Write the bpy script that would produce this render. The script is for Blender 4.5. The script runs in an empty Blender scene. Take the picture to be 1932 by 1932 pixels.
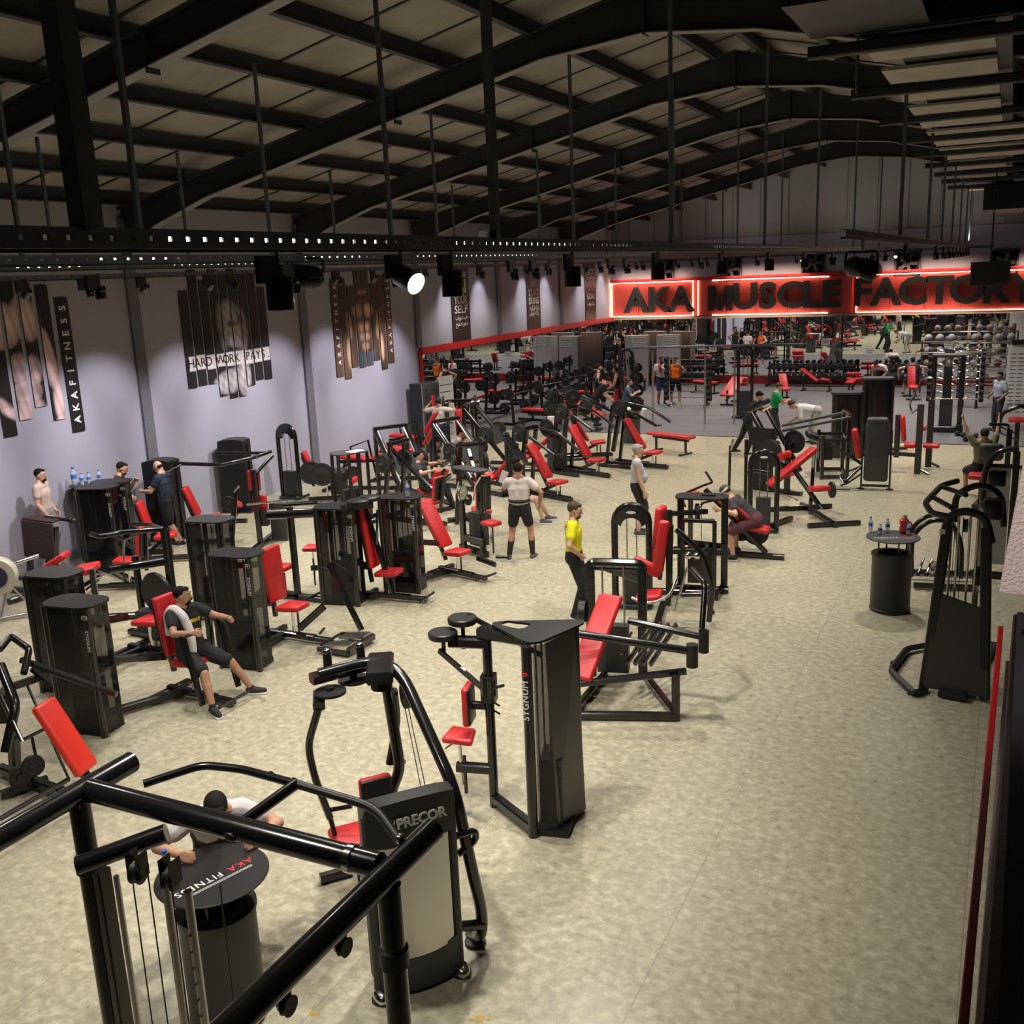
import bpy, bmesh, math, random
from math import sin, cos, pi, radians, sqrt
from mathutils import Vector as V, Matrix, Quaternion
random.seed(7)
S = bpy.context.scene
# ---------------------------------------------------------------- camera
CR = V((0.8990268932, 0.4360051218, -0.0406223954)); CU = V((-0.0663403677, 0.2273112364, 0.9715598579))
CF = V((-0.4328390011, 0.8707635359, -0.2332836547)); CP = V((0, 0, 4.9)); FPX = 1889.13
cam = bpy.data.objects.new('camera', bpy.data.cameras.new('camera')); S.collection.objects.link(cam)
cam.data.sensor_width = 36; cam.data.lens = 36*FPX/1932; cam.data.clip_start = 0.05; cam.data.clip_end = 200
cam.matrix_world = Matrix(((CR.x, CU.x, -CF.x, 0), (CR.y, CU.y, -CF.y, 0), (CR.z, CU.z, -CF.z, 4.9), (0, 0, 0, 1)))
S.camera = cam
S.view_settings.view_transform = 'Standard'; S.view_settings.look = 'None'; S.view_settings.exposure = 0.0
S.view_settings.gamma = 1; S.view_settings.use_curve_mapping = False
S.cycles.max_bounces = 5; S.cycles.diffuse_bounces = 2; S.cycles.glossy_bounces = 3; S.cycles.transmission_bounces = 4
S.cycles.transparent_max_bounces = 6; S.cycles.caustics_reflective = False; S.cycles.caustics_refractive = False
S.cycles.sample_clamp_indirect = 4; S.cycles.use_denoising = True; S.cycles.use_light_tree = True
S.cycles.use_adaptive_sampling = True; S.cycles.adaptive_threshold = 0.05
wd = bpy.data.worlds.new('world'); S.world = wd; wd.use_nodes = True
wd.node_tree.nodes['Background'].inputs[0].default_value = (0.75, 0.78, 0.85, 1)
wd.node_tree.nodes['Background'].inputs[1].default_value = 0.05
LIGHTS = []
def aim(o, d):
    o.rotation_mode = 'QUATERNION'; o.rotation_quaternion = V(d).to_track_quat('-Z', 'Y')
def area(name, loc, size, power, col=(1, .95, .88), d=(0, 0, -1)):
    l = bpy.data.lights.new(name, 'AREA'); l.shape = 'RECTANGLE'; l.size, l.size_y = size; l.energy = power; l.color = col
    o = bpy.data.objects.new(name, l); S.collection.objects.link(o); o.location = loc; aim(o, d); LIGHTS.append(o); return o
# ---------------------------------------------------------------- floor point seen along a line of sight
def at(px, py, z=0.0):
    d = CF + CR*((px-966)/FPX) - CU*((py-966)/FPX); t = (z-4.9)/d.z; return CP + d*t
def atx(px, py, X):
    d = CF + CR*((px-966)/FPX) - CU*((py-966)/FPX); return CP + d*(X/d.x)
def aty(px, py, Y):
    d = CF + CR*((px-966)/FPX) - CU*((py-966)/FPX); return CP + d*(Y/d.y)
# ---------------------------------------------------------------- materials
MT = {}
def mat(name, col, rough=.5, metal=0, bump=0, bs=60, var=0, vs=6, emit=0, coat=0, alpha=1, spec=.5):
    m = bpy.data.materials.new(name); m.use_nodes = True; n = m.node_tree.nodes; L = m.node_tree.links; b = n['Principled BSDF']
    col = tuple(col)+(1,) if len(col) == 3 else col
    b.inputs['Base Color'].default_value = col; b.inputs['Roughness'].default_value = rough; b.inputs['Metallic'].default_value = metal
    b.inputs['Specular IOR Level'].default_value = spec
    if coat: b.inputs['Coat Weight'].default_value = coat; b.inputs['Coat Roughness'].default_value = .12
    if alpha < 1: b.inputs['Alpha'].default_value = alpha
    if emit: b.inputs['Emission Color'].default_value = col; b.inputs['Emission Strength'].default_value = emit
    if bump or var:
        tc = n.new('ShaderNodeTexCoord'); nz = n.new('ShaderNodeTexNoise'); nz.inputs['Scale'].default_value = vs; nz.inputs['Detail'].default_value = 4
        L.new(tc.outputs['Object'], nz.inputs[0])
        if var:
            r = n.new('ShaderNodeValToRGB'); r.color_ramp.elements[0].position = .3; r.color_ramp.elements[1].position = .7
            r.color_ramp.elements[0].color = tuple(c*(1-var) for c in col[:3])+(1,); r.color_ramp.elements[1].color = tuple(min(1, c*(1+var)) for c in col[:3])+(1,)
            L.new(nz.outputs[0], r.inputs[0]); L.new(r.outputs[0], b.inputs['Base Color'])
        if bump:
            n2 = n.new('ShaderNodeTexNoise'); n2.inputs['Scale'].default_value = bs; L.new(tc.outputs['Object'], n2.inputs[0])
            bp = n.new('ShaderNodeBump'); bp.inputs['Strength'].default_value = bump; bp.inputs['Distance'].default_value = .01
            L.new(n2.outputs[0], bp.inputs['Height']); L.new(bp.outputs[0], b.inputs['Normal'])
    MT[name] = m; return m
BLK = mat('black_gloss_paint', (.008, .008, .009), .22, coat=.4, bump=.03, bs=14)
BLM = mat('black_satin_plastic', (.011, .011, .012), .42, bump=.08, bs=220)
GRY = mat('charcoal_plastic', (.045, .046, .05), .5, bump=.08, bs=200)
RED = mat('red_vinyl', (.56, .02, .024), .42, bump=.12, bs=35, var=.06, vs=5)
DRD = mat('red_paint', (.50, .012, .018), .4, var=.1, vs=3)
PNK = mat('faded_red_foam', (.62, .05, .07), .6, bump=.1)
CHR = mat('chrome', (.75, .75, .76), .14, 1, bump=.02, bs=8)
STL = mat('brushed_steel', (.55, .54, .52), .3, 1, bump=.05, bs=80)
WHT = mat('white_plastic', (.72, .72, .72), .45, var=.04)
RUB = mat('rubber', (.016, .016, .017), .65, bump=.15, bs=120)
IRN = mat('cast_iron', (.03, .031, .033), .48, bump=.12, bs=70)
SMK = mat('smoked_acrylic', (.012, .012, .013), .08, alpha=.62, bump=.015, bs=3)
CBL = mat('steel_cable', (.02, .02, .02), .35, .3)
MIR = mat('mirror_glass', (.83, .86, .86), .0, 1)
CEIL = mat('roof_sheet', (.27, .245, .215), .7, bump=.1, bs=6, var=.25, vs=.9)
BEAM = mat('dark_painted_steel', (.028, .029, .031), .55, bump=.05, bs=20)
BEAMLIT = mat('flange_steel_lit_below', (.20, .20, .19), .5, var=.1)  # dark rafter steel with the light from below put into its colour
STRT = mat('slotted_strut_steel', (.10, .115, .135), .45, .2, var=.15)
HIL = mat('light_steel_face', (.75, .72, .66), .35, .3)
WAL = mat('grey_lavender_wall', (.33, .32, .375), .6, bump=.05, bs=40, var=.05, vs=.5)
WALU = mat('upper_wall_sheet', (.30, .29, .28), .7, bump=.05, bs=10, var=.06, vs=.7)
PIL = mat('pillar_grey', (.13, .13, .15), .55, var=.08)
DKW = mat('dark_wall', (.03, .03, .035), .8, var=.2)
LED = mat('led_strip', (1, .74, .42), .5, emit=12)
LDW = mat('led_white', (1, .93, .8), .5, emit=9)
LAMPF = mat('lamp_face', (1, .93, .82), .5, emit=14)
LITF = mat('lamp_face_bright', (1, .93, .82), .5, emit=45)
LABW = mat('white_print', (.7, .7, .7), .5)
LABR = mat('red_print', (.7, .03, .03), .5)
DGR = mat('sign_letter_charcoal', (.022, .021, .02), .45, bump=.1)
GRN = mat('green_cloth', (.01, .33, .10), .8, bump=.2)
def cloth(n, c, b=.25): return mat(n, c, .85, bump=b, bs=28, var=.08, vs=9)
# ---------------------------------------------------------------- floors
def floor_mat(name, cols, rough, scale, squash=(1, 1, 1), seam=None):
    m = bpy.data.materials.new(name); m.use_nodes = True; n = m.node_tree.nodes; L = m.node_tree.links; b = n['Principled BSDF']
    tc = n.new('ShaderNodeTexCoord'); mp = n.new('ShaderNodeMapping'); mp.inputs['Scale'].default_value = squash
    L.new(tc.outputs['Object'], mp.inputs[0])
    a = n.new('ShaderNodeTexNoise'); a.inputs['Scale'].default_value = scale; a.inputs['Detail'].default_value = 5; a.inputs['Roughness'].default_value = .62; a.inputs['Distortion'].default_value = .25
    L.new(mp.outputs[0], a.inputs[0])
    r = n.new('ShaderNodeValToRGB'); r.color_ramp.elements[0].position = .36; r.color_ramp.elements[1].position = .66
    r.color_ramp.elements[0].color = cols[0]+(1,); r.color_ramp.elements[1].color = cols[2]+(1,)
    e = r.color_ramp.elements.new(.52); e.color = cols[1]+(1,)
    L.new(a.outputs[0], r.inputs[0])
    w = n.new('ShaderNodeTexNoise'); w.inputs['Scale'].default_value = .35; w.inputs['Detail'].default_value = 3; L.new(tc.outputs['Object'], w.inputs[0])
    mr = n.new('ShaderNodeMapRange'); mr.inputs[1].default_value = .3; mr.inputs[2].default_value = .7; mr.inputs[3].default_value = .93; mr.inputs[4].default_value = 1.06
    L.new(w.outputs[0], mr.inputs[0])
    mx = n.new('ShaderNodeMix'); mx.data_type = 'RGBA'; mx.blend_type = 'MULTIPLY'; mx.inputs[0].default_value = 1
    L.new(r.outputs[0], mx.inputs[6]); L.new(mr.outputs[0], mx.inputs[7])
    out = mx.outputs[2]
    if seam:
        sp = n.new('ShaderNodeSeparateXYZ'); L.new(tc.outputs['Object'], sp.inputs[0])
        md = n.new('ShaderNodeMath'); md.operation = 'PINGPONG'; md.inputs[1].default_value = seam/2; L.new(sp.outputs[0], md.inputs[0])
        lt = n.new('ShaderNodeMath'); lt.operation = 'LESS_THAN'; lt.inputs[1].default_value = .0035; L.new(md.outputs[0], lt.inputs[0])
        m2 = n.new('ShaderNodeMix'); m2.data_type = 'RGBA'; m2.inputs[7].default_value = tuple(c*.8 for c in cols[0])+(1,)
        L.new(lt.outputs[0], m2.inputs[0]); L.new(out, m2.inputs[6]); out = m2.outputs[2]
    L.new(out, b.inputs['Base Color'])
    rr = n.new('ShaderNodeMapRange'); rr.inputs[3].default_value = rough; rr.inputs[4].default_value = rough+.16; L.new(a.outputs[0], rr.inputs[0]); L.new(rr.outputs[0], b.inputs['Roughness'])
    MT[name] = m; return m
VIN = floor_mat('vinyl_floor', ((.335, .31, .22), (.42, .39, .28), (.54, .505, .38)), .22, 11.0, (1, 1.1, 1), 2.0)
RBF = floor_mat('rubber_floor', ((.12, .115, .13), (.145, .14, .155), (.17, .165, .18)), .5, 30)
# ---------------------------------------------------------------- mesh accumulator
def frame(d, up=(0, 0, 1)):
    d = V(d).normalized(); u = V(up)
    if abs(d.dot(u)) > .98: u = V((0, 1, 0)) if abs(d.y) < .9 else V((1, 0, 0))
    a = d.cross(u).normalized(); return a, a.cross(d).normalized(), d     # side, up, along
class P:
    def __init__(s): s.v = []; s.f = []
    def add(s, vs, fs):
        o = len(s.v); s.v += [V(x) for x in vs]; s.f += [tuple(i+o for i in f) for f in fs]; return s
    def box(s, c, sz, rot=None):
        x, y, z = sz[0]/2, sz[1]/2, sz[2]/2; R = rot_m(rot)
        vs = [R @ V((i*x, j*y, k*z)) + V(c) for k in (-1, 1) for i, j in ((-1, -1), (1, -1), (1, 1), (-1, 1))]
        return s.add(vs, [(0, 3, 2, 1), (4, 5, 6, 7), (0, 1, 5, 4), (1, 2, 6, 5), (2, 3, 7, 6), (3, 0, 4, 7)])
    def bar(s, p, q, w, h=None, up=(0, 0, 1)):
        h = h or w; p = V(p); q = V(q); a, u, d = frame(q-p, up); ch = min(w, h)*.16
        pr = [(-w/2+ch, -h/2), (w/2-ch, -h/2), (w/2, -h/2+ch), (w/2, h/2-ch), (w/2-ch, h/2), (-w/2+ch, h/2), (-w/2, h/2-ch), (-w/2, -h/2+ch)]
        vs = [b + a*x + u*y for b in (p, q) for x, y in pr]
        return s.add(vs, [tuple(range(8)), tuple(range(15, 7, -1))] + [(i, i+8, (i+1) % 8+8, (i+1) % 8) for i in range(8)])
    def tube(s, pts, r, n=10, bend=0, up=(0, 0, 1), sq=False, r2=None):
        pts = [V(p) for p in pts]
        if bend and len(pts) > 2:
            o = [pts[0]]
            for i in range(1, len(pts)-1):
                a, b, c = pts[i-1], pts[i], pts[i+1]; la = min(bend, (a-b).length*.48); lc = min(bend, (c-b).length*.48)
                A = b+(a-b).normalized()*la; Cc = b+(c-b).normalized()*lc
                for k in range(5):
                    t = k/4; o.append(A*(1-t)**2 + b*2*t*(1-t) + Cc*t*t)
            o.append(pts[-1]); pts = o
        m = len(pts); T = [(pts[min(i+1, m-1)]-pts[max(i-1, 0)]).normalized() for i in range(m)]
        a, u, _ = frame(T[0], up); vs = []
        for i in range(m):
            if i: q = T[i-1].rotation_difference(T[i]); a = q @ a; u = q @ u
            k = 1
            if 0 < i < m-1: k = 1/max(.5, cos(((pts[i]-pts[i-1]).angle(pts[i+1]-pts[i]))/2))
            rr = r if r2 is None else r+(r2-r)*i/(m-1)
            for j in range(n):
                t = 2*pi*(j+.5)/n; vs.append(pts[i] + (a*cos(t)+u*sin(t))*rr*(1.414 if (sq and n == 4) else 1)*(k if 0 else 1))
        fs = [(i*n+j, i*n+(j+1) % n, (i+1)*n+(j+1) % n, (i+1)*n+j) for i in range(m-1) for j in range(n)]
        fs += [tuple(range(n-1, -1, -1)), tuple((m-1)*n+j for j in range(n))]
        return s.add(vs, fs)
    def lathe(s, prof, c=(0, 0, 0), ax=(0, 0, 1), n=16):     # prof: (radius, height)
        a, u, d = frame(ax, (0, 1, 0) if abs(V(ax).normalized().z) > .9 else (0, 0, 1)); c = V(c); vs = []
        for r, h in prof:
            for j in range(n):
                t = 2*pi*j/n; vs.append(c + d*h + (a*cos(t)+u*sin(t))*max(r, 1e-4))
        m = len(prof); fs = [(i*n+j, (i+1)*n+j, (i+1)*n+(j+1) % n, i*n+(j+1) % n) for i in range(m-1) for j in range(n)]
        fs += [tuple(range(n)), tuple((m-1)*n+j for j in range(n-1, -1, -1))]
        return s.add(vs, fs)
    def rbox(s, c, sz, r=.03, rot=None, taper=1, n=16):       # rounded box, taper narrows local -y..+y end
        R = rot_m(rot); hx, hy, hz = sz[0]/2, sz[1]/2, sz[2]/2; r = min(r, hx, hy, hz*.98); m = 8; vs = []
        ring = []
        for i in range(m):
            ph = -pi/2 + pi*(i+.5)/m
            for j in range(n):
                th = 2*pi*(j+.5)/n; nx, ny, nz = cos(ph)*cos(th), cos(ph)*sin(th), sin(ph)
                rz = r
                x = math.copysign(hx-r, nx)+r*nx; y = math.copysign(hy-r, ny)+r*ny; z = math.copysign(hz-rz, nz)+rz*nz
                x *= 1+(taper-1)*(y/hy+1)/2; vs.append(R @ V((x, y, z))+V(c))
        fs = [(i*n+j, i*n+(j+1) % n, (i+1)*n+(j+1) % n, (i+1)*n+j) for i in range(m-1) for j in range(n)]
        fs += [tuple(range(n-1, -1, -1)), tuple((m-1)*n+j for j in range(n))]
        return s.add(vs, fs)
    def prism(s, poly, z0, z1, c=(0, 0, 0), rot=None, sc=1):  # poly in xy; sc scales the top
        R = rot_m(rot); n = len(poly); vs = [R @ V((x, y, z0))+V(c) for x, y in poly]+[R @ V((x*sc, y*sc, z1))+V(c) for x, y in poly]
        return s.add(vs, [tuple(range(n-1, -1, -1)), tuple(range(n, 2*n))]+[(i, (i+1) % n, (i+1) % n+n, i+n) for i in range(n)])
    def ell(s, c, r, rot=None, n=14, m=9):
        R = rot_m(rot); vs = [R @ V((r[0]*cos(p)*cos(t), r[1]*cos(p)*sin(t), r[2]*sin(p)))+V(c) for p in [-pi/2+pi*(i+.5)/m for i in range(m)] for t in [2*pi*j/n for j in range(n)]]
        fs = [(i*n+j, i*n+(j+1) % n, (i+1)*n+(j+1) % n, (i+1)*n+j) for i in range(m-1) for j in range(n)]
        fs += [tuple(range(n-1, -1, -1)), tuple((m-1)*n+j for j in range(n))]
        return s.add(vs, fs)
    def cap(s, p, r, q, r2, n=10):        # tapered capsule
        p = V(p); q = V(q); d = q-p; L = d.length
        if L < 1e-5: return s.ell(p, (r, r, r))
        prof = [(r*cos(t), -r*sin(t)) for t in (pi/2*.93, pi/2*.6, pi/2*.3)]+[(r, 0), (r2, L)]+[(r2*cos(t), L+r2*sin(t)) for t in (pi/2*.3, pi/2*.6, pi/2*.93)]
        return s.lathe(prof, p, d, n)
def rot_m(r):
    if r is None: return Matrix.Identity(3)
    if isinstance(r, (Matrix,)): return r
    from mathutils import Euler
    return Euler([radians(a) for a in r]).to_matrix()
COL = S.collection
def obj(name, p, m, parent=None, smooth=True, bevel=0, loc=None):
    me = bpy.data.meshes.new(name); me.from_pydata([tuple(v) for v in p.v], [], p.f); me.validate(); me.materials.append(m)
    if smooth:
        me.polygons.foreach_set('use_smooth', [True]*len(me.polygons))
        bm = bmesh.new(); bm.from_mesh(me)
        bmesh.ops.recalc_face_normals(bm, faces=bm.faces)
        for e in bm.edges:
            if len(e.link_faces) == 2 and e.link_faces[0].normal.angle(e.link_faces[1].normal, 0) > radians(38): e.smooth = False
        bm.to_mesh(me); bm.free()
    o = bpy.data.objects.new(name, me); COL.objects.link(o)
    if parent is not None: o.parent = parent
    if loc is not None: o.location = loc
    if bevel:
        b = o.modifiers.new('bevel', 'BEVEL'); b.width = bevel; b.segments = 2; b.limit_method = 'ANGLE'
    return o
def tag(o, label=None, cat=None, group=None, kind=None):
    for k, x in (('label', label), ('category', cat), ('group', group), ('kind', kind)):
        if x: o[k] = x
    return o
def thing(name, label, cat, loc=(0, 0, 0), rz=0, group=None):
    o = bpy.data.objects.new(name, None); COL.objects.link(o); o.location = loc; o.rotation_euler = (0, 0, radians(rz)); o.empty_display_size = .1
    return tag(o, label, cat, group)
def struct(name, p, m, parent=None, smooth=False):
    o = obj(name, p, m, parent, smooth)
    if parent is None: o['kind'] = 'structure'
    return o
def dup(root, loc, rz=None, label=None):
    r = root.copy(); COL.objects.link(r); r.location = loc
    if rz is not None: r.rotation_euler = (0, 0, radians(rz))
    if label: r['label'] = label
    for ch in list(root.children):
        c = ch.copy(); COL.objects.link(c); c.parent = r
        for g in ch.children: d = g.copy(); COL.objects.link(d); d.parent = c
    return r
def text(name, s, size, m, parent, loc, rot, ext=.002, bold=0, align='CENTER', sx=1, sp=1):
    c = bpy.data.curves.new(name, 'FONT'); c.body = s; c.size = size; c.extrude = ext; c.offset = bold; c.align_x = align; c.align_y = 'CENTER'; c.space_character = sp
    c.resolution_u = 3; t = bpy.data.objects.new('tmp', c); COL.objects.link(t); dg = bpy.context.evaluated_depsgraph_get(); dg.update()
    me = bpy.data.meshes.new_from_object(t.evaluated_get(dg)); bpy.data.objects.remove(t); bpy.data.curves.remove(c); me.materials.clear(); me.materials.append(m)
    o = bpy.data.objects.new(name, me); COL.objects.link(o); o.parent = parent; o.location = loc
    o.rotation_euler = [radians(a) for a in rot]; o.scale = (sx, 1, 1); return o
class M:                                  # a thing made of parts, in its own coordinates (x right, y forward, z up)
    def __init__(s, name, label, cat, loc, rz=0, group=None):
        s.r = thing(name, label, cat, (loc[0], loc[1], loc[2] if len(loc) > 2 else 0), rz, group)
    def t(s, name, m, pts, r=.03, bend=.05, n=10, par=None): return obj(name, P().tube(pts, r, n, bend), m, par or s.r)
    def b(s, name, m, p, q, w, h=None, up=(0, 0, 1), par=None): return obj(name, P().bar(p, q, w, h, up), m, par or s.r, smooth=False)
    def box(s, name, m, c, sz, rot=None, par=None, bevel=0): return obj(name, P().box(c, sz, rot), m, par or s.r, smooth=False, bevel=bevel)
    def pad(s, name, c, sz, rot=None, m=None, r=.03, taper=1, par=None): return obj(name, P().rbox(c, sz, r, rot, taper), m or RED, par or s.r)
    def disc(s, name, m, c, ax, r, w, n=20, hub=.0, par=None):
        pr = [(r*.9, -w/2), (r, -w/2+.006), (r, w/2-.006), (r*.9, w/2), (r*.86, w*.28), (r*.42, w*.28), (r*.36, w/2), (.03, w/2)]
        pr = [(.02, -w/2), (r*.36, -w/2), (r*.42, -w*.28), (r*.86, -w*.28)]+pr if not hub else pr
        return obj(name, P().lathe(pr, c, ax, n), m, par or s.r)
    def p(s, name, m, p, par=None, smooth=True): return obj(name, p, m, par or s.r, smooth)
def guitar(w, d, cut=.25):                # rounded weight-stack lid outline
    o = []
    for cx, cy, a0 in ((w/2, d/2, 0), (-w/2, d/2, 90), (-w/2, -d/2, 180), (w/2, -d/2, 270)):
        for k in range(4):
            a = radians(a0+30*k); rr = min(w, d)*cut; o.append((cx-math.copysign(rr, cx)+rr*cos(a), cy-math.copysign(rr, cy)+rr*sin(a)))
    return o

ORD = 'first second third fourth fifth sixth seventh eighth ninth tenth eleventh twelfth thirteenth fourteenth fifteenth sixteenth seventeenth eighteenth nineteenth twentieth'.split()
# ================================================================ the room
XL, XR, YF, YB, ZE, SL, XA = -15.43, 5.6, 41.62, -9.0, 6.2, .225, -4.9
BAY = [9.45-5.305, 9.45, 14.75, 20.05, 25.36, 30.66, 35.97]
def roofz(x): return ZE+.42+SL*(min(x, 2*XA-x)-XL)
fl = struct('floor', P().box(((XL+XR)/2, (28.45+YB)/2, -.05), (XR-XL, 28.45-YB, .1)), VIN)
struct('rubber_mat', P().box(((XL+XR)/2, (28.5+YF)/2, -.048), (XR-XL, YF-28.5, .104)), RBF, fl)
struct('floor_strip', P().box(((XL+XR)/2, 28.45, .004), (XR-XL, .06, .012)), BLM, fl)
wl = struct('wall_left', P().box((XL-.1, (YB+YF)/2, ZE/2+.25), (.2, YF-YB, ZE+.5)), WAL)
wf = struct('wall_far', P().add([(XL, YF, 0), (XR, YF, 0), (XR, YF, roofz(XR)), (XA, YF, roofz(XA)), (XL, YF, roofz(XL)),
     (XL, YF+.2, 0), (XR, YF+.2, 0), (XR, YF+.2, roofz(XR)), (XA, YF+.2, roofz(XA)), (XL, YF+.2, roofz(XL))],
     [(0, 1, 2, 3, 4), (9, 8, 7, 6, 5), (0, 5, 6, 1), (1, 6, 7, 2), (4, 3, 8, 9), (3, 2, 7, 8)]), WALU)
struct('wall_right', P().box((XR+.1, (YB+YF)/2, 3.3), (.2, YF-YB, 6.6)), WAL)
struct('wall_back', P().box(((XL+XR)/2, YB-.1, 4.4), (XR-XL, .2, 9)), WAL)
ce = struct('ceiling', P().add([(XL, YB, roofz(XL)), (XA, YB, roofz(XA)), (XR, YB, roofz(XR)), (XL, YF, roofz(XL)), (XA, YF, roofz(XA)), (XR, YF, roofz(XR)),
     (XL, YB, roofz(XL)+.1), (XA, YB, roofz(XA)+.1), (XR, YB, roofz(XR)+.1), (XL, YF, roofz(XL)+.1), (XA, YF, roofz(XA)+.1), (XR, YF, roofz(XR)+.1)],
     [(0, 3, 4, 1), (1, 4, 5, 2), (6, 7, 10, 9), (7, 8, 11, 10)]), CEIL)
# sheet laps across the slope, purlins along the hall
for k in range(34):
    y = YB+1.5*k+.4
    for a, b in ((XL, XA), (XA, XR)):
        struct('sheet_lap', P().bar((a, y, roofz(a)-.012), (b, y, roofz(b)-.012), .05, .02), BEAM, ce)
npur = 8
for k in range(npur):
    for sgn in (-1, 1):
        x = XA+sgn*(.45+(XA-XL-.7)*k/(npur-1)); z = roofz(x)-.14
        struct('purlin', P().box((x, (YB+YF)/2, z), (.05, YF-YB, .24)).box((x+.05, (YB+YF)/2, z-.115), (.12, YF-YB, .02)), BEAM, ce)
def rafter(y):
    r = obj('rafter', P(), BEAM, ce)
    for a, b in ((XL, XA), (XR, XA)):
        s = 1 if b > a else -1
        X = [a, a+s*.05, a+s*.9, a+s*2.2, b-s*1.6, b]; dep = [1.1, 1.0, .55, .42, .42, .62]
        w = []
        for x, d in zip(X, dep): w += [(x, y, roofz(x)-.26), (x, y, roofz(x)-.26-d)]
        fs = [(2*i, 2*i+1, 2*i+3, 2*i+2) for i in range(5)]
        m = P(); m.add([(x, yy-.015, z) for x, yy, z in w], fs); m.add([(x, yy+.015, z) for x, yy, z in w], [f[::-1] for f in fs])
        for i in range(5):
            m.bar(w[2*i], w[2*i+2], .2, .02)
        obj('rafter_web', m, BEAM, r, smooth=False)
        lo = P()
        for i in range(5): lo.bar(w[2*i+1], w[2*i+3], .2, .02)
        o = obj('rafter_flange', lo, BEAMLIT, r, smooth=False)
    r.data.clear_geometry()
    m = P().box((XA, y, roofz(XA)-.58), (.03, .22, .66)); m.box((XA-4.2, y, roofz(XA-4.2)-.5), (.03, .2, .5)); m.box((XA+4.2, y, roofz(XA+4.2)-.5), (.03, .2, .5))
    obj('splice_plate', m, BEAM, r, smooth=False)
for y in BAY: rafter(y)
for i, y in enumerate(BAY):               # columns against the side wall
    struct('trim_%d' % (i+1), P().box((XL+.03, y, 3.1 if y < 25 else 4.5), (.06, .26, 6.2 if y < 25 else 3.3)), PIL)
# side-wall mirror with red frame, far mirror with red plinth
YM = 25.4
for i in range(8):
    a = YM+.1+i*2.02; b = min(a+2.01, YF-.02)
    if b > a: struct('mirror_panel', P().box((XL+.02, (a+b)/2, 1.38), (.02, b-a-.006, 2.5)), MIR, wl)
struct('mirror_frame_top', P().box((XL+.03, (YM+YF)/2, 2.74), (.05, YF-YM, .2)), DRD, wl)
struct('mirror_frame_end', P().box((XL+.03, YM, 1.5), (.05, .16, 2.5)), DRD, wl)
for i in range(11):
    a = XL+.04+i*1.9; struct('mirror_panel', P().box((a+.95, YF-.02, 1.51), (1.894, .02, 2.34)), MIR, wf)
struct('mirror_plinth', P().box(((XL+XR)/2, YF-.05, .17), (XR-XL, .1, .34)), mat('dark_red_plinth', (.22, .01, .015), .4), wf)
# upper far wall: dark cladding band, vertical sheet joints, fans
struct('wall_band', P().box(((XL+XR)/2, YF-.03, 5.1), (XR-XL, .06, 1.5)), WAL, wf)
for i in range(19):
    x = XL+.8+i*1.1
    if x < XR: struct('sheet_joint', P().box((x, YF-.01, (5.85+roofz(x))/2), (.02, .03, roofz(x)-5.85)), PIL, wf)
for i, px in enumerate((1252, 1378, 1535, 1712, 1895)):
    c = aty(px, (512, 508, 495, 497, 495)[i], YF-.1)
    m = M('wall_fan', ('axial wall fan in square grey housing above the first letters of the sign', 'axial wall fan above the middle of the word MUSCLE', 'axial wall fan behind the lit spotlight above the sign', 'axial wall fan above the word FACTORY', 'square black wall fan high at the end of the red sign')[i], 'fan', c, 0)
    m.p('housing', GRY if i < 4 else BLM, P().box((0, -.02, .42), (.92, .12, .06)).box((0, -.02, -.42), (.92, .12, .06)).box((-.43, -.02, 0), (.06, .12, .9)).box((.43, -.02, 0), (.06, .12, .9)).box((0, .05, 0), (.86, .02, .86)), smooth=False)
    m.p('ring', BLM, P().tube([(0.38*cos(t*pi/12), -.06, .38*sin(t*pi/12)) for t in range(25)], .02, 6))
    m.p('hub', GRY, P().lathe([(.08, 0), (.08, .1), (.05, .13)], (0, .02, 0), (0, -1, 0), 12))
    for k in range(5):
        t = 2*pi*k/5; m.p('blade', GRY, P().box((.21*cos(t), -.03, .21*sin(t)), (.28, .015, .13), (0, -math.degrees(t), 0)), smooth=False)
# ================================================================ the red sign
sg = M('wall_sign', 'long red illuminated sign with big dark letters on the far wall', 'sign', (-15.4, YF-.04, 0))
SRED = mat('sign_red_panel', (.50, .06, .05), .5, var=.12, vs=1.2)
edges = [(0, 3.62), (3.74, 9.9), (10.02, 20.0)]
for a, b in edges:
    n = max(2, round((b-a)/1.25)); w = (b-a)/n
    for i in range(n): sg.box('panel', SRED, (a+(i+.5)*w, -.09, 3.53), (w-.02, .06, 1.42))
for a, b in ((0, 3.62), (4.4, 9.0), (10.1, 20)):
    sg.box('led_strip', LED, ((a+b)/2, -.15, 2.82), (b-a, .03, .025))
    sg.box('led_strip', LED, ((a+b)/2, -.15, 4.22), (b-a, .03, .025))
for x in (.02, 3.6, 3.8, 10.06): sg.box('led_strip', LED, (x, -.15, 3.52), (.025, .03, 1.4))
sg.box('top_trim', DRD, (10, -.1, 4.32), (20.6, .14, .1)); sg.box('back_board', DRD, (10, -.03, 3.53), (20.4, .05, 1.5))
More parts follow.
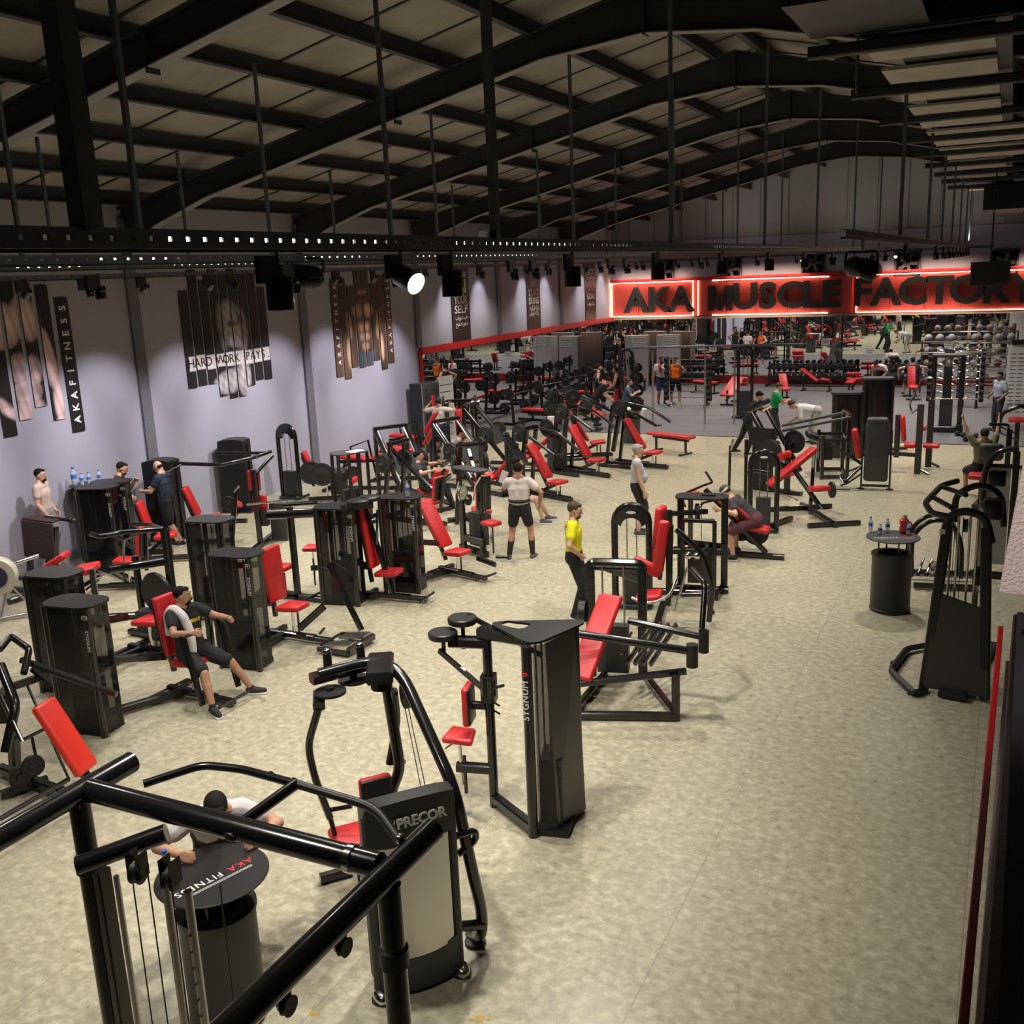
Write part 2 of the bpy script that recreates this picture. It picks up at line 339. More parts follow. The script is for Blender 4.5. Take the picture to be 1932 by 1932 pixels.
def sign_word(s, x0, x1, z=3.5):
    n = len(s); w = (x1-x0)/n
    wid = {'M': 1.25, 'A': 1.05, 'E': .85, 'F': .8, 'L': .8, 'I': .5}; tot = sum(wid.get(c, 1) for c in s); x = x0
    for c in s:
        q = wid.get(c, 1)*(x1-x0)/tot; 
        if c == 'M':
            h = .50; k = P().prism([(-.5, -h), (-.5, h), (-.2, h), (0, -.1), (.2, h), (.5, h), (.5, -h), (.27, -h), (.27, .18), (.09, -h), (-.09, -h), (-.27, .18), (-.27, -h)][::-1], -.07, .07, (0, 0, 0), (90, 0, 0))
            o = obj('letter', k, DGR, sg.r, False, loc=(x+q/2, -.24, z)); x += q; continue
        o = text('letter', c, 1.40, DGR, sg.r, (x+q/2, -.24, z), (90, 0, 0), .07, .05); o.scale = (1.06, 1, 1); x += q
sign_word('AKA', .65, 3.62, 3.45); sign_word('MUSCLE', 4.2, 9.5, 3.5); sign_word('FACTORY', 9.9, 16.3, 3.53)
for x in (1.8, 6.6, 12.5, 17): area('sign_glow_%d' % x, (-15.4+x, YF-.55, 4.45), (3.0, .08), 26, (1, .68, .5), (0, .8, -1))
for x in (1.8, 6.6, 12.5): area('sign_glow_low_%d' % x, (-15.4+x, YF-.55, 2.7), (3.0, .08), 18, (1, .68, .5), (0, .8, 1))
# ================================================================ suspended strut grid with lamps
def strut(x, y0, y1, ztop, label, holes=True, h=.10, led=()):
    m = M('slotted_strut', label, 'strut', (x, y0, ztop-h), 0, 'suspended slotted struts')
    L = y1-y0
    m.box('top_rail', STRT, (0, L/2, h*.81), (.012, L, h*.38)); m.box('bottom_rail', STRT, (0, L/2, h*.19), (.012, L, h*.38))
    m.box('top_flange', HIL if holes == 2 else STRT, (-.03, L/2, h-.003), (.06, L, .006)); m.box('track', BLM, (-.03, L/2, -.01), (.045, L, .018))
    p = P(); k = 0; st = .13
    while k*st < L: p.box((0, k*st+st*.38, h/2), (.012, st*.76, h*.26)); k += 1
    o = m.p('slot_web', STRT, p, smooth=False); o['kind'] = 'stuff'
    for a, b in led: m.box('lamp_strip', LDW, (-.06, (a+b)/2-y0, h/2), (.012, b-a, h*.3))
    return m
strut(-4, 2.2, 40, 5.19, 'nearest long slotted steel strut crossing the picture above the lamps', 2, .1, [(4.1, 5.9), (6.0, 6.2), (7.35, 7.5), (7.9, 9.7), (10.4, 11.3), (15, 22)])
strut(-6.1, 3, 40, 5.145, 'second suspended slotted strut, row of bright gaps beside the wall posters', 1, .06, [(5.6, 6.35), (8.1, 9.15), (10.2, 13.4), (17, 19)])
strut(-9.2, 5, 40, 5.18, 'third suspended slotted strut running behind the other two', 1, .06, [(7.3, 8.2), (9.6, 11.5)])
strut(-12.4, 8, 40, 5.12, 'suspended strut nearest the grey poster wall', 1, .06)
strut(-1.4, 10, 40, 5.16, 'suspended strut under the roof ridge above the red sign', 1, .07, [(28, 39)])
strut(-14.3, 26.5, 41, 5.5, 'short strut close to the wall above the side mirror', 1, .06)
cs_ = strut(0, 0, 12.5, 5.1, 'cross strut in front of the red sign carrying glaring spotlights', 1, .06); cs_.r.location = (-.6, 38.5, 5.06); cs_.r.rotation_euler = (0, 0, pi/2)
def hanger(x, y, ztop, w=.05):
    o = obj('hanger_rod', P().box((0, 0, (ztop+5.17)/2), (w, w, ztop-5.17)), STRT, None, False, loc=(x, y, 0))
    return tag(o, 'dark square hanger rod holding the suspended lamp struts below the roof', 'hanger rod', 'hanger rods from the roof to the struts')
h1 = hanger(-4.02, 3.62, roofz(-4)-.3, .11); tag(h1, 'thick dark steel hanger post at the upper left, nearest of all'); h1['label'] = 'thick dark steel hanger post at the upper left, nearest of all'
h2 = hanger(-4.0, 7.95, roofz(-4)-.3, .07); h2['label'] = 'hanger post with a pale foot plate in the upper centre'
P2 = obj('foot_plate', P().box((-.06, 0, 5.22), (.16, .07, .06)), WHT, h2, False)
for x, ys in ((-4, (13.0, 18.6, 24, 30, 36)), (-6.1, (6.0, 9.6, 14.8, 20, 25.3, 30.6)), (-9.2, (7.4, 11.4, 16, 20.4, 25.2, 31, 36)), (-12.4, (10.5, 13.2, 17.4, 22.4, 27.6, 33)), (-1.4, (15, 20, 24, 28, 32, 36, 39))):
    for i, y in enumerate(ys): hanger(x, y, roofz(x)-.3, .045 if x > -5 else .04)['label'] = 'thin dark hanger rod, %s from the left above the %s strut' % (ORD[i+(2 if x == -4 else 0)], {-4: 'nearest', -6.1: 'second', -9.2: 'third', -12.4: 'wall-side', -1.4: 'ridge'}[x])
# lamps
def lamp_proto(r, h, face):
    m = M('track_lamp', 'x', 'spotlight', (0, 0, 0), 0, 'black track spotlights under the struts')
    m.box('driver_box', BLM, (0, -.05, -.10), (.045, .17, .16)); m.t('bracket', BLM, [(0, .05, 0), (0, .05, -.16), (0, .02, -.17)], .012, 0, 6)
    hd = m.p('lamp_head', BLK, P().lathe([(r*.92, 0), (r, .01), (r, h), (r*.95, h+.005), (r*.9, h), (r*.86, h-.03)], (0, .05, -.14), (0, 0, -1), 18))
    m.p('lamp_face', face, P().lathe([(.001, 0), (r*.84, 0), (r*.84, .004)], (0, .05, -.14-h+.028), (0, 0, -1), 18), hd)
    return m.r
big = lamp_proto(.085, .20, LAMPF); small = lamp_proto(.06, .14, LAMPF)
def lamp(proto, x, y, label, d=(0, 0, -1), power=0, cone=80, blend=.6, col=(1, .94, .84), z=5.07, used=[]):
    if proto not in used: used.append(proto); o = proto; o.location = (x, y, z); o['label'] = label
    else: o = dup(proto, (x, y, z), 0, label)
    d = V(d).normalized(); hd = [c for c in o.children if c.name.startswith('lamp_head')][0]
    if d.z > -.99:
        q = V((0, 0, -1)).rotation_difference(d); piv = V((0, .05, -.16)); hd.matrix_local = Matrix.Translation(piv) @ q.to_matrix().to_4x4() @ Matrix.Translation(-piv)
    if power:
        l = bpy.data.lights.new('lamp_beam', 'SPOT'); l.energy = power; l.spot_size = radians(cone); l.spot_blend = blend; l.shadow_soft_size = .06; l.color = col
        b = bpy.data.objects.new('lamp_beam', l); COL.objects.link(b); b.parent = o; b.location = V((0, .05, -.16))+d*.27; aim(b, d); LIGHTS.append(b)
    return o
FP, WP = 190, 520
G1 = 'black cylinder spotlight hanging under the nearest slotted strut'
for i, y in enumerate((2.6, 4.95, 7.1, 9.6, 12.4, 15.6, 19, 22.6, 26.4, 30.4, 34.4, 38.2)):
    lamp(big, -4, y, 'black cylinder spotlight, %s from the left under the nearest slotted strut' % ORD[i] if i != 1 else 'large black spotlight with white sticker in front of the HARD WORK PAYS poster', (0, 0, -1), FP, 118, .8)
lit = lamp(big, -4.0, 6.35, 'spotlight tilted towards the viewer and glaring white, left of centre', (1.15, -.42, -.5), 60, 60)
f = [c for c in [h for h in lit.children if h.name.startswith('lamp_head')][0].children][0]; f.data = f.data.copy(); f.data.materials.clear(); f.data.materials.append(LITF)
for i, y in enumerate((5.2, 8.3, 11.4, 14.5, 17.6, 20.8, 24, 27.3, 30.6, 34, 37.6)): lamp(small, -9.2, y, 'small black spotlight, %s from the left under the third strut' % ORD[i], (0, 0, -1), FP, 118, .8)
for i, y in enumerate((4.3, 7.8, 9.6, 12.6, 13.3, 16.4, 17.2, 22, 27.5, 33)): lamp(small, -6.1, y, 'small black spotlight, %s from the left under the second strut' % ORD[i], (0, 0, -1), 0)
for i, y in enumerate((11, 14.2, 17.4, 20.6, 26.5, 31, 36)): lamp(small, -12.4, y, 'small downward spotlight, %s from the left in the row nearest the poster wall' % ORD[i], (.15, 0, -1), FP*.6, 110, .8)
for i, y in enumerate((16, 22.5, 25, 27, 29, 31, 33, 35, 37, 39)): lamp(small, -1.4, y, 'small black spotlight, %s from the near end of the row under the roof ridge' % ORD[i], (0, 0, -1), FP if y in (16, 22.5, 29, 35) else 0, 118, .8)
for i, y in enumerate((8.3, 9.9, 12.1, 13.6, 15.8, 17.3, 18.7, 20.9, 22.3, 23.6)): lamp(small, -12.4, y+.03, 'small wall-washing spotlight, %s from the left, turned towards the poster wall' % ORD[i], (-1, 0, -.95), WP, 52, .8, col=(.97, .93, 1))
for i, y in enumerate((27.1, 29.2, 32.5, 34.4, 38.0, 40.2)): lamp(small, -14.3, y+.03, 'small spotlight, %s from the left, washing the wall above the side mirror' % ORD[i], (-1, 0, -1.1), 90, 55, .8, col=(.97, .93, 1), z=5.42)
for y, x in ((38.5, -11), (38.5, -6.9), (38.5, -3.7)): lamp(small, x, y-.05, 'spotlight near the red sign '+('left of the others' if x == -11 else 'in the middle' if x == -6.9 else 'right of the others'), (.1, -.9, -.5) if x > -8 else (0, 0, -1), 30, 60)
# moving-head projectors (black domes)
for k, (px, py, X) in enumerate(((578, 520, -6.1), (1625, 505, -1.4))):
    c = atx(px, py, X)
    m = M('stage_light', ('black rounded stage light housing hanging left of the glaring lamp', 'black dome speaker housing hanging in front of the red sign')[k], 'stage light', c, 30)
    m.p('housing', BLM, P().rbox((0, 0, 0), (.34, .24, .2), .09, (0, 8, 0))); m.p('lens', SMK, P().ell((.05, -.1, -.03), (.13, .05, .1)))
    m.t('yoke', BLM, [(-.17, 0, .02), (-.17, 0, .16), (.17, 0, .16), (.17, 0, .02)], .014); m.t('clamp', STL, [(0, 0, .16), (0, 0, 5.08-c.z)], .02)
# television
c = aty(1868, 516, 30)
m = M('television', 'black flat television seen from behind, hanging over the last letters of the sign', 'television', c, 4)
m.box('bezel', GRY, (0, 0, 0), (.96, .05, .62), (4, 0, 0), bevel=.01); m.box('screen', BLM, (0, -.03, 0), (.9, .012, .55), (4, 0, 0)); m.t('mount', BLM, [(0, .05, 0), (0, .05, 2.6)], .02)
# ================================================================ ventilation duct under the ridge
m = M('air_duct', 'long black rectangular ventilation duct with pale underside under the roof', 'duct', (-.9, 0, 7.0))
m.p('casing', BLM, P().box((.2, 11.1, .45), (1.7, .06, .86)).box((.2, 26, .42), (1.1, 30, .8)), smooth=False)
m.box('plenum', BLM, (-.5, 10.3, .45), (1.1, 1.5, .85))
DU = mat('duct_underside', (.46, .42, .36), .6, var=.15, vs=2)
yy = 11.3
for k in range(17):
    w = 1.2 if k < 3 else (1.9 if 4 < k < 9 else 1.2); d = 1.25
    m.box('duct_panel', DU, (-.25+w/2-.35, yy+d/2-.1, -.02+.0*k), (w, d*.82, .04)); yy += d+.45
yy = 11.2
for k in range(9): m.b('cross_bracket', BEAM, (-1.1, yy, -.08), (1.7, yy, -.08), .1, .12); yy += 3.1
for x, y in ((.9, 9.5), (1.6, 12.5), (-1.0, 14), (1.2, 17)): m.t('drop_rod', STRT, [(x, y, -.1), (x, y, roofz(x-.9)-7.1)], .02)
m.p('elbow', BLM, P().tube([(.7, 9.2, .5), (.8, 9.6, .45), (.9, 10.6, .3)], .28, 12, .3))
m.box('end_box', BLM, (.55, 36, -.55), (1.1, 4, .7))
# pale roof bracket pieces seen above the duct

# uplights on the cross strut washing the gable, and an added unseen spot to brighten the towel
for x in (-9.5, -5.5, -1.5):
    l = bpy.data.lights.new('gable_uplight', 'SPOT'); l.energy = 70; l.spot_size = radians(120); l.spot_blend = 1; l.shadow_soft_size = .08; l.color = (1, .92, .82)
    o = bpy.data.objects.new('gable_uplight', l); COL.objects.link(o); o.location = (x, 38.9, 5.3); aim(o, (0, .6, 1))
l = bpy.data.lights.new('towel_fill_spot', 'SPOT'); l.energy = 420; l.spot_size = radians(36); l.spot_blend = .8; l.shadow_soft_size = .05; l.color = (1, .9, .85)
o = bpy.data.objects.new('towel_fill_spot', l); COL.objects.link(o); o.location = (-.9, .6, 6.4); aim(o, V((.1, 3.5, 4.3))-o.location)
# ================================================================ posters on the left wall
def vcmat(name, rough=.4):
    m = bpy.data.materials.new(name); m.use_nodes = True; n = m.node_tree.nodes; a = n.new('ShaderNodeAttribute'); a.attribute_name = 'print'
    m.node_tree.links.new(a.outputs['Color'], n['Principled BSDF'].inputs['Base Color']); n['Principled BSDF'].inputs['Roughness'].default_value = rough; return m
PRT = vcmat('printed_board')
def sm(e0, e1, x): t = max(0, min(1, (x-e0)/(e1-e0))); return t*t*(3-2*t)
def blobf(u, v, cu, cv, ru, rv, rot=0):
    c, s = cos(rot), sin(rot); x, y = u-cu, v-cv; x, y = x*c+y*s, -x*s+y*c; return max(0, 1-(x/ru)**2-(y/rv)**2)
def strip(par, y0, y1, z0, z1, fn, name='poster_strip'):
    nu, nv = max(4, int((y1-y0)/.03)), int((z1-z0)/.03); vs = []; fs = []; cs = []
    for j in range(nv+1):
        for i in range(nu+1):
            y = y0+(y1-y0)*i/nu; z = z0+(z1-z0)*j/nv; vs.append((XL+.03, y, z)); cs.append(fn(y, z))
    fs = [(j*(nu+1)+i, j*(nu+1)+i+1, (j+1)*(nu+1)+i+1, (j+1)*(nu+1)+i) for j in range(nv) for i in range(nu)]
    me = bpy.data.meshes.new(name); b = len(vs)
    vs += [(XL+.018, y0, z0), (XL+.018, y1, z0), (XL+.018, y1, z1), (XL+.018, y0, z1)]; k = (0, nu, nv*(nu+1)+nu, nv*(nu+1))
    fs += [(b+3, b+2, b+1, b), (k[0], b, b+1, k[1]), (k[1], b+1, b+2, k[2]), (k[2], b+2, b+3, k[3]), (k[3], b+3, b, k[0])]; cs += [(.02, .015, .015)]*4
    me.from_pydata([(x-XL, y-par.location.y, z) for x, y, z in vs], [], fs)
    a = me.color_attributes.new('print', 'FLOAT_COLOR', 'POINT'); a.data.foreach_set('color', [x for c in cs for x in (c[0], c[1], c[2], 1)])
    me.materials.append(PRT); o = bpy.data.objects.new(name, me); COL.objects.link(o); o.parent = par; return o
def poster(name, label, y): return thing(name, label, 'poster', (XL, y, 0))
def tone(g, tint): g = g*1.5 if g > .03 else g; return tuple(min(.9, max(.006, g)*t+.004) for t in tint)
# 1: pink-lit torso with arms, strips 10.8 .. 12.9
def f1(y, z):
    g = 0; # torso
    for cu, cv, ru, rv, rot, w in ((11.05, 4.45, .62, .42, 0, .55), (11.75, 4.35, .42, .42, 0, .6), (12.25, 4.45, .30, .42, .2, .55), (12.0, 3.6, .22, .3, 0, .42), (12.28, 3.55, .16, .3, 0, .42), (12.1, 3.2, .3, .26, 0, .48),
        (12.1, 2.85, .34, .28, 0, .42), (12.3, 5.0, .10, .26, -.3, .4), (12.62, 3.7, .15, .6, .12, .6), (12.72, 3.0, .12, .5, -.05, .55), (12.72, 2.55, .13, .2, 0, .55), (11.1, 3.3, .8, .14, -.55, .5), (11.75, 2.85, .35, .1, -.5, .55), (11.2, 3.9, .12, .5, .1, .3)):
        b = blobf(y, z, cu, cv, ru, rv, rot); g = max(g, w*(b**.45)*(1-.35*sin(y*19+z*5)**4)) if b > 0 else g
    g *= .55+.45*sm(-1, 1, sin((z-3.3)*16)) if abs(y-12.13) < .28 and 3.0 < z < 3.95 else 1
    return tone(g, (.95, .66, .64))
p1 = poster('strip_poster', 'tall strip poster of a bare muscular torso beside a black vertical lettered banner', 12)
for a, b, z0, z1 in ((10.5, 10.77, 2.7, 5.0), (10.84, 11.1, 2.55, 5.1), (11.18, 11.43, 2.75, 5.2), (11.5, 11.76, 2.48, 5.25), (11.85, 12.11, 2.72, 5.15), (12.2, 12.45, 2.9, 5.05), (12.55, 12.8, 2.62, 5.0)): strip(p1, a, b, z0, z1, f1)
strip(p1, 12.92, 13.2, 2.34, 4.77, lambda y, z: (.012, .01, .01), 'banner')
def vtext(par, s, y, z0, z1, size, m=None, up=1):      # letters stacked along z, reading upwards
    n = len(s)
    for i, ch in enumerate(s):
        if ch == ' ': continue
        text('letter', ch, size, m or LABW, par, (.036, y-par.location.y, z0+(z1-z0)*(i+.5)/n), (0, -90, 0) if up else (90, 0, 90), .002, .004).rotation_euler = (radians(90), radians(-90), radians(90))
vtext(p1, 'AKAFITNESS', 13.06, 2.45, 4.7, .2)
# 2: shouting face, grey
def f2(y, z):
    g = .012; u, v = (y-17.45)/.8, (z-3.75)/1.0
    for cu, cv, ru, rv, rot, w in ((.1, .15, .5, .38, .2, .42), (-.05, .5, .35, .35, 0, .35), (.35, .1, .35, .6, 0, .3), (-.2, -.95, .75, .28, .1, .5), (.35, -.9, .3, .5, 0, .45), (-.35, .25, .2, .6, .1, .2)):
        b = blobf(u, v, cu, cv, ru, rv, rot); g = max(g, w*b**.5*(.72+.28*sin(u*21+v*9)*sin(v*17))) if b > 0 else g
    for cu, cv, ru, rv in ((.05, .28, .2, .06), (-.3, -.45, .3, .16), (.15, -.35, .22, .12), (.4, .35, .1, .12)):
        if blobf(u, v, cu, cv, ru, rv) > 0: g *= .25
    if -.62 < v+.0*u < -.32 and -1.75 < u < 1.55: g = .46+.05*sin(u*40)
    return tone(g, (.93, .84, .82))
p2 = poster('strip_poster', 'grey strip poster of a shouting face lettered HARD WORK PAYS', 17.4)
for i, (z0, z1) in enumerate(((2.78, 4.78), (2.8, 5.2), (2.8, 4.98), (2.5, 5.2), (2.42, 5.1), (2.42, 5.2), (2.62, 5.15), (2.72, 5.1), (2.7, 4.78))):
    a = 15.98+i*.307; strip(p2, a, a+.255, z0, z1, f2)
for i, ch in enumerate('HARD WORK PAYS.'):
    if ch != ' ': text('letter', ch, .27, DGR, p2, (.036, -1.28+i*.178, 3.28), (90, 0, 90), .002, 0)
# 3: man in cap, orange light
def f3(y, z):
    g = 0; r = 1; y += .0; u, v = (y-22.62), (z-3.6)
    sets = ((0, .1, .5, .75, 0, .10), (-.28, .45, .26, .2, 0, .3), (.22, .45, .25, .2, 0, .5), (-.14, .05, .13, .16, 0, .3), (.13, .05, .13, .16, 0, .5), (-.13, -.22, .12, .12, 0, .28), (.12, -.22, .12, .12, 0, .4), (0, -.48, .2, .14, 0, .28),
        (-.68, .1, .13, .42, .12, .28), (.66, .05, .13, .42, -.12, .45), (-.78, -.6, .1, .45, 0, .35), (.8, -.55, .1, .42, 0, .55), (0, 1.05, .2, .17, 0, .1), (0, .93, .22, .07, 0, .32))
    for cu, cv, ru, rv, rot, w in sets:
        b = blobf(u, v, cu, cv, ru, rv, rot); g = max(g, w*b**.5) if b > 0 else g
    if v < -.62 and abs(u) < .45: g = .06+.03*sin(u*50); return tone(g, (.6, .7, .8))
    if v > .98 and abs(u) < .2: return (.03, .03, .035)
    bg = .02+.05*max(0, 1-((u+.9)**2+(v+.9)**2)) + .05*max(0, 1-((u-1.1)**2+(v+.3)**2)); g = max(g, bg) if g < .03 else g
    return tone(g, (1.0, .58, .34))
p3 = poster('strip_poster', 'brown strip poster of a capped bare-chested man with FITNESS strips', 22.6)
for i, (z0, z1) in enumerate(((2.44, 4.9), (2.35, 4.9), (2.62, 4.7), (2.58, 5.15), (2.6, 5.1), (2.7, 4.75), (2.42, 4.95), (2.56, 5.0))):
    a = 21.24+i*.352; strip(p3, a, a+.29, z0, z1, f3)
vtext(p3, 'AKAFITNESS', 21.4, 2.7, 4.8, .17); vtext(p3, 'AKAFITNESS', 23.86, 2.8, 4.9, .17)
# banners
def banner(y0, y1, z0, z1, rows, label):
    c = (y0+y1)/2; t = poster('banner_poster', label, c); strip(t, y0, y1, z0, z1, lambda y, z: (.016, .013, .013), 'banner')
    for s, sz, z, sx in rows:
        o = text('lettering', s, sz, LABW, t, (.036, 0, z), (90, 0, 90), .002, .006*sz); w = o.dimensions.x
        xs = [v.co.x for v in o.data.vertices]; w = max(xs)-min(xs); o.scale = (sx*(y1-y0)/w, 1, 1)
banner(27.42, 28.58, 2.84, 5.12, (('BELIEVE', .2, 4.86, .68), ('IN', .62, 4.5, .62), ('YOUR', .34, 4.09, .72), ('SELF', .34, 3.81, .72), ('باورت به', .2, 3.57, .66), ('خودت هست', .2, 3.38, .66)), 'black banner reading BELIEVE IN YOURSELF above the side mirror')
banner(32.88, 34.02, 2.84, 5.12, (('DON\'T', .17, 4.6, .5), ('WISH', .3, 4.42, .5), ('START', .34, 4.13, .72), ('DOING', .34, 3.84, .72), ('تلاش کن', .2, 3.6, .66), ('شروع کن', .2, 3.42, .66)), 'black banner reading WISH START DOING above the mirror')
banner(38.45, 39.62, 2.84, 5.08, (('ACT', .3, 4.75, .6), ('STOP', .34, 4.43, .7), ('TIME', .34, 4.1, .7), ('GOAL', .34, 3.78, .7), ('باور کن', .2, 3.5, .66)), 'black lettered banner nearest the red sign')
# ================================================================ foreground jungle frame
Z = 2.5
m = M('cable_machine', 'big black round-tube cable frame filling the lower left corner', 'gym machine', (-3.95, 3.1, 0))
ox, oy = -3.95, 3.1
def L3(x, y, z): return (x-ox, y-oy, z)
XB = -2.2; R1 = .056
m.t('top_beam', BLK, [L3(-3.96, -.6, Z), L3(-3.95, 3.38, Z)], R1, 0, 20); m.t('top_beam', BLK, [L3(XB, -.4, Z), L3(XB+.05, 3.40, Z)], R1, 0, 20)
m.t('cross_beam', BLK, [L3(-3.92, 3.08, Z), L3(XB-.02, 3.08, Z)], R1, 0, 20)
for x, y in ((-3.93, 3.02), (XB+.06, 3.02)):
    po = m.t('post', BLK, [L3(x, y, .02), L3(x, y, Z-.03)], .052, 0, 18)
    m.p('collar', BLM, P().lathe([(.053, 0), (.064, .01), (.064, .09), (.053, .1)], L3(x, y, Z-.42)), po); m.p('foot', BLM, P().lathe([(.13, 0), (.13, .02), (.06, .03)], L3(x, y, 0)), po)
m.b('post', BLK, L3(-3.72, 2.92, .02), L3(-3.72, 2.92, Z-.3), .05, .08)
m.t('stub_beam', BLK, [L3(-3.72, 2.80, Z-.2), L3(-3.40, 3.05, Z-.1)], .045, 0, 14)
for x, y in ((-3.55, 2.86), (-3.15, 2.9), (-3.28, 2.9)): m.t('guide_rod', STL, [L3(x, y, .1), L3(x, y, Z-.25)], .014 if x < -3.5 else .02, 0, 10)
for x, y in ((-3.44, 2.84), (-3.36, 2.86), (-3.2, 2.84), (-2.95, 2.88)): m.t('cable', CBL, [L3(x, y, .3), L3(x+.02, y, Z-.15)], .0035, 0, 6)
hole = P()
for k in range(22): hole.lathe([(.006, 0), (.006, .004)], L3(-3.15, 2.878, .25+k*.085), (0, -1, 0), 8)
o = m.p('adjustment_holes', BLM, hole); o['kind'] = 'stuff'
for x, y in ((-3.4, 2.86), (-3.22, 2.88)):
    m.p('pulley', BLM, P().lathe([(.01, -.02), (.055, -.02), (.048, 0), (.055, .02), (.01, .02)], L3(x, y, Z-.19), (1, .2, 0), 18)); m.p('pulley_plate', BLK, P().box(L3(x+.03, y, Z-.15), (.006, .07, .12)).box(L3(x-.03, y, Z-.15), (.006, .07, .12)), smooth=False)
for x, y in ((-3.95, 2.5), (-3.96, 2.1), (XB, 2.75), (XB, 2.4), (XB, 2.0)):
    m.p('bracket_tab', BLK, P().prism([(-.06, 0), (.06, 0), (.03, -.11), (-.03, -.11)], -.006, .006, L3(x, y, Z-.05), (90, 0, 90)), smooth=False)
    m.p('pulley', BLM, P().lathe([(.01, -.012), (.04, -.012), (.034, 0), (.04, .012), (.01, .012)], L3(x+.02, y, Z-.15), (1, 0, 0), 14))
m.p('bolt_cap', BLM, P().ell(L3(-2.98, 3.025, Z-.01), (.035, .014, .022)))
pu = m.t('pull_up_bar', BLK, [L3(-3.68, 3.2, Z+.02), L3(-3.5, 3.42, Z+.05), L3(-3.28, 3.46, Z+.05), L3(-2.9, 3.44, Z+.05)], .021, .06, 12)
m.t('pull_up_bar', BLM, [L3(-2.93, 3.44, Z+.05), L3(-2.45, 3.40, Z+.05), L3(-2.2, 3.22, Z+.03)], .021, .1, 12); m.t('bar_support', BLK, [L3(-3.0, 3.08, Z), L3(-2.93, 3.44, Z+.05)], .028, 0, 12)
for x, y in ((-2.95, 3.445), (-2.2, 3.22), (-3.1, 3.455)): m.p('bar_ring', CHR, P().lathe([(.022, -.008), (.025, -.006), (.025, .006), (.022, .008)], L3(x, y, Z+.05), (1, -.1, 0), 14))
m.p('clamp_ring', CHR, P().lathe([(.057, -.02), (.063, -.015), (.063, .015), (.057, .02)], L3(XB-.16, 3.08, Z), (1, 0, 0), 20))
# ================================================================ bin tables
def bin_table(x, y, h, label, grp=None, r=.37, rb=.26, writing=True, top_m=BLM):
    m = M('bin_table', label, 'table', (x, y, 0), 0, grp)
    m.p('table_top', top_m, P().lathe([(r-.005, 0), (r, .004), (r, .014), (r-.005, .018), (.001, .018)], (0, 0, h-.018), n=48))
    m.p('bin_body', GRY if top_m is BLM else BLM, P().lathe([(rb-.01, 0), (rb, .02), (rb, .05), (rb-.006, .055), (rb-.006, h-.30), (rb+.006, h-.27), (rb+.006, h-.24), (rb-.05, h-.235), (rb-.09, h-.235), (rb-.1, h-.5)], n=36))
    for k in range(4): m.t('leg', BLK, [(.2*cos(k*pi/2+.5), .2*sin(k*pi/2+.5), h-.25), (.2*cos(k*pi/2+.5), .2*sin(k*pi/2+.5), h-.015)], .012, 0, 8)
    if writing:
        R = radians(-27)
        def wr(s, u, v, mt, sz):
            o = text('lettering', s, sz, mt, m.r, (u, v, h+.001), (0, 0, 0), .001, 0, sx=1, sp=1.2)
        A0 = at(485, 1622, 1.1); B0 = at(350, 1690, 1.1); a = math.atan2(B0.y-A0.y, B0.x-A0.x) if r > .365 else radians(205)
        for s, u, mt, al in (('AKA', -.27, LABR, 'LEFT'), ('FITNESS', -.045, LABW, 'LEFT')):
            o = text('lettering', s, .085, mt, m.r, (u*cos(a)-.05*sin(a), u*sin(a)+.05*cos(a), h+.001), (0, 0, math.degrees(a)), .0008, 0, al, sp=1.15)
        for v in (.112, .126): m.box('printed_line', LABW, (-v*sin(a), v*cos(a), h+.0008), (.46, .004, .0012), (0, 0, math.degrees(a)))
    return m
bt = at(400, 1648, 1.1)
bin_table(bt.x, bt.y, 1.1, 'black lettered bin table in the lower left, a man leaning on it', top_m=BLM)
bs = at(1685, 1012, 1.08)
bin_table(bs.x, bs.y, 1.08, 'round black bin table at the right aisle holding bottles and a red jug', r=.36, rb=.275, top_m=GRY, writing=True)
def bottle(x, y, z, label, h=.24, r=.034, cap=(.05, .1, .6), lay=None, body=None):
    m = M('water_bottle', label, 'bottle', (x, y, z), 0, 'plastic water bottles')
    if lay is not None: m.r.rotation_euler = (radians(90), 0, radians(lay)); m.r.location.z = z+r
    k = h/.24
    b = m.p('bottle_body', body or WAT, P().lathe([(r*.8, 0), (r, .01*k), (r*.96, .07*k), (r, .09*k), (r, .15*k), (r*.85, .18*k), (r*.42, .21*k), (r*.4, .225*k)], n=16))
    m.p('bottle_label', LBL if body is None else WHT, P().lathe([(r*1.03, .09*k), (r*1.03, .145*k)], n=16)); m.p('bottle_cap', CAPS if body is None else CHR, P().lathe([(r*.5, .22*k), (r*.5, .238*k), (r*.44, .24*k)], n=12))
    return m
WAT = mat('bottle_plastic', (.62, .72, .80), .08, alpha=.45); LBL = mat('blue_label', (.05, .16, .55), .4, var=.3, vs=60); CAPS = mat('blue_cap', (.04, .1, .5), .4); RJG = mat('red_jug_plastic', (.75, .03, .03), .2, alpha=.85)
b = at(318, 1668, 1.1); bottle(b.x, b.y, 1.1, 'water bottle with blue label on the lettered bin table in the lower left', .25)
b = at(905, 1537); bottle(b.x-.08, b.y, 0, 'water bottle lying on the floor beside the dark tower machine', .23, lay=-62)
for px, py, lb, h in ((1642, 1003, 'tall clear bottle, leftmost on the right aisle table', .22), (1660, 1008, 'short bottle second from the left on the right aisle table', .15), (1674, 1004, 'blue-labelled bottle at the middle of the right aisle table', .2), (1714, 1009, 'small purple-labelled bottle right of the red jug', .18)):
    b = at(px, py, 1.08); bottle(b.x, b.y, 1.08, lb, h, .03)
b = at(1705, 1005, 1.08); m = M('sports_jug', 'large translucent red jug on the right aisle table', 'jug', (b.x, b.y, 1.08), 0)
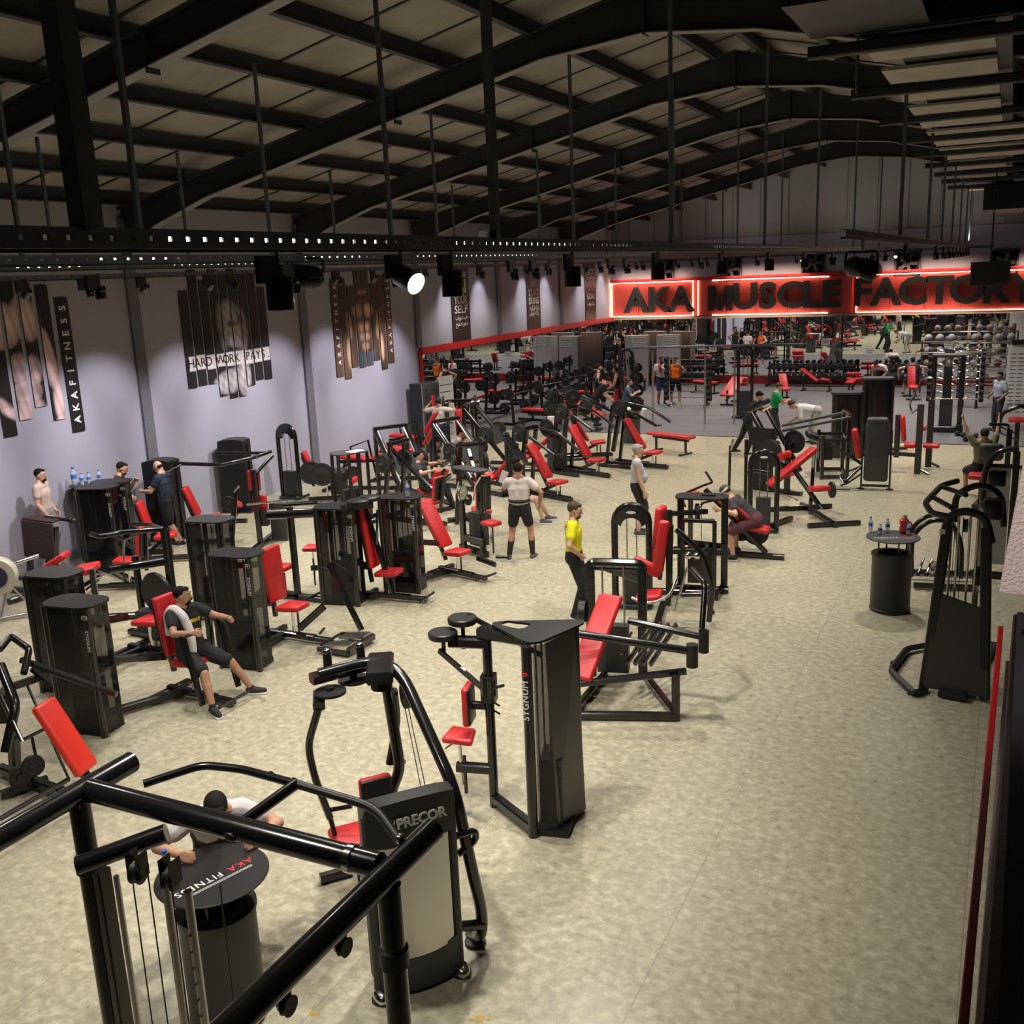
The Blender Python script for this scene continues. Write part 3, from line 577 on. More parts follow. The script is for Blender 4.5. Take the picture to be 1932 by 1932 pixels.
m.p('jug_body', RJG, P().lathe([(.055, 0), (.062, .01), (.06, .08), (.052, .1), (.062, .13), (.062, .19), (.035, .215), (.03, .225)], n=18)); m.p('jug_cap', CHR, P().lathe([(.034, .22), (.034, .245), (.028, .25)], n=14)); m.t('jug_handle', RJG, [(.06, 0, .17), (.1, 0, .15), (.1, 0, .07), (.06, 0, .05)], .01)
# ================================================================ tower machine with red seat (centre front)
m = M('rear_delt_machine', 'black tower machine with triangular holed lid, red seat and red chest pad', 'gym machine', (-3.5, 7.4, 0)); ox, oy = -3.5, 7.4
H = 1.8
tri = []
for (x, y), (x2, y2), (x3, y3) in (((-4.1, 7.6), (-3.44, 7.2), (-3.2, 7.98)), ((-3.44, 7.2), (-3.2, 7.98), (-4.1, 7.6)), ((-3.2, 7.98), (-4.1, 7.6), (-3.44, 7.2))):
    a = V((x, y)); p = a+(V((x3, y3))-a)*.22; q = a+(V((x2, y2))-a)*.22
    for k in range(6): t = k/5; c = p*(1-t)**2+a*2*t*(1-t)+q*t*t; tri.append((c.x-ox, c.y-oy))
n = len(tri); hc = V((-3.80-ox, 7.62-oy)); hol = [(hc.x+.12*cos(t)*.9+.0*sin(t), hc.y+.075*sin(t)+.03*cos(t)) for t in [2*pi*k/n+2.9 for k in range(n)]]
vs = [(x, y, H+dz) for dz in (0, .02) for x, y in tri]+[(x, y, H+dz) for dz in (0, .02) for x, y in hol]
# order the hole ring to match the outline by angle
ang = lambda p: math.atan2(p[1]-hc.y, p[0]-hc.x)
o2 = [(hc.x+.135*cos(ang(p)), hc.y+.11*sin(ang(p))) for p in tri]
vs = [(x, y, H) for x, y in tri]+[(x, y, H+.02) for x, y in tri]+[(x, y, H) for x, y in o2]+[(x, y, H+.02) for x, y in o2]
fs = []
for i in range(n):
    j = (i+1) % n; fs += [(i, n+i, n+j, j), (n+i, 3*n+i, 3*n+j, n+j), (2*n+i, i, j, 2*n+j), (2*n+i, 2*n+j, 3*n+j, 3*n+i)]
m.p('lid', BLM, P().add(vs, fs), smooth=False)
m.t('column', BLK, [(-3.5-ox, 7.2-oy, 0), (-3.5-ox, 7.2-oy, H)], .045, 0, 18)
o = text('lettering', 'SYGNUM', .085, LABW, m.r, (.0, -.2-.047, 1.32), (90, -90, 0), .002, .001, sp=1.1); text('lettering', 'II', .07, LABR, m.r, (0, -.247, 1.56), (90, -90, 0), .002, .002)
SHD = mat('satin_dark_panel', (.035, .034, .034), .32, coat=.2)
m.p('shield', SMK, P().add([(.05, -.18, .02), (.20, -.1, .02), (.13, -.08, H), (.05, -.17, H)], [(0, 1, 2, 3)]), smooth=False)
m.p('side_panel', SHD, P().add([(.20, -.1, .02), (.27, .38, .02), (.22, .38, H), (.13, -.08, H), (.18, -.08, .02), (.25, .38, .02), (.20, .38, H), (.11, -.06, H)], [(0, 1, 2, 3), (7, 6, 5, 4), (0, 4, 5, 1), (3, 2, 6, 7), (0, 3, 7, 4), (1, 5, 6, 2)]), smooth=False)
m.t('column', BLK, [(.2, .4, 0), (.2, .4, H)], .04, 0, 14); m.p('shield', SMK, P().add([(-.04, -.17, .02), (.16, .42, .02), (.16, .42, H), (-.04, -.17, H)], [(0, 1, 2, 3)]), smooth=False)
for k in range(5): m.t('guide_rod', STL, [(.02+k*.03, -.06+k*.06, .1), (.02+k*.03, -.06+k*.06, H-.02)], .009, 0, 8)
m.box('weight_stack', IRN, (.08, .1, .38), (.2, .32, .62), (0, 0, 15)); m.box('base_plate', BLM, (.1, .12, .03), (.3, .55, .06), (0, 0, 12))
pm = m.t('arm_post', BLK, [(-.56, .14, 0), (-.56, .14, 1.72)], .045, 0, 14); m.b('base_beam', BLK, (-.56, .14, .09), (0, -.2, .09), .09, .09)
m.b('head_beam', BLK, (-.62, .14, 1.74), (-.1, .1, 1.74), .14, .1); m.b('head_beam', BLK, (-.55, .14, 1.64), (-.9, .05, 1.64), .1, .1)
m.b('seat_beam', BLK, (-.56, .14, .38), (-.9, .06, .38), .085, .09); m.t('seat_post', CHR, [(-.86, .07, .2), (-.86, .07, .66)], .018, 0, 10); m.t('seat_post', BLK, [(-.82, .07, .12), (-.82, .07, .5)], .018, 0, 10)
m.pad('seat', (-.85, .07, .70), (.30, .28, .07), (0, 4, 14), r=.034, taper=.8); m.t('adjuster', BLK, [(-.9, .04, .64), (-.98, .0, .58)], .007, 0, 6)
m.b('pad_beam', BLK, (-.56, .14, 1.02), (-.72, .1, 1.02), .06, .07); m.pad('chest_pad', (-.76, .09, 1.03), (.07, .24, .38), (0, 0, 14), r=.03); m.pad('pad_shell', (-.735, .095, 1.03), (.04, .23, .36), (0, 0, 14), BLM, .018)
m.box('clamp', BLK, (-.56, .14, 1.2), (.13, .13, .26), (0, 0, 14))
for a, b in ((-.47, .12), (-.47, .12)): pass
for z in (1.02, 1.1, 1.28): m.t('pin', BLK, [(-.5, .08, z), (-.4, .02, z)], .01, 0, 6)
for x, y, z in ((-.92, -.02, 1.73), (-.80, .14, 1.83)):
    m.p('cam', BLM, P().lathe([(.001, 0), (.13, 0), (.135, .02), (.135, .05), (.125, .06), (.001, .062)], (x, y, z-.03), n=28)); m.t('cam_axle', BLK, [(x, y, 1.55), (x, y, z)], .02, 0, 8)
m.b('arm', BLK, (-.95, -.05, 1.58), (-.45, -.2, 1.36), .035, .05); m.b('arm', BLK, (-.78, .2, 1.86), (-.1, .34, 1.5), .03, .045)
m.t('handle_socket', BLK, [(-.42, -.2, 1.28), (-.42, -.2, 1.46)], .03, 0, 10); m.t('handle_socket', BLK, [(-.34, -.2, 1.3), (-.34, -.2, 1.44)], .03, 0, 10)
m.t('handle', BLM, [(-.40, -.2, 1.34), (-.22, -.22, 1.42)], .014, 0, 8)
# ================================================================ fly machine with branded front panel
m = M('fly_machine', 'fly machine seen from behind with bowed steel panel and chrome feet', 'gym machine', (-3.475, 5.175, 0), 49.9)
prof = [(-.33+.66*k/10, -.06*(1-((k-5)/5)**2)) for k in range(11)]     # bowed panel footprint, bulging to -y
def bowed(x0, x1, z0, z1, th, off, zt=None):
    vs = []; n = 11
    for k in range(n):
        u = -1+2*k/(n-1); x = x0+(x1-x0)*k/(n-1); y = off-.07*(1-u*u); zz = z1+(zt(u) if zt else 0)
        vs += [(x, y, z0), (x, y, zz), (x, y+th, z0), (x, y+th, zz)]
    fs = []
    for k in range(n-1):
        a = 4*k; b = a+4; fs += [(a, b, b+1, a+1), (a+2, a+3, b+3, b+2), (a+1, b+1, b+3, a+3), (a, a+2, b+2, b)]
    fs += [(0, 1, 3, 2), (4*n-4, 4*n-2, 4*n-1, 4*n-3)]; return P().add(vs, fs)
m.p('steel_panel', STL, bowed(-.25, .27, .30, 1.2, .02, -.06)); m.p('lower_panel', GRY, bowed(-.29, .31, .03, .32, .05, -.05)); m.p('head_cover', BLM, bowed(-.31, .33, 1.17, 1.46, .13, -.065, lambda u: .05*(1-u*u)))
m.p('back_cover', BLM, P().box((0, .10, .72), (.58, .18, 1.36)), smooth=False)
for x in (-.29, .31):
    m.t('side_rail', GRY, [(x, -.02, .04), (x, -.02, 1.4)], .035, 0, 12); m.p('chrome_foot', CHR, P().ell((x-.0, -.06, .035), (.06, .09, .05))); m.p('rubber_foot', RUB, P().lathe([(.07, 0), (.07, .02)], (x, -.06, 0)))
text('lettering', 'PRECOR', .095, LABW, m.r, (.06, -.155, 1.36), (83, 0, 3), .003, .003); text('lettering', '///', .08, LABW, m.r, (-.155, -.142, 1.35), (83, 0, -6), .002, 0)
m.t('frame_tube', BLK, [(.52, .3, .02), (.53, .1, .10), (.56, .12, .3), (.50, .1, .62), (.40, .12, 1.35), (.30, .9, 1.98), (.15, 1.1, 2.04), (-.28, 1.12, 2.0)], .045, .18, 14)
m.t('foot_tube', BLK, [(.35, .05, .3), (.55, .1, .22)], .04, .05); m.p('foot_plate', RUB, P().lathe([(.08, 0), (.08, .03), (.05, .04)], (.52, .2, 0))); m.t('side_grip', BLK, [(.36, .06, 1.02), (.52, .08, 1.02), (.54, .1, .92), (.38, .08, .86)], .026, .08, 12)
m.t('frame_tube', BLK, [(.24, 1.15, .05), (.2, 1.1, .9), (.28, 1.05, 1.1), (.22, 1.1, 1.98)], .045, .1, 14); m.b('base_rail', BLK, (0, .25, .06), (.05, 1.5, .06), .1, .08); m.b('base_cross', BLK, (-.35, 1.5, .05), (.4, 1.5, .05), .08, .07)
m.b('head_plate', BLK, (.1, .8, 2.0), (.22, 1.15, 2.02), .2, .1); m.b('top_cross', BLK, (-.34, 1.12, 1.97), (.12, 1.2, 1.97), .1, .08)
for x in (-.2, .06): m.t('stop_post', BLK, [(x, 1.15, 1.95), (x, 1.15, 2.15)], .034, 0, 12); m.p('chrome_cap', CHR, P().ell((x, 1.15, 2.155), (.034, .034, .03)))
for x, y in ((-.22, 1.05), (.0, 1.2), (.15, .95)): m.p('cam', BLM, P().lathe([(.001, 0), (.12 if x < .1 else .08, 0), (.12 if x < .1 else .08, .02), (.03, .025), (.03, .05)], (x, y, 1.86), n=24))
m.p('weight_disc', BLM, P().lathe([(.001, 0), (.1, 0), (.1, .05), (.001, .05)], (.3, .9, 1.78), (1, 0, 0), 22))
m.b('arm_block', BLK, (-.33, .98, 1.80), (-.28, 1.16, 1.84), .09, .07)
a1 = m.t('swing_arm', BLK, [(-.33, 1.0, 1.78), (-.42, 1.1, 1.45), (-.38, 1.15, 1.15), (-.28, 1.2, .75)], .03, .12, 12); m.t('hand_grip', RUB, [(-.28, 1.2, .76), (-.25, 1.22, .58)], .02, 0, 10, par=a1); m.t('hand_grip', BLK, [(-.3, 1.2, .82), (-.12, 1.1, .86)], .018, 0, 8, par=a1)
a2 = m.t('swing_arm', BLK, [(.26, 1.0, 1.8), (.3, 1.1, 1.5), (.22, 1.15, 1.12)], .03, .1, 12); m.t('hand_grip', RUB, [(.22, 1.15, 1.12), (.34, 1.1, 1.13)], .018, 0, 8, par=a2)
m.t('cable', CBL, [(.3, .9, 1.75), (.26, .3, .9)], .004, 0, 5); m.t('cable', CBL, [(.33, .92, 1.75), (.3, .3, .9)], .004, 0, 5)
m.pad('seat', (-.1, 1.22, .52), (.36, .36, .08), r=.038); m.t('seat_post', CHR, [(-.1, 1.25, .08), (-.1, 1.25, .5)], .03); m.pad('back_pad', (.05, .98, .92), (.26, .07, .42), (-4, 0, 0), r=.033); m.pad('pad_shell', (.05, .94, .92), (.25, .03, .4), (-4, 0, 0), BLM, .014)
# ================================================================ balcony edge at the viewer's right
m = M('balcony_edge', 'dark balcony parapet with thin red trim at the right edge of the picture', 'parapet', (.2, 2.8, 0))
def B3(x, y, z): return (x-.2, y-2.8, z)
A = V((.008, 1.55, 3.5)); Bq = V((.052, 4.0, 3.5))
m.b('red_trim', DRD, A-V((.2, 2.8, 0)), Bq-V((.2, 2.8, 0)), .018, .05); m.b('pale_rail', STL, B3(.032, 1.6, 3.53), B3(.075, 3.6, 3.53), .012, .02)
m.b('dark_rail', BLM, B3(.05, 1.5, 3.56), B3(.105, 3.9, 3.56), .035, .1)
m.p('parapet_wall', DKW, P().add([B3(.06, 1.3, 2.4), B3(.10, 3.9, 2.4), B3(.10, 3.9, 3.62), B3(.06, 1.3, 3.62), B3(.8, 1.3, 2.4), B3(.8, 3.9, 2.4), B3(.8, 3.9, 3.62), B3(.8, 1.3, 3.62)], [(0, 1, 2, 3), (7, 6, 5, 4), (3, 2, 6, 7), (1, 5, 6, 2), (0, 3, 7, 4), (0, 4, 5, 1)]), smooth=False)
TWL = mat('towel_pink_white', (.72, .6, .56), .9, bump=.8, bs=90)
ta = aty(1912, 1000, 3.4); t = M('towel', 'pale pink towel hanging at the right edge of the picture', 'towel', tuple(ta)); tb_ = aty(1885, 1118, 3.4)-ta; tc = aty(1932, 870, 3.4)-ta; td = aty(1932, 1118, 3.4)-ta
t.p('towel_cloth', TWL, P().add([(tb_.x, 0, tb_.z), (tc.x, 0, tc.z), (tc.x+.2, 0, tc.z+.05), (td.x+.2, 0, td.z), (tb_.x, .05, tb_.z), (tc.x, .05, tc.z), (tc.x+.2, .05, tc.z+.05), (td.x+.2, .05, td.z)], [(0, 1, 2, 3), (7, 6, 5, 4), (0, 4, 5, 1), (1, 5, 6, 2), (3, 7, 4, 0), (2, 6, 7, 3)]))
t.b('towel_hook', BLK, (td.x+.02, .02, td.z), (td.x+.05, .02, td.z-.5), .03)
# ================================================================ cable tower at right
m = M('cable_tower', 'tall black cable tower with bent top bars standing on the right side', 'gym machine', (-.25, 11.9, 0), -6)
for x in (-.32, .32): m.b('upright', BLM, (x, -.25, .03), (x*.62, -.1, 1.95), .11, .09)
m.t('top_arch', BLM, [(-.22, -.1, 1.9), (-.18, -.1, 2.08), (0, -.1, 2.14), (.18, -.1, 2.08), (.26, -.1, 1.8)], .045, .1, 8)
m.p('lower_panel', SHD, P().add([(-.33, -.3, .06), (.36, -.3, .06), (.27, -.2, 1.05), (-.25, -.2, 1.18), (-.33, -.26, .06), (.36, -.26, .06), (.27, -.16, 1.05), (-.25, -.16, 1.18)], [(0, 1, 2, 3), (7, 6, 5, 4), (3, 2, 6, 7), (0, 3, 7, 4), (1, 5, 6, 2)]), smooth=False)
m.t('top_bar', BLM, [(-.18, -.1, 2.05), (-.38, -.05, 2.06), (-.52, .35, 2.08), (-.5, 1.3, 2.1), (-.35, 1.55, 2.12)], .035, .1, 8)
m.t('top_bar', BLM, [(-.5, .7, 2.08), (-.2, .2, 2.08)], .03, 0, 8); m.t('top_bar', BLM, [(-.5, 1.25, 2.1), (-.15, .85, 2.1)], .03, 0, 8)
m.t('top_arch', BLM, [(-.3, 1.1, 1.7), (-.3, 1.1, 2.05), (-.05, 1.1, 2.2), (.2, 1.1, 2.1), (.25, 1.1, 1.7)], .04, .12, 8)
for k, x in enumerate((-.17, -.1, .02, .1)): m.t('guide_rod', STL, [(x, .02, .1), (x, .02, 2.05)], .014, 0, 8)
for x in (-.13, -.05): m.t('cable', CBL, [(x, -.02, .6), (x, -.02, 2.05)], .004, 0, 5)
m.b('adjustment_rail', STL, (.12, .1, .1), (.12, .1, 2.2), .04, .04); m.pad('carriage', (.12, .06, 1.35), (.09, .09, .2), m=BLM, r=.02); m.p('pulley', BLM, P().lathe([(.01, -.02), (.08, -.02), (.07, 0), (.08, .02), (.01, .02)], (-.02, -.04, 1.95), (1, 0, 0), 18))
m.pad('shroud', (.14, .9, 1.95), (.22, .2, .24), m=BLM, r=.04); m.pad('shroud', (.1, 1.5, 2.2), (.2, .12, .2), m=BLM, r=.03)
m.box('weight_stack', IRN, (0, .12, .5), (.3, .18, .85)); m.t('stabilizer', BLM, [(-.3, -.28, .04), (-.38, -.5, .05), (-.75, .05, .06), (-.72, .85, .06), (-.3, 1.35, .06)], .04, .08, 6)
m.b('base_rail', BLM, (0, -.4, .05), (.1, 1.5, .05), .3, .07); m.p('sticker', WHT, P().box((-.24, -.15, 1.88), (.06, .005, .07)), smooth=False)
for x in (-.42, -.78): m.p('rubber_foot', RUB, P().box((x, -.42 if x > -.5 else .4, .02), (.08, .06, .035)), smooth=False)
# chrome loop machine behind the bottle table
m = M('dip_machine', 'arched black tube machine with chrome fittings behind the bottle table', 'gym machine', (-.78, 15.9, 0), 10)
for y in (-.15, .18): m.t('arch_tube', BLK, [(-.32, y, .15), (-.34, y, .8), (-.1, y, 1.05), (.2, y, 1.02), (.36, y, .7), (.38, y, .15)], .035, .2, 12)
m.b('base_rail', BLK, (-.3, -.3, .06), (.6, -.3, .06), .08, .07); m.b('base_rail', BLK, (-.3, .4, .06), (.6, .4, .06), .08, .07); m.p('cam', CHR, P().lathe([(.001, 0), (.1, 0), (.1, .05), (.001, .05)], (0, -.2, .3), (0, 1, 0)))
for k in range(4): m.t('chrome_bar', CHR, [(-.25+k*.12, -.35, .25), (-.15+k*.12, -.1, .42)], .018, 0, 8); m.p('bar_end', BLM, P().ell((-.25+k*.12, -.35, .25), (.035, .035, .035)))
# ================================================================ shared machine parts
def tower_c(m, x, y, rz=0, w=.56, d=.34, h=1.52, code=None, shield=True):
    T = Matrix.Rotation(radians(rz), 3, 'Z'); q = lambda a, b, c: tuple(T @ V((a, b, 0))+V((x, y, c)))
    m.p('lid', BLM, P().prism(guitar(w+.16, d+.12, .4), h, h+.022, (x, y, 0), (0, 0, rz)))
    for a in (-w/2, w/2): m.t('column', BLK, [q(a, -d/2, 0), q(a, -d/2, h)], .042, 0, 14)
    m.b('rear_post', BLK, q(-w/2+.05, d/2, 0), q(-w/2+.05, d/2, h), .06, .05); m.b('rear_post', BLK, q(w/2-.05, d/2, 0), q(w/2-.05, d/2, h), .06, .05)
    if shield:
        m.box('shield', SMK, q(0, -d/2-.01, h/2), (w-.08, .008, h-.04), (0, 0, rz)); m.box('shield', SMK, q(w/2, 0, h/2), (.008, d-.06, h-.04), (0, 0, rz)); m.box('shield', SMK, q(-w/2, 0, h/2), (.008, d-.06, h-.04), (0, 0, rz))
    for a in (-.09, .09): m.t('guide_rod', STL, [q(a, 0, .1), q(a, 0, h)], .011, 0, 8)
    m.t('cable', CBL, [q(0, 0, .5), q(0, 0, h)], .005, 0, 5)
    p = P()
    for k in range(10): p.box(q(0, 0, .16+k*.052), (w*.62, d*.5, .045), (0, 0, rz))
    m.p('weight_stack', IRN, p, smooth=False); m.box('base_plate', BLM, q(0, 0, .04), (w, d, .07), (0, 0, rz))
    if code:
        c = q(w/2, -d/2-.046, h-.09); o = m.p('badge', LABW, P().prism(guitar(.075, .05, .3), 0, .003, c, (90, 0, rz))); m.p('badge_field', BLM, P().prism(guitar(.067, .042, .3), 0, .003, (c[0], c[1]-.001, c[2]) if rz == 0 else q(w/2, -d/2-.0475, h-.09), (90, 0, rz)))
        text('badge_lettering', code, .036, LABW, m.r, q(w/2, -d/2-.052, h-.09), (90, 0, rz), .001); text('lettering', 'SYGNUM', .06, LABW, m.r, q(w/2, -d/2-.044, h-.36), (90, 90, rz), .001)
def tower_b(m, x, y, rz=0, w=.62, d=.32, h=1.55, mt=None, arch=.07):       # solid shrouded stack with arched head
    pr = [(-w/2, 0), (w/2, 0)]+[(w/2*cos(t), h-arch+arch*sin(t)) for t in [pi*k/10 for k in range(11)]]
    m.p('shroud', mt or BLM, P().prism(pr, -d/2, d/2, (x, y, 0), Matrix.Rotation(radians(rz), 3, 'Z') @ Matrix.Rotation(radians(90), 3, 'X')), smooth=True)
    T = Matrix.Rotation(radians(rz), 3, 'Z')
    for a in (-w/2-.02, w/2+.02): m.t('side_post', BLK, [tuple(T @ V((a, 0, .02))+V((x, y, 0))), tuple(T @ V((a, 0, h-.12))+V((x, y, 0)))], .022, 0, 8)
    m.box('base_plate', BLM, (x, y, .02), (w+.12, d+.1, .04), (0, 0, rz))
def arch_tower(m, x, y, rz=0, w=.42, h=1.5, emblem=True):
    T = Matrix.Rotation(radians(rz), 3, 'Z'); q = lambda a, b, c: tuple(T @ V((a, b, 0))+V((x, y, c)))
    pts = [q(-w/2, 0, .05), q(-w/2, 0, h-w/2)]+[q(-w/2*cos(t), 0, h-w/2+w/2*sin(t)) for t in [pi*k/8 for k in range(1, 8)]]+[q(w/2, 0, h-w/2), q(w/2, 0, .05)]
    m.t('arch_frame', BLK, pts, .05, 0, 12)
    inner = [(-(w/2-.01)*cos(t), h-w/2+(w/2-.01)*sin(t)) for t in [pi*k/10 for k in range(11)]]; low = [(-(w/2-.1)*cos(t), h-w/2-.06+(w/2-.12)*sin(t)) for t in [pi*k/10 for k in range(11)]]
    vs = [q(a, b, c) for b in (-.05, .05) for a, c in inner+low]; n = 11
    fs = [(i, i+1, n+i+1, n+i) for i in range(n-1)]+[(2*n+n+i, 2*n+n+i+1, 2*n+i+1, 2*n+i) for i in range(n-1)]+[(i+n, i+n+1, 3*n+i+1, 3*n+i) for i in range(n-1)]+[(i+1, i, 2*n+i, 2*n+i+1) for i in range(n-1)]
    m.p('arch_shroud', BLK, P().add(vs, fs))
    if emblem: m.p('emblem', LABW, P().ell(q(0, -.055, h-.1), (.07, .004, .022), (0, 0, rz)))
    for a in (-.07, .07): m.t('guide_rod', STL, [q(a, 0, .1), q(a, 0, h-.12)], .01, 0, 8)
    m.box('weight_stack', IRN, q(0, 0, .36), (w*.55, .12, .6), (0, 0, rz)); m.t('base_loop', BLK, [q(-w/2, .3, .05), q(-w/2-.02, -.12, .05), q(w/2+.02, -.12, .05), q(w/2, .3, .05)], .035, .08, 10)
def seat(m, x, y, h=.5, w=.38, d=.38, bh=.72, bw=.3, rec=12, mt=None, gap=.06, rz=0, post=True, bt=1.0):
    T = Matrix.Rotation(radians(rz), 3, 'Z'); q = lambda a, b, c: tuple(T @ V((a, b, 0))+V((x, y, c))); R = lambda a: T @ Matrix.Rotation(radians(a), 3, 'X')
    m.pad('seat', q(0, 0, h), (w, d, .085), R(4), mt, .04, .82)
    if bh:
        s, c = sin(radians(rec)), cos(radians(rec)); yy = -d/2-gap; L = bh/2
        m.pad('back_pad', q(0, yy-s*L, h+.06+c*L), (bw, .085, bh), R(rec), mt, .04); m.pad('pad_shell', q(0, yy-.05-s*L, h+.06+c*L), (bw-.02, .035, bh-.03), R(rec), BLM, .016)
        m.b('back_frame', BLK, q(0, yy-.08+s*.1, h-.18), q(0, yy-.09-s*bh*.8, h+.06+c*bh*.8), .06, .06)
    if post: m.t('seat_post', CHR, [q(0, -.02, .1), q(0, -.02, h-.04)], .022, 0, 8); m.t('seat_post', BLK, [q(0, .07, .12), q(0, .07, h-.08)], .016, 0, 8)
    m.b('seat_rail', BLK, q(0, -d/2-.25, .08), q(0, d/2+.15, .08), .09, .08)
def plates(m, x, y, z, n=3, ax=(1, 0, 0), r=.22, name='weight_plate', w=.035):
    a = V(ax).normalized(); m.t('sleeve', STL, [tuple(V((x, y, z))-a*.1), tuple(V((x, y, z))+a*(.06+n*w))], .024, 0, 8)
    for k in range(n): m.disc(name, RUB, tuple(V((x, y, z))+a*(k*(w+.004))), ax, r*(1 if k % 2 == 0 else .94), w, 22)
def press(name, label, loc, rz, code=None, side=1, ty=0, rec=10, foot=False, lever=True, h=.5, tw=.56, toff=.92, trz=90, bh=.74, bw=.32, lev='press', seat_m=None, tworld=None, twr=0):
    m = M(name, label, 'gym machine', loc, rz)
    if tworld: o_ = Matrix.Rotation(radians(-rz), 3, 'Z') @ V((tworld[0]-loc[0], tworld[1]-loc[1], 0)); side, toff, ty, trz = (1 if o_.x > 0 else -1), abs(o_.x), o_.y, twr-rz
    seat(m, 0, 0, h, .36, .38, bh, bw, rec, seat_m)
    tower_c(m, side*toff, ty, trz, code=code, w=tw)
    m.b('base_beam', BLK, (0, -.2, .07), (side*(toff-.15), ty-.1, .07), .09, .09); m.b('base_beam', BLK, (-.3, -.42, .05), (.3, -.42, .05), .08, .07)
    m.b('link_beam', BLK, (side*.1, -.32, .55), (side*(toff-.15), ty-.12, .75), .08, .09)
    if lever:
        for s in (-1, 1):
            if lev == 'press':
                a = m.b('lever_arm', BLK, (s*.30, .42, .12), (s*.30, .22, .98), .07, .045); m.t('grip', RUB, [(s*.30, .22, .95), (s*.30, .36, .98), (s*.18, .38, .98)], .018, .04, 8, par=a)
            elif lev == 'bar':
                a = m.b('lever_arm', BLK, (s*.26, -.3, 1.3), (s*.34, .3, 1.12), .06, .05); m.t('grip', RUB, [(s*.34, .28, 1.12), (s*.34, .42, 1.0)], .018, 0, 8, par=a)
    m.t('foot_bar', BLK, [(-.25, .62, .1), (.25, .62, .1)], .02, 0, 8); m.b('base_beam', BLK, (0, .2, .07), (0, .62, .07), .08, .07)
    if foot:
        for s in (-.18, .18):
            f = m.box('foot_plate', STL, (s, .88, .12), (.2, .42, .025), (8, 0, 0)); p = P()
            for i in range(5):
                for j in range(10): p.lathe([(.011, 0), (.011, .004)], (s-.08+i*.04, .70+j*.04, .108+j*.0055+.014), (0, 0, 1), 6)
            o = obj('tread_dimples', p, BLM, f); o['kind'] = 'stuff'
        m.b('foot_frame', BLK, (-.3, 1.1, .09), (.3, 1.1, .09), .06, .09); m.b('foot_frame', BLK, (-.3, .6, .06), (-.3, 1.1, .06), .05, .06); m.b('foot_frame', BLK, (.3, .6, .06), (.3, 1.1, .06), .05, .06)
        a = m.b('lever_arm', BLK, (.02, .1, .2), (-.14, .42, .5), .07, .1); m.t('pedal', BLK, [(.1, .5, .2), (.28, .72, .36)], .018, 0, 8)
    return m
# ---------------------------------------------------------------- rows of selector machines (users face +X, towers on their right)
# seated man's machine, tower C10
m10 = press('chest_press', 'chest press with tower badge C10, used by the seated man with the towel', (-8.58, 8.42), -92, 'C10', tworld=(-9.12, 7.36), twr=8, rec=8)
press('row_machine', 'machine tower with bare lid just behind the C10 tower', (-10.2, 9.35), -90, None, tworld=(-10.35, 8.1), twr=8, rec=5, lever=False, bh=0)
m = M('pulldown_station', 'high black frame with roller arms between the C10 tower and the red backless seat', 'gym machine', (-10.5, 9.6, 0), 10)
m.b('post', BLK, (.3, .2, .02), (.3, .2, 1.65), .1, .1); m.b('post', BLK, (-.35, .35, .02), (-.35, .35, 1.2), .08, .08)
m.t('roller', BLK, [(-.5, .0, 1.1), (.3, .2, 1.2)], .06, 0, 12); m.t('lever', BLK, [(.3, .2, 1.65), (-.3, .1, 1.62), (-.5, -.1, 1.6), (-.75, .0, 1.6)], .035, .08, 10); m.t('lever', BLK, [(.3, .2, 1.65), (-.1, .5, 1.62), (-.5, .6, 1.6)], .03, .08, 10)
m.t('grip_arm', STL, [(-.1, .15, 1.58), (-.3, .1, 1.5), (-.35, .1, 1.2)], .014, .05, 8); m.p('cam_cover', BLM, P().lathe([(.001, 0), (.28, 0), (.3, .03), (.28, .06), (.001, .06)], (.1, .1, .75), (.2, 1, 0), 24))
m.b('base_rail', BLK, (-.6, .35, .06), (.9, .1, .06), .1, .08); m.b('base_rail', BLK, (.3, -.5, .06), (.3, .7, .06), .08, .08); m.b('brace', BLK, (.3, .2, .5), (1.1, -.2, .6), .1, .1); m.b('post', BLK, (1.1, -.2, .02), (1.1, -.2, .6), .08, .08); m.box('counterweight', IRN, (.0, .1, .35), (.4, .2, .3))
press('shoulder_press', 'machine with tower badge C9, tall red back pad and two perforated foot plates', (-8.68, 10.5), -90, 'C9', tworld=(-8.72, 9.54), twr=8, rec=4, foot=True, bh=.78, bw=.36, lever=False)
m = M('grip_post', 'slanted black post with bent grips beside the two perforated foot plates', 'gym machine', (-8.3, 11.05, 0), -90)
m.b('slant_post', BLK, (0, .35, .05), (0, -.12, .98), .06, .08); m.t('grip', BLK, [(0, -.1, .95), (-.16, -.16, .98), (-.2, -.08, .9), (-.2, .02, .86)], .012, .04, 8); m.t('grip', BLK, [(0, -.12, .92), (.1, -.16, .96)], .012, 0, 8)
press('pec_machine', 'machine tower with blue-marked lid behind tower C9, black roller arm', (-10.1, 12.0), -90, None, tworld=(-10.4, 10.9), twr=8, rec=5, lever=False, bh=0)
m = M('roller_arm', 'thick black roller arm sticking out right of the blue-marked lid', 'gym machine', (-9.8, 12.0, 0), 0)
m.b('post', BLK, (0, 0, 0), (0, 0, 1.5), .09, .09); m.t('roller', BLK, [(-.35, -.1, 1.38), (.5, .12, 1.42)], .075, 0, 16); m.t('lever', BLK, [(-.2, .1, 1.5), (.3, .35, 1.52), (.55, .2, 1.45)], .035, .08, 10); m.t('chrome_rod', CHR, [(-.8, -.05, 1.5), (-.1, .25, 1.56)], .014, 0, 8); m.b('base_rail', BLK, (-.5, 0, .05), (.5, 0, .05), .09, .08)
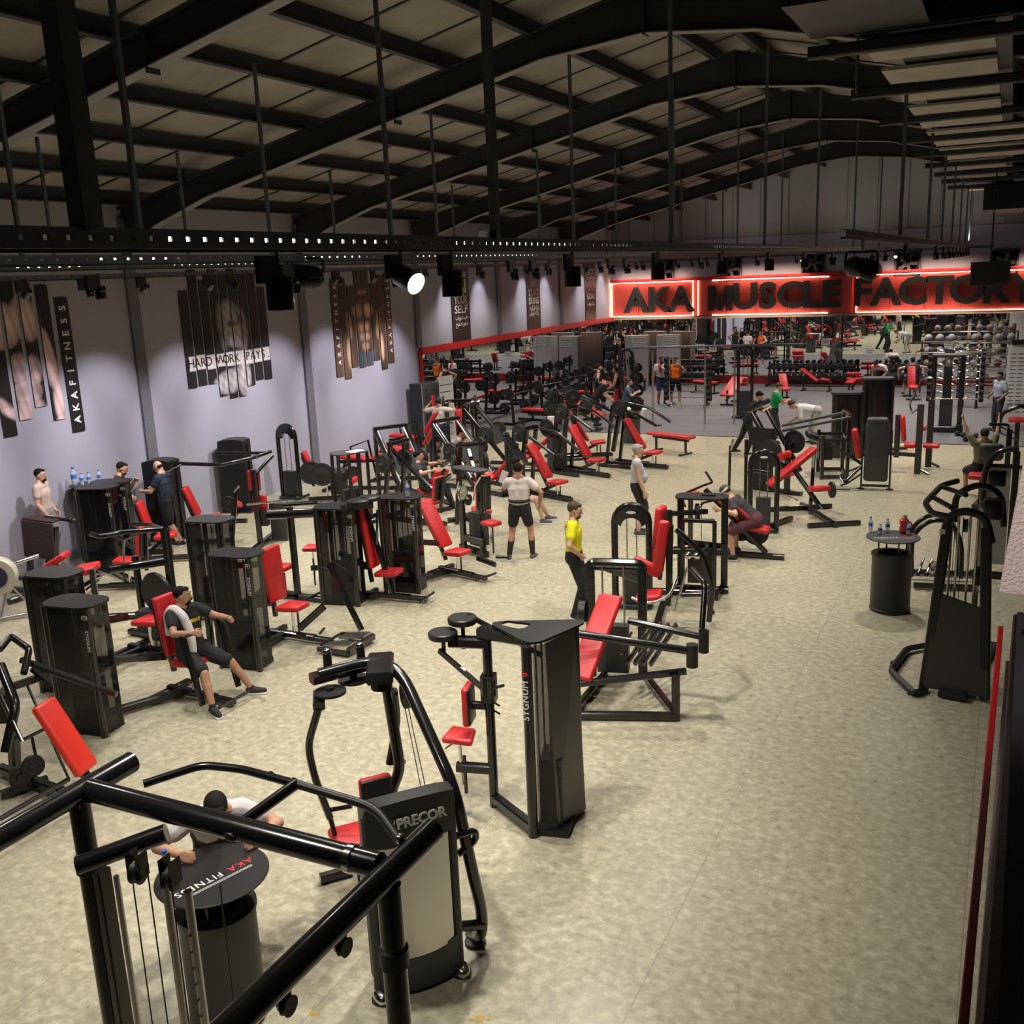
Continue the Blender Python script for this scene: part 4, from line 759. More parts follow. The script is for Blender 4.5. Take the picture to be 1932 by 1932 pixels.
m = press('pulldown_machine', 'machine with tower badge C8, long upright red back pad and cam discs on top', (-8.35, 12.45), -85, 'C8', tworld=(-9.0, 12.15), twr=10, rec=8, tw=.58, bh=.95, bw=.27, lever=False, h=.46)
for x, y, r in ((.35, -.25, .17), (.1, -.2, .17)): m.p('cam', BLM, P().lathe([(.001, 0), (r, 0), (r, .05), (r-.02, .06), (.001, .06)], (x, y, 1.62), n=24))
m.b('top_bridge', BLK, (.45, -.5, 1.55), (.1, -.15, 1.55), .1, .1); m.t('lever', BLK, [(.05, -.1, 1.45), (.5, .1, 1.05)], .02, 0, 8); m.b('front_post', BLK, (0, .05, .05), (0, -.35, 1.5), .07, .07)
m = M('stool_machine', 'small round-backed orange pad and red stool left of tower C8', 'gym machine', (-9.9, 12.6, 0), -70)
m.pad('seat', (0, 0, .68), (.3, .28, .07), r=.034); m.t('seat_post', CHR, [(0, 0, .2), (0, 0, .66)], .016, 0, 8); m.t('seat_post', BLK, [(.03, 0, .05), (.03, 0, .5)], .014, 0, 8); m.b('seat_beam', BLK, (0, -.05, .34), (0, .5, .34), .08, .08); m.b('post', BLK, (0, .5, 0), (0, .5, 1.3), .08, .08)
m.pad('chest_pad', (0, .3, 1.12), (.24, .07, .34), m=mat('orange_vinyl', (.68, .09, .02), .4, bump=.1), r=.03); m.pad('pad_shell', (0, .34, 1.12), (.22, .04, .32), m=BLM, r=.018); m.t('pad_arm', CHR, [(0, .35, 1.12), (0, .5, 1.12)], .016, 0, 8)
m = press('leg_extension', 'machine with open tower badge C7, bottle on its lid, red reclined back pad', (-7.95, 13.9), -105, 'C7', tworld=(-8.42, 13.02), twr=8, rec=32, bh=.85, bw=.3, h=.42, lever=False)
m.b('pedal_bar', BLK, (-.1, .35, .35), (-.1, .75, .3), .05, .08); m.t('pedal', BLK, [(-.3, .6, .36), (-.3, .85, .4)], .03, 0, 8); m.pad('weight_shroud', (.75, -.3, .55), (.5, .12, .6), m=BLM, r=.05)
b = V((-8.28, 13.02, 1.545)); bottle(b.x, b.y, b.z, 'water bottle standing on the lid of tower C7', .24)
# tower with flat lid and stool (right of the white-shirted man)
m = M('abdominal_machine', 'open tower with long flat lid and red stool left of the man in white shirt', 'gym machine', (-8.4, 15.3, 0), -20)
m.p('lid', GRY, P().prism(guitar(.8, .3, .45), 1.52, 1.545)); m.b('post', BLK, (-.3, 0, 0), (-.3, 0, 1.52), .08, .06); m.b('post', BLK, (.28, 0, 0), (.22, 0, 1.52), .08, .06); m.b('post', BLK, (-.02, -.2, 0), (-.02, -.2, 1.0), .07, .07)
m.disc('cam', STL, (-.12, -.1, 1.1), (1, .3, 0), .15, .04); m.disc('cam', BLM, (.05, -.12, 1.0), (1, .3, 0), .1, .05); m.t('lever', CHR, [(-.36, -.05, 1.05), (-.2, -.1, 1.3)], .014, 0, 8); m.t('lever', CHR, [(.16, -.1, 1.0), (.22, -.1, 1.25), (.42, -.15, 1.45)], .014, .03, 8)
m.box('weight_stack', IRN, (.1, .05, .45), (.3, .2, .6)); m.b('base_rail', BLK, (-.35, 0, .06), (.45, -.1, .06), .1, .1); m.b('seat_beam', BLK, (.0, -.2, .32), (.52, -.2, .32), .1, .12); m.b('post', BLK, (.45, -.2, 0), (.45, -.2, .36), .08, .08)
m.pad('seat', (.62, -.12, .66), (.32, .26, .08), r=.038); m.t('seat_post', CHR, [(.6, -.12, .3), (.6, -.12, .64)], .016, 0, 8); m.t('seat_post', BLK, [(.65, -.12, .12), (.65, -.12, .6)], .016, 0, 8)
for x, z in ((-.05, 1.12), (.1, 1.05), (.02, .93)): m.p('knob', CHR, P().ell((x, -.18, z), (.025, .025, .025)))
# ---------------------------------------------------------------- left rear cluster
m = press('bicep_machine', 'tower badge A6 machine beside the wall with red seat, bottles on the round table behind', (-13.5, 13.0), -60, 'A6', tworld=(-14.3, 12.65), twr=25, rec=14, lever=False, bh=.62)

o = press('seated_row', 'open machine with double red back pads in front of the A6 tower', (-12.9, 11.5), 116, 'A7', tworld=(-14.15, 12.2), twr=22, rec=6, lever=False, bh=.5)
m = M('recline_machine', 'machine with low orange red seat pads behind the roller frame', 'gym machine', (-12.2, 10.1, 0), -60)
m.pad('seat', (0, 0, .82), (.45, .34, .1), (8, 0, 0), r=.04); m.pad('back_pad', (-.1, -.45, .95), (.3, .4, .1), (30, 0, 0), r=.04); m.t('frame_tube', BLK, [(-.3, -.5, .05), (0, -.2, .5), (0, .2, .7)], .035, .1); m.t('frame_tube', CHR, [(-.22, .1, .72), (-.1, .28, .7), (.2, .2, .72)], .012, .05); m.b('base_rail', BLK, (0, -.8, .05), (0, .7, .05), .1, .08); m.b('post', BLK, (.3, .2, 0), (.3, .2, .9), .08, .08); m.box('counterweight', IRN, (.3, -.2, .4), (.25, .3, .5))
m = M('standing_machine', 'machine against the wall with dark perforated towel draped over it', 'gym machine', (-14.6, 11.0, 0), 0)
for x in (-.1, .5): m.b('post', BLK, (x, 0, 0), (x+.12, .1, 1.1), .08, .1)
m.t('handle', BLK, [(.1, .1, 1.1), (.4, .1, 1.25), (.9, .2, 1.2)], .03, .06); m.b('base_rail', BLK, (-.2, -.3, .06), (1.3, -.2, .06), .1, .08); m.b('base_rail', BLK, (.4, -.8, .06), (.4, .5, .06), .1, .08); m.p('knob', BLM, P().ell((.95, .2, 1.2), (.06, .06, .05))); m.t('roller', BLK, [(-.1, -.5, .35), (1.0, -.3, .3)], .045, 0, 10)
PERF = mat('dark_mesh_towel', (.05, .03, .03), .85, bump=.9, bs=55)
t = M('towel', 'dark red-black patterned towel draped over the machine by the man at the wall', 'towel', (-14.3, 11.0, 1.18))
t.p('towel_cloth', PERF, P().box((.12, -.1, -.28), (.62, .03, .62), (0, 4, 8)).box((.12, .02, .05), (.6, .22, .03), (0, 4, 8)))
m = M('rowing_machine', 'rowing machine with cream flywheel drum at the left edge', 'rowing machine', (-13.55, 9.75, 0), 20)
CRM = mat('cream_plastic', (.62, .60, .5), .4); NVY = mat('navy_plastic', (.02, .03, .09), .4)
m.p('flywheel_drum', CRM, P().lathe([(.18, -.02), (.27, 0), (.29, .03), (.29, .16), (.27, .19), (.1, .2)], (-.1, 0, .72), (.35, -1, 0), 30)); m.p('drum_face', NVY, P().lathe([(.001, 0), (.17, 0), (.17, .01)], (-.03, -.2, .72), (.35, -1, 0), 24))
for s in (-.02, .22): m.b('leg', STL, (s*.4, 0, .5), (s*2-.05, -.12+s, .06), .05, .03)
m.t('foot_tube', STL, [(-.3, -.3, .05), (.42, .22, .05)], .025, 0, 10); m.p('foot_cap', RUB, P().ell((-.3, -.3, .05), (.045, .045, .035)).ell((.42, .22, .05), (.045, .045, .035))); m.t('handle_shaft', CHR, [(.1, .1, .85), (.4, .3, .92)], .03, 0, 10); m.b('seat_rail', STL, (-.1, .2, .4), (-.9, 1.6, .45), .06, .08)
# shrouded black towers by the wall
for (x, y), rz, lb in (((-14.75, 14.3), 18, 'tall shrouded black stack behind the bald man with paper'), ((-15.0, 16.7), 18, 'tall shrouded black stack standing alone against the grey wall')):
    m = M('leg_machine', lb, 'gym machine', (x, y, 0), rz); tower_b(m, 0, 0, 0, .58, .42, 1.62, arch=.05); m.b('base_rail', BLK, (0, -.1, .06), (.2, -1.1, .06), .1, .08); m.b('base_rail', BLK, (-.2, -1.1, .05), (.6, -1.1, .05), .08, .07)
m = M('preacher_machine', 'machine with red back pad and pink rollers beside the bald man', 'gym machine', (-13.5, 14.2, 0), -60)
seat(m, 0, 0, .55, .34, .34, .6, .3, 20); m.t('roller', PNK, [(-.2, .5, .75), (.25, .62, .82)], .05, 0, 12); m.b('post', BLK, (0, .35, .05), (-.1, .5, 1.0), .06, .06); m.disc('cam', BLM, (-.25, .3, .75), (1, 0, 0), .14, .05); m.t('grip', CHR, [(-.15, .45, 1.0), (-.05, .55, 1.1)], .016, 0, 8); m.p('knob', CHR, P().ell((-.04, .56, 1.11), (.025,)*3))
m = M('lateral_raise', 'machine with two long horizontal tube arms in front of the lone black stack', 'gym machine', (-12.7, 14.3, 0), 20)
m.b('post', BLK, (.2, 0, 0), (.2, 0, 1.5), .09, .09); m.t('tube_arm', BLK, [(.4, .5, 1.75), (.2, .2, 1.7), (-.35, -.1, 1.62), (-1.15, .1, 1.62), (-1.45, .15, 1.64)], .035, .08, 12); m.t('tube_arm', BLK, [(.3, .5, 1.72), (-.8, .75, 1.7)], .03, 0, 12); m.t('grip', BLM, [(-1.2, .1, 1.62), (-1.42, -.15, 1.5)], .018, 0, 8); m.t('frame_tube', BLK, [(.45, .45, 1.68), (.2, .15, 1.4), (.2, .1, .8)], .035, .1)
m.pad('pad', (.12, .22, 1.25), (.24, .07, .4), r=.03); m.pad('pad', (.2, .2, .72), (.28, .08, .5), r=.035); m.b('base_rail', BLK, (.2, -.6, .06), (.2, .8, .06), .1, .08); m.box('weight_stack', IRN, (.45, .5, .4), (.3, .25, .7)); m.box('lever_box', BLM, (.3, .1, .55), (.14, .14, .3))
# arch machine with red seat and leg pads by the wall
m = M('arch_leg_machine', 'arch-topped machine with red leg roller left of the curl benches at the wall', 'gym machine', (-14.6, 18.0, 0), -60)
arch_tower(m, 0, 0, 60, .5, 1.72, False); seat(m, .45, .9, .55, .4, .42, .6, .34, 20, rz=0)
m.t('roller', RED, [(.15, 1.5, .42), (.65, 1.45, .46)], .075, 0, 14); m.disc('weight_plate', RUB, (.85, .6, .75), (1, 0, 0), .26, .04); m.disc('weight_plate', RUB, (.95, .85, .72), (1, 0, 0), .26, .04); m.box('leg_block', BLM, (.3, 1.15, .42), (.6, .3, .5)); m.b('post', BLK, (.7, 1.3, 0), (.7, 1.3, .5), .08, .08)
def curl_bench(label, loc, rz, seated=False, tall=False):
    m = M('curl_bench', label, 'gym machine', loc, rz)
    m.pad('bench_pad', (0, 0, .78), (.34, .72, .09), (-6, 0, 0), r=.042, taper=.85); m.pad('bench_pad', (0, .78, .84 if not tall else 1.15), (.38, .62, .09), (12 if not tall else 58, 0, 0), r=.042, taper=.8)
    m.b('bench_beam', BLK, (0, -.4, .68), (0, 1.0, .72), .08, .08)
    for y in (-.25, .75): m.b('post', BLK, (0, y, 0), (0, y, .7), .07, .07)
    m.b('base_rail', BLK, (0, -.7, .05), (0, 1.1, .05), .09, .08); m.b('base_cross', BLK, (-.35, -.7, .05), (.35, -.7, .05), .08, .07); m.b('base_cross', BLK, (-.35, 1.1, .05), (.35, 1.1, .05), .08, .07)
    m.t('roller', RED, [(-.3, -.55, .42), (-.04, -.55, .42)], .065, 0, 14); m.t('roller', RED, [(.04, -.55, .42), (.3, -.55, .42)], .065, 0, 14); m.t('roller_axle', BLK, [(-.32, -.55, .42), (.32, -.55, .42)], .02, 0, 8)
    m.b('swing_arm', BLK, (.3, .0, .7), (.12, -.5, .42), .05, .05); m.t('angle_frame', BLK, [(-.2, -.1, .62), (-.2, -.15, 1.0), (-.2, .3, 1.15), (-.2, .45, .3)], .03, 0, 4)
    plates(m, .38, .1, .45, 1, r=.19)
    return m
curl_bench('leg curl bench with pointed red pads, left of the three at the grey wall', (-13.7, 19.3), -75)
curl_bench('leg curl bench with twin red rollers in front of the tall tilted pad', (-13.2, 20.6), -75, tall=True)
curl_bench('leg curl bench with tall tilted red pad near the wall pillar', (-14.2, 22.3), -75, tall=True)
# plate-loaded presses
def plate_press(label, loc, rz, rec=38, n=2, arm=1.0, high=1.5, seat_h=.4, shell=True):
    m = M('plate_press', label, 'gym machine', loc, rz)
    seat(m, 0, 0, seat_h, .38, .4, .9, .28, rec, post=True)
    for s in (-1, 1):
        m.b('side_frame', BLK, (s*.34, -1.15, .05), (s*.34, -.95, high), .09, .07); m.b('side_foot', BLK, (s*.34, -1.4, .05), (s*.34, -.3, .05), .09, .07)
        a = m.t('press_arm', BLK, [(s*.36, -.95, high), (s*.42, -.35, high-.1), (s*.36, .28*arm, high-.42)], .035, .12, 10); m.t('grip', RUB, [(s*.36, .28*arm, high-.42), (s*.22, .34*arm, high-.42)], .02, 0, 8, par=a)
        plates(m, s*.42, -.7, high-.02, n, (s, 0, 0), r=.2)
    m.b('top_cross', BLK, (-.34, -.95, high), (.34, -.95, high), .09, .09); m.b('spine', BLK, (0, -1.15, .35), (0, -.9, high), .1, .1); m.b('base_beam', BLK, (0, -1.3, .06), (0, .4, .06), .1, .08); m.b('cross_foot', BLK, (-.4, -1.25, .05), (.4, -1.25, .05), .08, .08)
    if shell: m.b('seat_strut', BLK, (0, -.6, .1), (0, -.05, seat_h-.06), .07, .07)
    return m
def leg_press(label, loc, rz, angle=45, n=3, big=True):
    m = M('leg_press', label, 'gym machine', loc, rz); s, c = sin(radians(angle)), cos(radians(angle)); L = 1.75
    for x in (-.33, .33):
        m.t('slide_rail', CHR if big else BLK, [(x, .25, .30), (x, .25+L*c, .3+L*s)], .03, 0, 10); m.b('side_beam', BLK, (x*1.2, .1, .12), (x*1.2, .2+L*c, .22+L*s), .07, .1); m.b('rear_post', BLK, (x*1.2, .2+L*c, .02), (x*1.2, .2+L*c, .3+L*s), .08, .08)
        m.b('floor_rail', BLK, (x*1.2, -.9, .05), (x*1.2, .3+L*c, .05), .09, .08); plates(m, x*1.3, .35+.6*c, .45+.6*s, n, (1 if x > 0 else -1, 0, 0), r=.22)
    m.b('top_cross', BLK, (-.4, .2+L*c, .28+L*s), (.4, .2+L*c, .28+L*s), .1, .08); m.b('sled_cross', BLK, (-.42, .3+.65*c, .38+.65*s), (.42, .3+.65*c, .38+.65*s), .1, .08)
    m.box('foot_plate', GRY, (0, .3+.5*c, .5+.45*s), (.62, .03, .46), (-(90-angle)+18, 0, 0)); m.pad('back_pad', (0, -.62, .62), (.34, .78, .09), (-42, 0, 0), r=.042); m.pad('seat', (0, -.18, .34), (.38, .3, .09), (18, 0, 0), r=.042)
    m.b('seat_frame', BLK, (0, -1.0, .9), (0, .2, .12), .08, .08); m.b('cross_foot', BLK, (-.4, -.9, .05), (.4, -.9, .05), .08, .07); m.t('grip', BLM, [(.25, -.25, .32), (.32, -.1, .5)], .015, 0, 8)
    return m
leg_press('incline leg press nearest the wall with stacked discs at its top', (-11.3, 18.4), 60, 48, 2)
leg_press('second leg press with long chrome slide rails behind the open lid tower', (-10.6, 20.2), 70, 45, 3)
leg_press('black hack slide with rails crossing in the middle of the plate machines', (-11.0, 22.7), 95, 50, 2, False)
plate_press('plate-loaded press with bright red reclined pad, above the yellow-shirted man', (-8.6, 19.6), -110, 38, 2)
plate_press('plate-loaded press with dark red pad behind the open tipped steel channel', (-8.7, 22.2), -110, 36, 2, high=1.6)
plate_press('plate-loaded press half hidden behind the grey-haired man', (-7.7, 23.5), -100, 34, 2, high=1.55)
plate_press('plate-loaded row with upright red pad beside the man with the cap', (-13.0, 23.3), -150, 6, 2, high=1.5)
plate_press('plate-loaded press with red pads near the towel-topped bin', (-9.6, 24.6), -60, 30, 3, high=1.7)
m = M('channel_press', 'black frame with open steel channel end beside the bright red pad', 'gym machine', (-9.55, 19.5, 0), -40)
m.b('channel', BLK, (-.5, 0, 1.32), (.9, -.2, .98), .16, .1); m.p('channel_mouth', GRY, P().box((-.5, .0, 1.36), (.14, .1, .12)).box((-.45, -.0, 1.37), (.1, .14, .02)), smooth=False); m.box('side_plate', BLM, (-.2, 0, .8), (.7, .04, .9)); m.b('post', BLK, (-.45, 0, 0), (-.45, 0, 1.3), .09, .09); m.b('post', BLK, (.8, -.2, 0), (.8, -.2, .98), .09, .09); m.b('base_rail', BLK, (-.7, 0, .05), (1.0, -.2, .05), .1, .08)
for k, (x, y, rz, lb) in enumerate(((-9.3, 17.0, 40, 'machine with black discs left of the white-shirted man, a seated man inside'), (-10.9, 16.9, 80, 'dark lever machine behind the bottle-topped tower'), (-11.9, 16.6, 60, 'open four-post tower with white paper on its lid'))):
    m = M('lever_machine', lb, 'gym machine', (x, y, 0), rz)
    if k == 2:
        m.p('lid', GRY, P().prism(guitar(.8, .5, .4), 1.45, 1.47)); m.box('paper', WHT, (.12, -.05, 1.474), (.34, .24, .004), (0, 0, 20))
        for a, b in ((-.32, -.15), (.32, -.15), (-.3, .2), (.3, .2), (-.1, -.18), (.1, -.18)): m.b('post', BLK, (a, b, 0), (a, b, 1.45), .06, .06)
        m.box('weight_stack', IRN, (0, 0, .4), (.4, .2, .6)); m.box('base_plate', BLM, (0, 0, .03), (.8, .5, .06))
    else:
        m.b('post', BLK, (-.3, .3, 0), (-.2, 0, 1.7), .09, .07); m.b('post', BLK, (.3, .3, 0), (.2, 0, 1.7), .09, .07); m.b('beam', BLK, (-.3, 0, 1.65), (.3, 0, 1.65), .08, .08); m.b('beam', BLK, (0, .2, 1.5), (.0, -.9, .7), .08, .08); m.b('base_rail', BLK, (0, -.8, .05), (0, .8, .05), .1, .08); m.b('base_rail', BLK, (-.45, .5, .05), (.45, .5, .05), .1, .08)
        plates(m, .3, .15, 1.25, 2, r=.2); plates(m, -.3, .15, 1.25, 2, (-1, 0, 0), r=.2); seat(m, 0, -.7, .48, bh=.5 if k else .7, rec=8)
# ---------------------------------------------------------------- centre-right column of machines
m = M('hip_abductor', 'leg machine with two thick end rollers and inclined red pad nearest the aisle', 'gym machine', (-3.9, 10.0, 0), 12)
for x in (-.27, .36): m.b('tower_post', BLK, (x, .85, 0), (x, .85, 1.44), .11, .08)
m.t('tower_head', BLK, [(-.27, .85, 1.36), (-.27, .85, 1.46), (.36, .85, 1.46), (.36, .85, 1.36)], .055, .1, 8); m.t('tower_head', BLM, [(-.25, .95, 1.38), (.33, .95, 1.38)], .05, 0, 8)
m.t('guide_rod', STL, [(-.12, .85, .1), (-.12, .85, 1.46)], .012, 0, 8); m.t('guide_rod', STL, [(.14, .85, .1), (.14, .85, 1.46)], .012, 0, 8); m.t('cable', CBL, [(0, .85, .5), (0, .85, 1.46)], .005, 0, 5); m.box('weight_stack', IRN, (0, .85, .38), (.38, .14, .6)); m.disc('weight_plate', BLM, (-.36, .8, .85), (1, 0, 0), .13, .09)
m.pad('bench_pad', (-.08, .05, .82), (.3, 1.15, .08), (38, 0, -16), r=.038); m.b('bench_frame', BLK, (-.28, -.4, .42), (.1, .5, 1.15), .06, .08)
m.b('frame_rail', BLK, (-.45, -.45, .4), (.95, -.1, .52), .07, .07)
for x, y in ((.85, -.25), (-.3, -.4)): m.b('leg', BLK, (x, y, 0), (x, y, .52), .09, .09)
m.b('floor_rail', BLK, (-.3, -.42, .05), (.85, -.27, .05), .08, .09); m.b('floor_rail', BLK, (-.3, -.4, .05), (-.1, .8, .05), .08, .09); m.b('floor_rail', BLK, (.85, -.25, .05), (.4, .8, .05), .08, .09)
a = m.t('lever_arm', BLK, [(-.35, -.2, .95), (1.0, -.15, .78)], .045, 0, 12); m.t('end_roller', BLM, [(1.02, -.15, .6), (1.02, -.15, .86)], .065, 0, 14, par=a)
a = m.t('lever_arm', BLK, [(.25, .4, .9), (1.1, .25, .8)], .04, 0, 12); m.t('end_roller', BLM, [(1.12, .25, .62), (1.12, .25, .88)], .06, 0, 14, par=a); m.t('lever_arm', BLK, [(1.1, .25, .9), (1.12, .5, 1.35), (.95, .9, 1.4)], .035, .1, 10)
for k in range(4): m.b('slide_beam', BLK, (.25+k*.09, .2, .45), (.5+k*.09, .75, .75), .04, .06)
m.t('grip', CHR, [(.2, .1, .6), (.3, .3, .8)], .015, 0, 8)
m = M('arch_chest_machine', 'arch-topped machine with tall red pad behind the inclined leg machine', 'gym machine', (-4.3, 12.6, 0), 12)
arch_tower(m, -.25, .85, 0, .5, 1.55); m.pad('back_pad', (.25, .1, 1.15), (.16, .12, .75), (0, 8, 0), r=.05); m.pad('chest_pad', (.05, .12, .85), (.42, .14, .16), (0, 25, 0), r=.05); m.pad('seat', (.1, -.1, .5), (.36, .34, .1), (0, -8, 0), r=.045)
m.b('pad_frame', BLK, (.34, .12, .3), (.38, .12, 1.45), .08, .08); m.b('base_rail', BLK, (.2, -.6, .06), (.2, .9, .06), .1, .08); m.b('slant_beam', BLK, (-.6, .1, .85), (.0, -.05, .7), .08, .09)
m.t('curved_bar', CHR, [(-.1, -.35, .55), (.15, -.45, .5), (.42, -.4, .62), (.5, -.25, .85)], .02, .1, 10); m.t('curved_bar', BLK, [(.45, .1, 1.4), (.8, .05, 1.1), (.95, .05, .6), (.9, .1, .1)], .04, .15, 10); m.t('curved_bar', BLK, [(.5, .3, .4), (.85, .3, .42), (.95, .1, .2)], .035, .1, 10)
for x in (.62, .74): m.p('chrome_knob', CHR, P().ell((x, .05, 1.05), (.06, .05, .05)))
for k in range(3): m.t('link_rod', STL, [(.45, -.1+k*.1, .3), (.6, -.05+k*.1, .85)], .016, 0, 8)
m = M('upright_pad_machine', 'machine with narrow upright red pad beside the first arch', 'gym machine', (-4.35, 14.2, 0), 0)
m.pad('back_pad', (-.15, -.2, 1.1), (.12, .3, .62), (0, 6, 0), r=.05); m.pad('back_pad', (-.2, -.2, .65), (.1, .26, .4), (0, -6, 0), r=.04); m.b('post', BLK, (.0, -.2, 0), (.0, -.2, 1.35), .09, .09); m.b('beam', BLK, (.0, -.2, 1.3), (.5, .1, 1.3), .07, .07); m.b('beam', BLK, (-.3, -.2, .7), (.6, .1, .7), .09, .09); m.b('base_rail', BLK, (-.5, -.2, .05), (.7, .1, .05), .1, .08); m.disc('cam', BLM, (-.1, -.35, .45), (1, .2, 0), .14, .06)
m = M('open_frame_tower', 'open black frame tower with flat black lid in front of the man lying face down', 'gym machine', (-3.95, 14.35, 0), 8)
m.p('lid', BLM, P().prism(guitar(.78, .42, .35), 1.5, 1.525)); m.box('lid_handle', BLM, (.1, 0, 1.535), (.2, .05, .02))
for x in (-.33, .33): m.b('post', BLK, (x, .1, 0), (x, .1, 1.5), .1, .08)
m.b('inner_post', BLK, (-.25, -.25, 0), (-.25, -.25, 1.2), .06, .06); m.b('inner_post', BLK, (.22, -.25, 0), (.22, -.25, 1.2), .06, .06); m.b('inner_head', BLK, (-.25, -.25, 1.2), (.22, -.25, 1.2), .06, .06); m.b('mid_rail', BLK, (-.33, .0, .8), (.33, .0, .75), .08, .08)
m.box('weight_stack', IRN, (0, 0, .45), (.4, .16, .55)); m.box('red_mark', LABR, (-.02, -.085, .68), (.12, .01, .05), (0, 15, 0)); m.t('cable', CBL, [(0, -.05, .7), (0, -.05, 1.45)], .006, 0, 5); m.disc('cam', BLM, (-.05, -.12, 1.3), (1, .3, 0), .13, .05); m.disc('cam', BLM, (.1, -.2, .75), (1, .3, 0), .09, .05); m.b('base_rail', BLK, (-.4, .05, .05), (.4, .05, .05), .12, .08); m.b('base_rail', BLK, (.25, -.35, .05), (.3, .3, .05), .08, .08)
m = M('t_bar_row', 'machine with red chest pads carrying the man lying face down', 'gym machine', (-4.12, 16.45, 0), 92)
m.pad('chest_pad', (0, -.08, .86), (.28, .6, .09), (42, 0, 0), r=.04); m.pad('side_pad', (-.3, .42, 1.12), (.2, .3, .08), (20, 0, 0), r=.035); m.pad('seat', (0, -.58, .52), (.32, .34, .09), (10, 0, 0), r=.04)
m.b('spine', BLK, (0, -.7, .1), (0, .35, 1.15), .08, .08); m.t('side_bar', BLK, [(-.75, .5, 1.0), (-.7, .6, 1.18), (-.2, .35, 1.25), (.35, .3, 1.2), (.7, .5, 1.3)], .022, .08, 8); m.t('side_bar', BLK, [(-.9, .3, .95), (-.8, .2, 1.1), (.1, -.0, 1.0)], .02, .06, 8); m.b('base_rail', BLK, (0, -1.0, .05), (0, .9, .05), .1, .08); m.b('post', BLK, (0, .6, 0), (0, .6, 1.1), .08, .08)
plates(m, .35, -.2, .4, 2, r=.22); m.disc('weight_plate', RUB, (.42, -.45, .33), (1, 0, 0), .22, .05)
m = M('arch_tower_machine', 'arch-topped black tower with oval badge right of the man lying face down', 'gym machine', (-3.85, 18.2, 0), 10)
arch_tower(m, 0, 0, 0, .48, 1.52); m.b('tall_post', BLK, (-.35, .5, 0), (-.35, .5, 1.65), .06, .06); m.t('handle', BLK, [(-.35, .5, 1.0), (-.15, .3, 1.1), (.1, .3, 1.05)], .03, .06); m.b('base_rail', BLK, (0, 0, .06), (.5, .9, .06), .09, .08)
m = M('incline_press', 'press with long inclined red pad and red seat right of the arch tower', 'gym machine', (-3.35, 19.5, 0), -60)
o_ = Matrix.Rotation(radians(60), 3, 'Z'); a = o_ @ (aty(1449, 916, 19.4)-V((-3.35, 19.5, 0))); b = o_ @ (aty(1538, 845, 19.9)-V((-3.35, 19.5, 0))); si, up, dd = frame(b-a, (0, -.6, 1))
m.pad('back_pad', tuple((a+b)/2), (.28, (b-a).length, .09), Matrix((tuple(si), tuple(dd), tuple(up))).transposed(), r=.04); m.b('pad_frame', BLK, tuple(a-V((0, 0, .08))), tuple(b-V((0, 0, .08))), .06, .06)
m.pad('seat', (.25, .2, .62), (.4, .34, .12), (0, -12, 0), r=.05); m.pad('head_pad', (-.55, -.25, 1.12), (.4, .24, .14), (0, -30, 20), r=.06); m.b('frame_beam', BLK, (-.5, -.2, 1.1), (.15, .3, .2), .08, .08); m.b('frame_beam', BLK, (.1, .1, .1), (-.7, .45, 1.1), .07, .07)
m.b('base_rail', BLK, (-.9, .3, .05), (.9, .3, .05), .1, .08); m.b('base_rail', BLK, (-.6, -.5, .05), (-.6, .8, .05), .09, .08); m.b('base_rail', BLK, (.8, -.2, .05), (.8, .8, .05), .09, .08); m.disc('weight_plate', RUB, (-.1, .6, .5), (0, 1, 0), .16, .06); m.t('chrome_bar', CHR, [(-.6, -.1, .3), (.2, -.2, .4)], .015, 0, 8)
m = M('plate_tower_press', 'big black hack machine with plate and dark head pad that the bearded man leans on', 'gym machine', (-4.6, 21.6, 0), -20)
m.box('side_plate', BLM, (0, 0, .75), (.5, .05, 1.3), (0, 0, 0)); m.b('slide_beam', BLK, (-.35, .1, 1.7), (.55, 0, .5), .12, .1); m.b('slide_beam', BLK, (-.1, .3, 1.75), (.8, .2, .5), .1, .08); m.pad('head_pad', (-.25, .15, 1.85), (.55, .3, .12), (0, -28, 0), BLM, .05)
plates(m, .3, -.15, .95, 3, (0, -1, 0), r=.25); plates(m, .55, .35, 1.1, 2, (0, 1, 0), r=.25); m.b('post', BLK, (.55, .1, 0), (.55, .1, 1.1), .12, .1); m.b('post', BLK, (-.2, .1, 0), (-.2, .1, 1.4), .1, .1); m.b('base_rail', BLK, (-.4, .1, .05), (.9, .1, .05), .12, .08); m.pad('seat', (.7, -.2, .5), (.3, .25, .08), r=.038); m.b('standing_bar', BLK, (-.62, -.35, 0), (-.6, -.35, 1.0), .05, .05); m.t('chrome_sleeve', CHR, [(-.6, -.35, .9), (-.55, -.3, 1.15)], .03, 0, 8)
m = M('rail_press', 'box-framed black press with two sloping grey rails beside the black hack machine', 'gym machine', (-3.6, 23.6, 0), 15)
for x in (-.1, .45):
    for y in (-.4, .5): m.b('post', BLK, (x, y, 0), (x, y, 1.35 if x > 0 else 1.0), .08, .08)
for z in (.06, .9): m.b('frame_rail', BLK, (-.1, -.4, z), (.45, -.4, z), .07, .08); m.b('frame_rail', BLK, (-.1, .5, z), (.45, .5, z), .07, .08); m.b('frame_rail', BLK, (.45, -.4, z), (.45, .5, z), .07, .08)
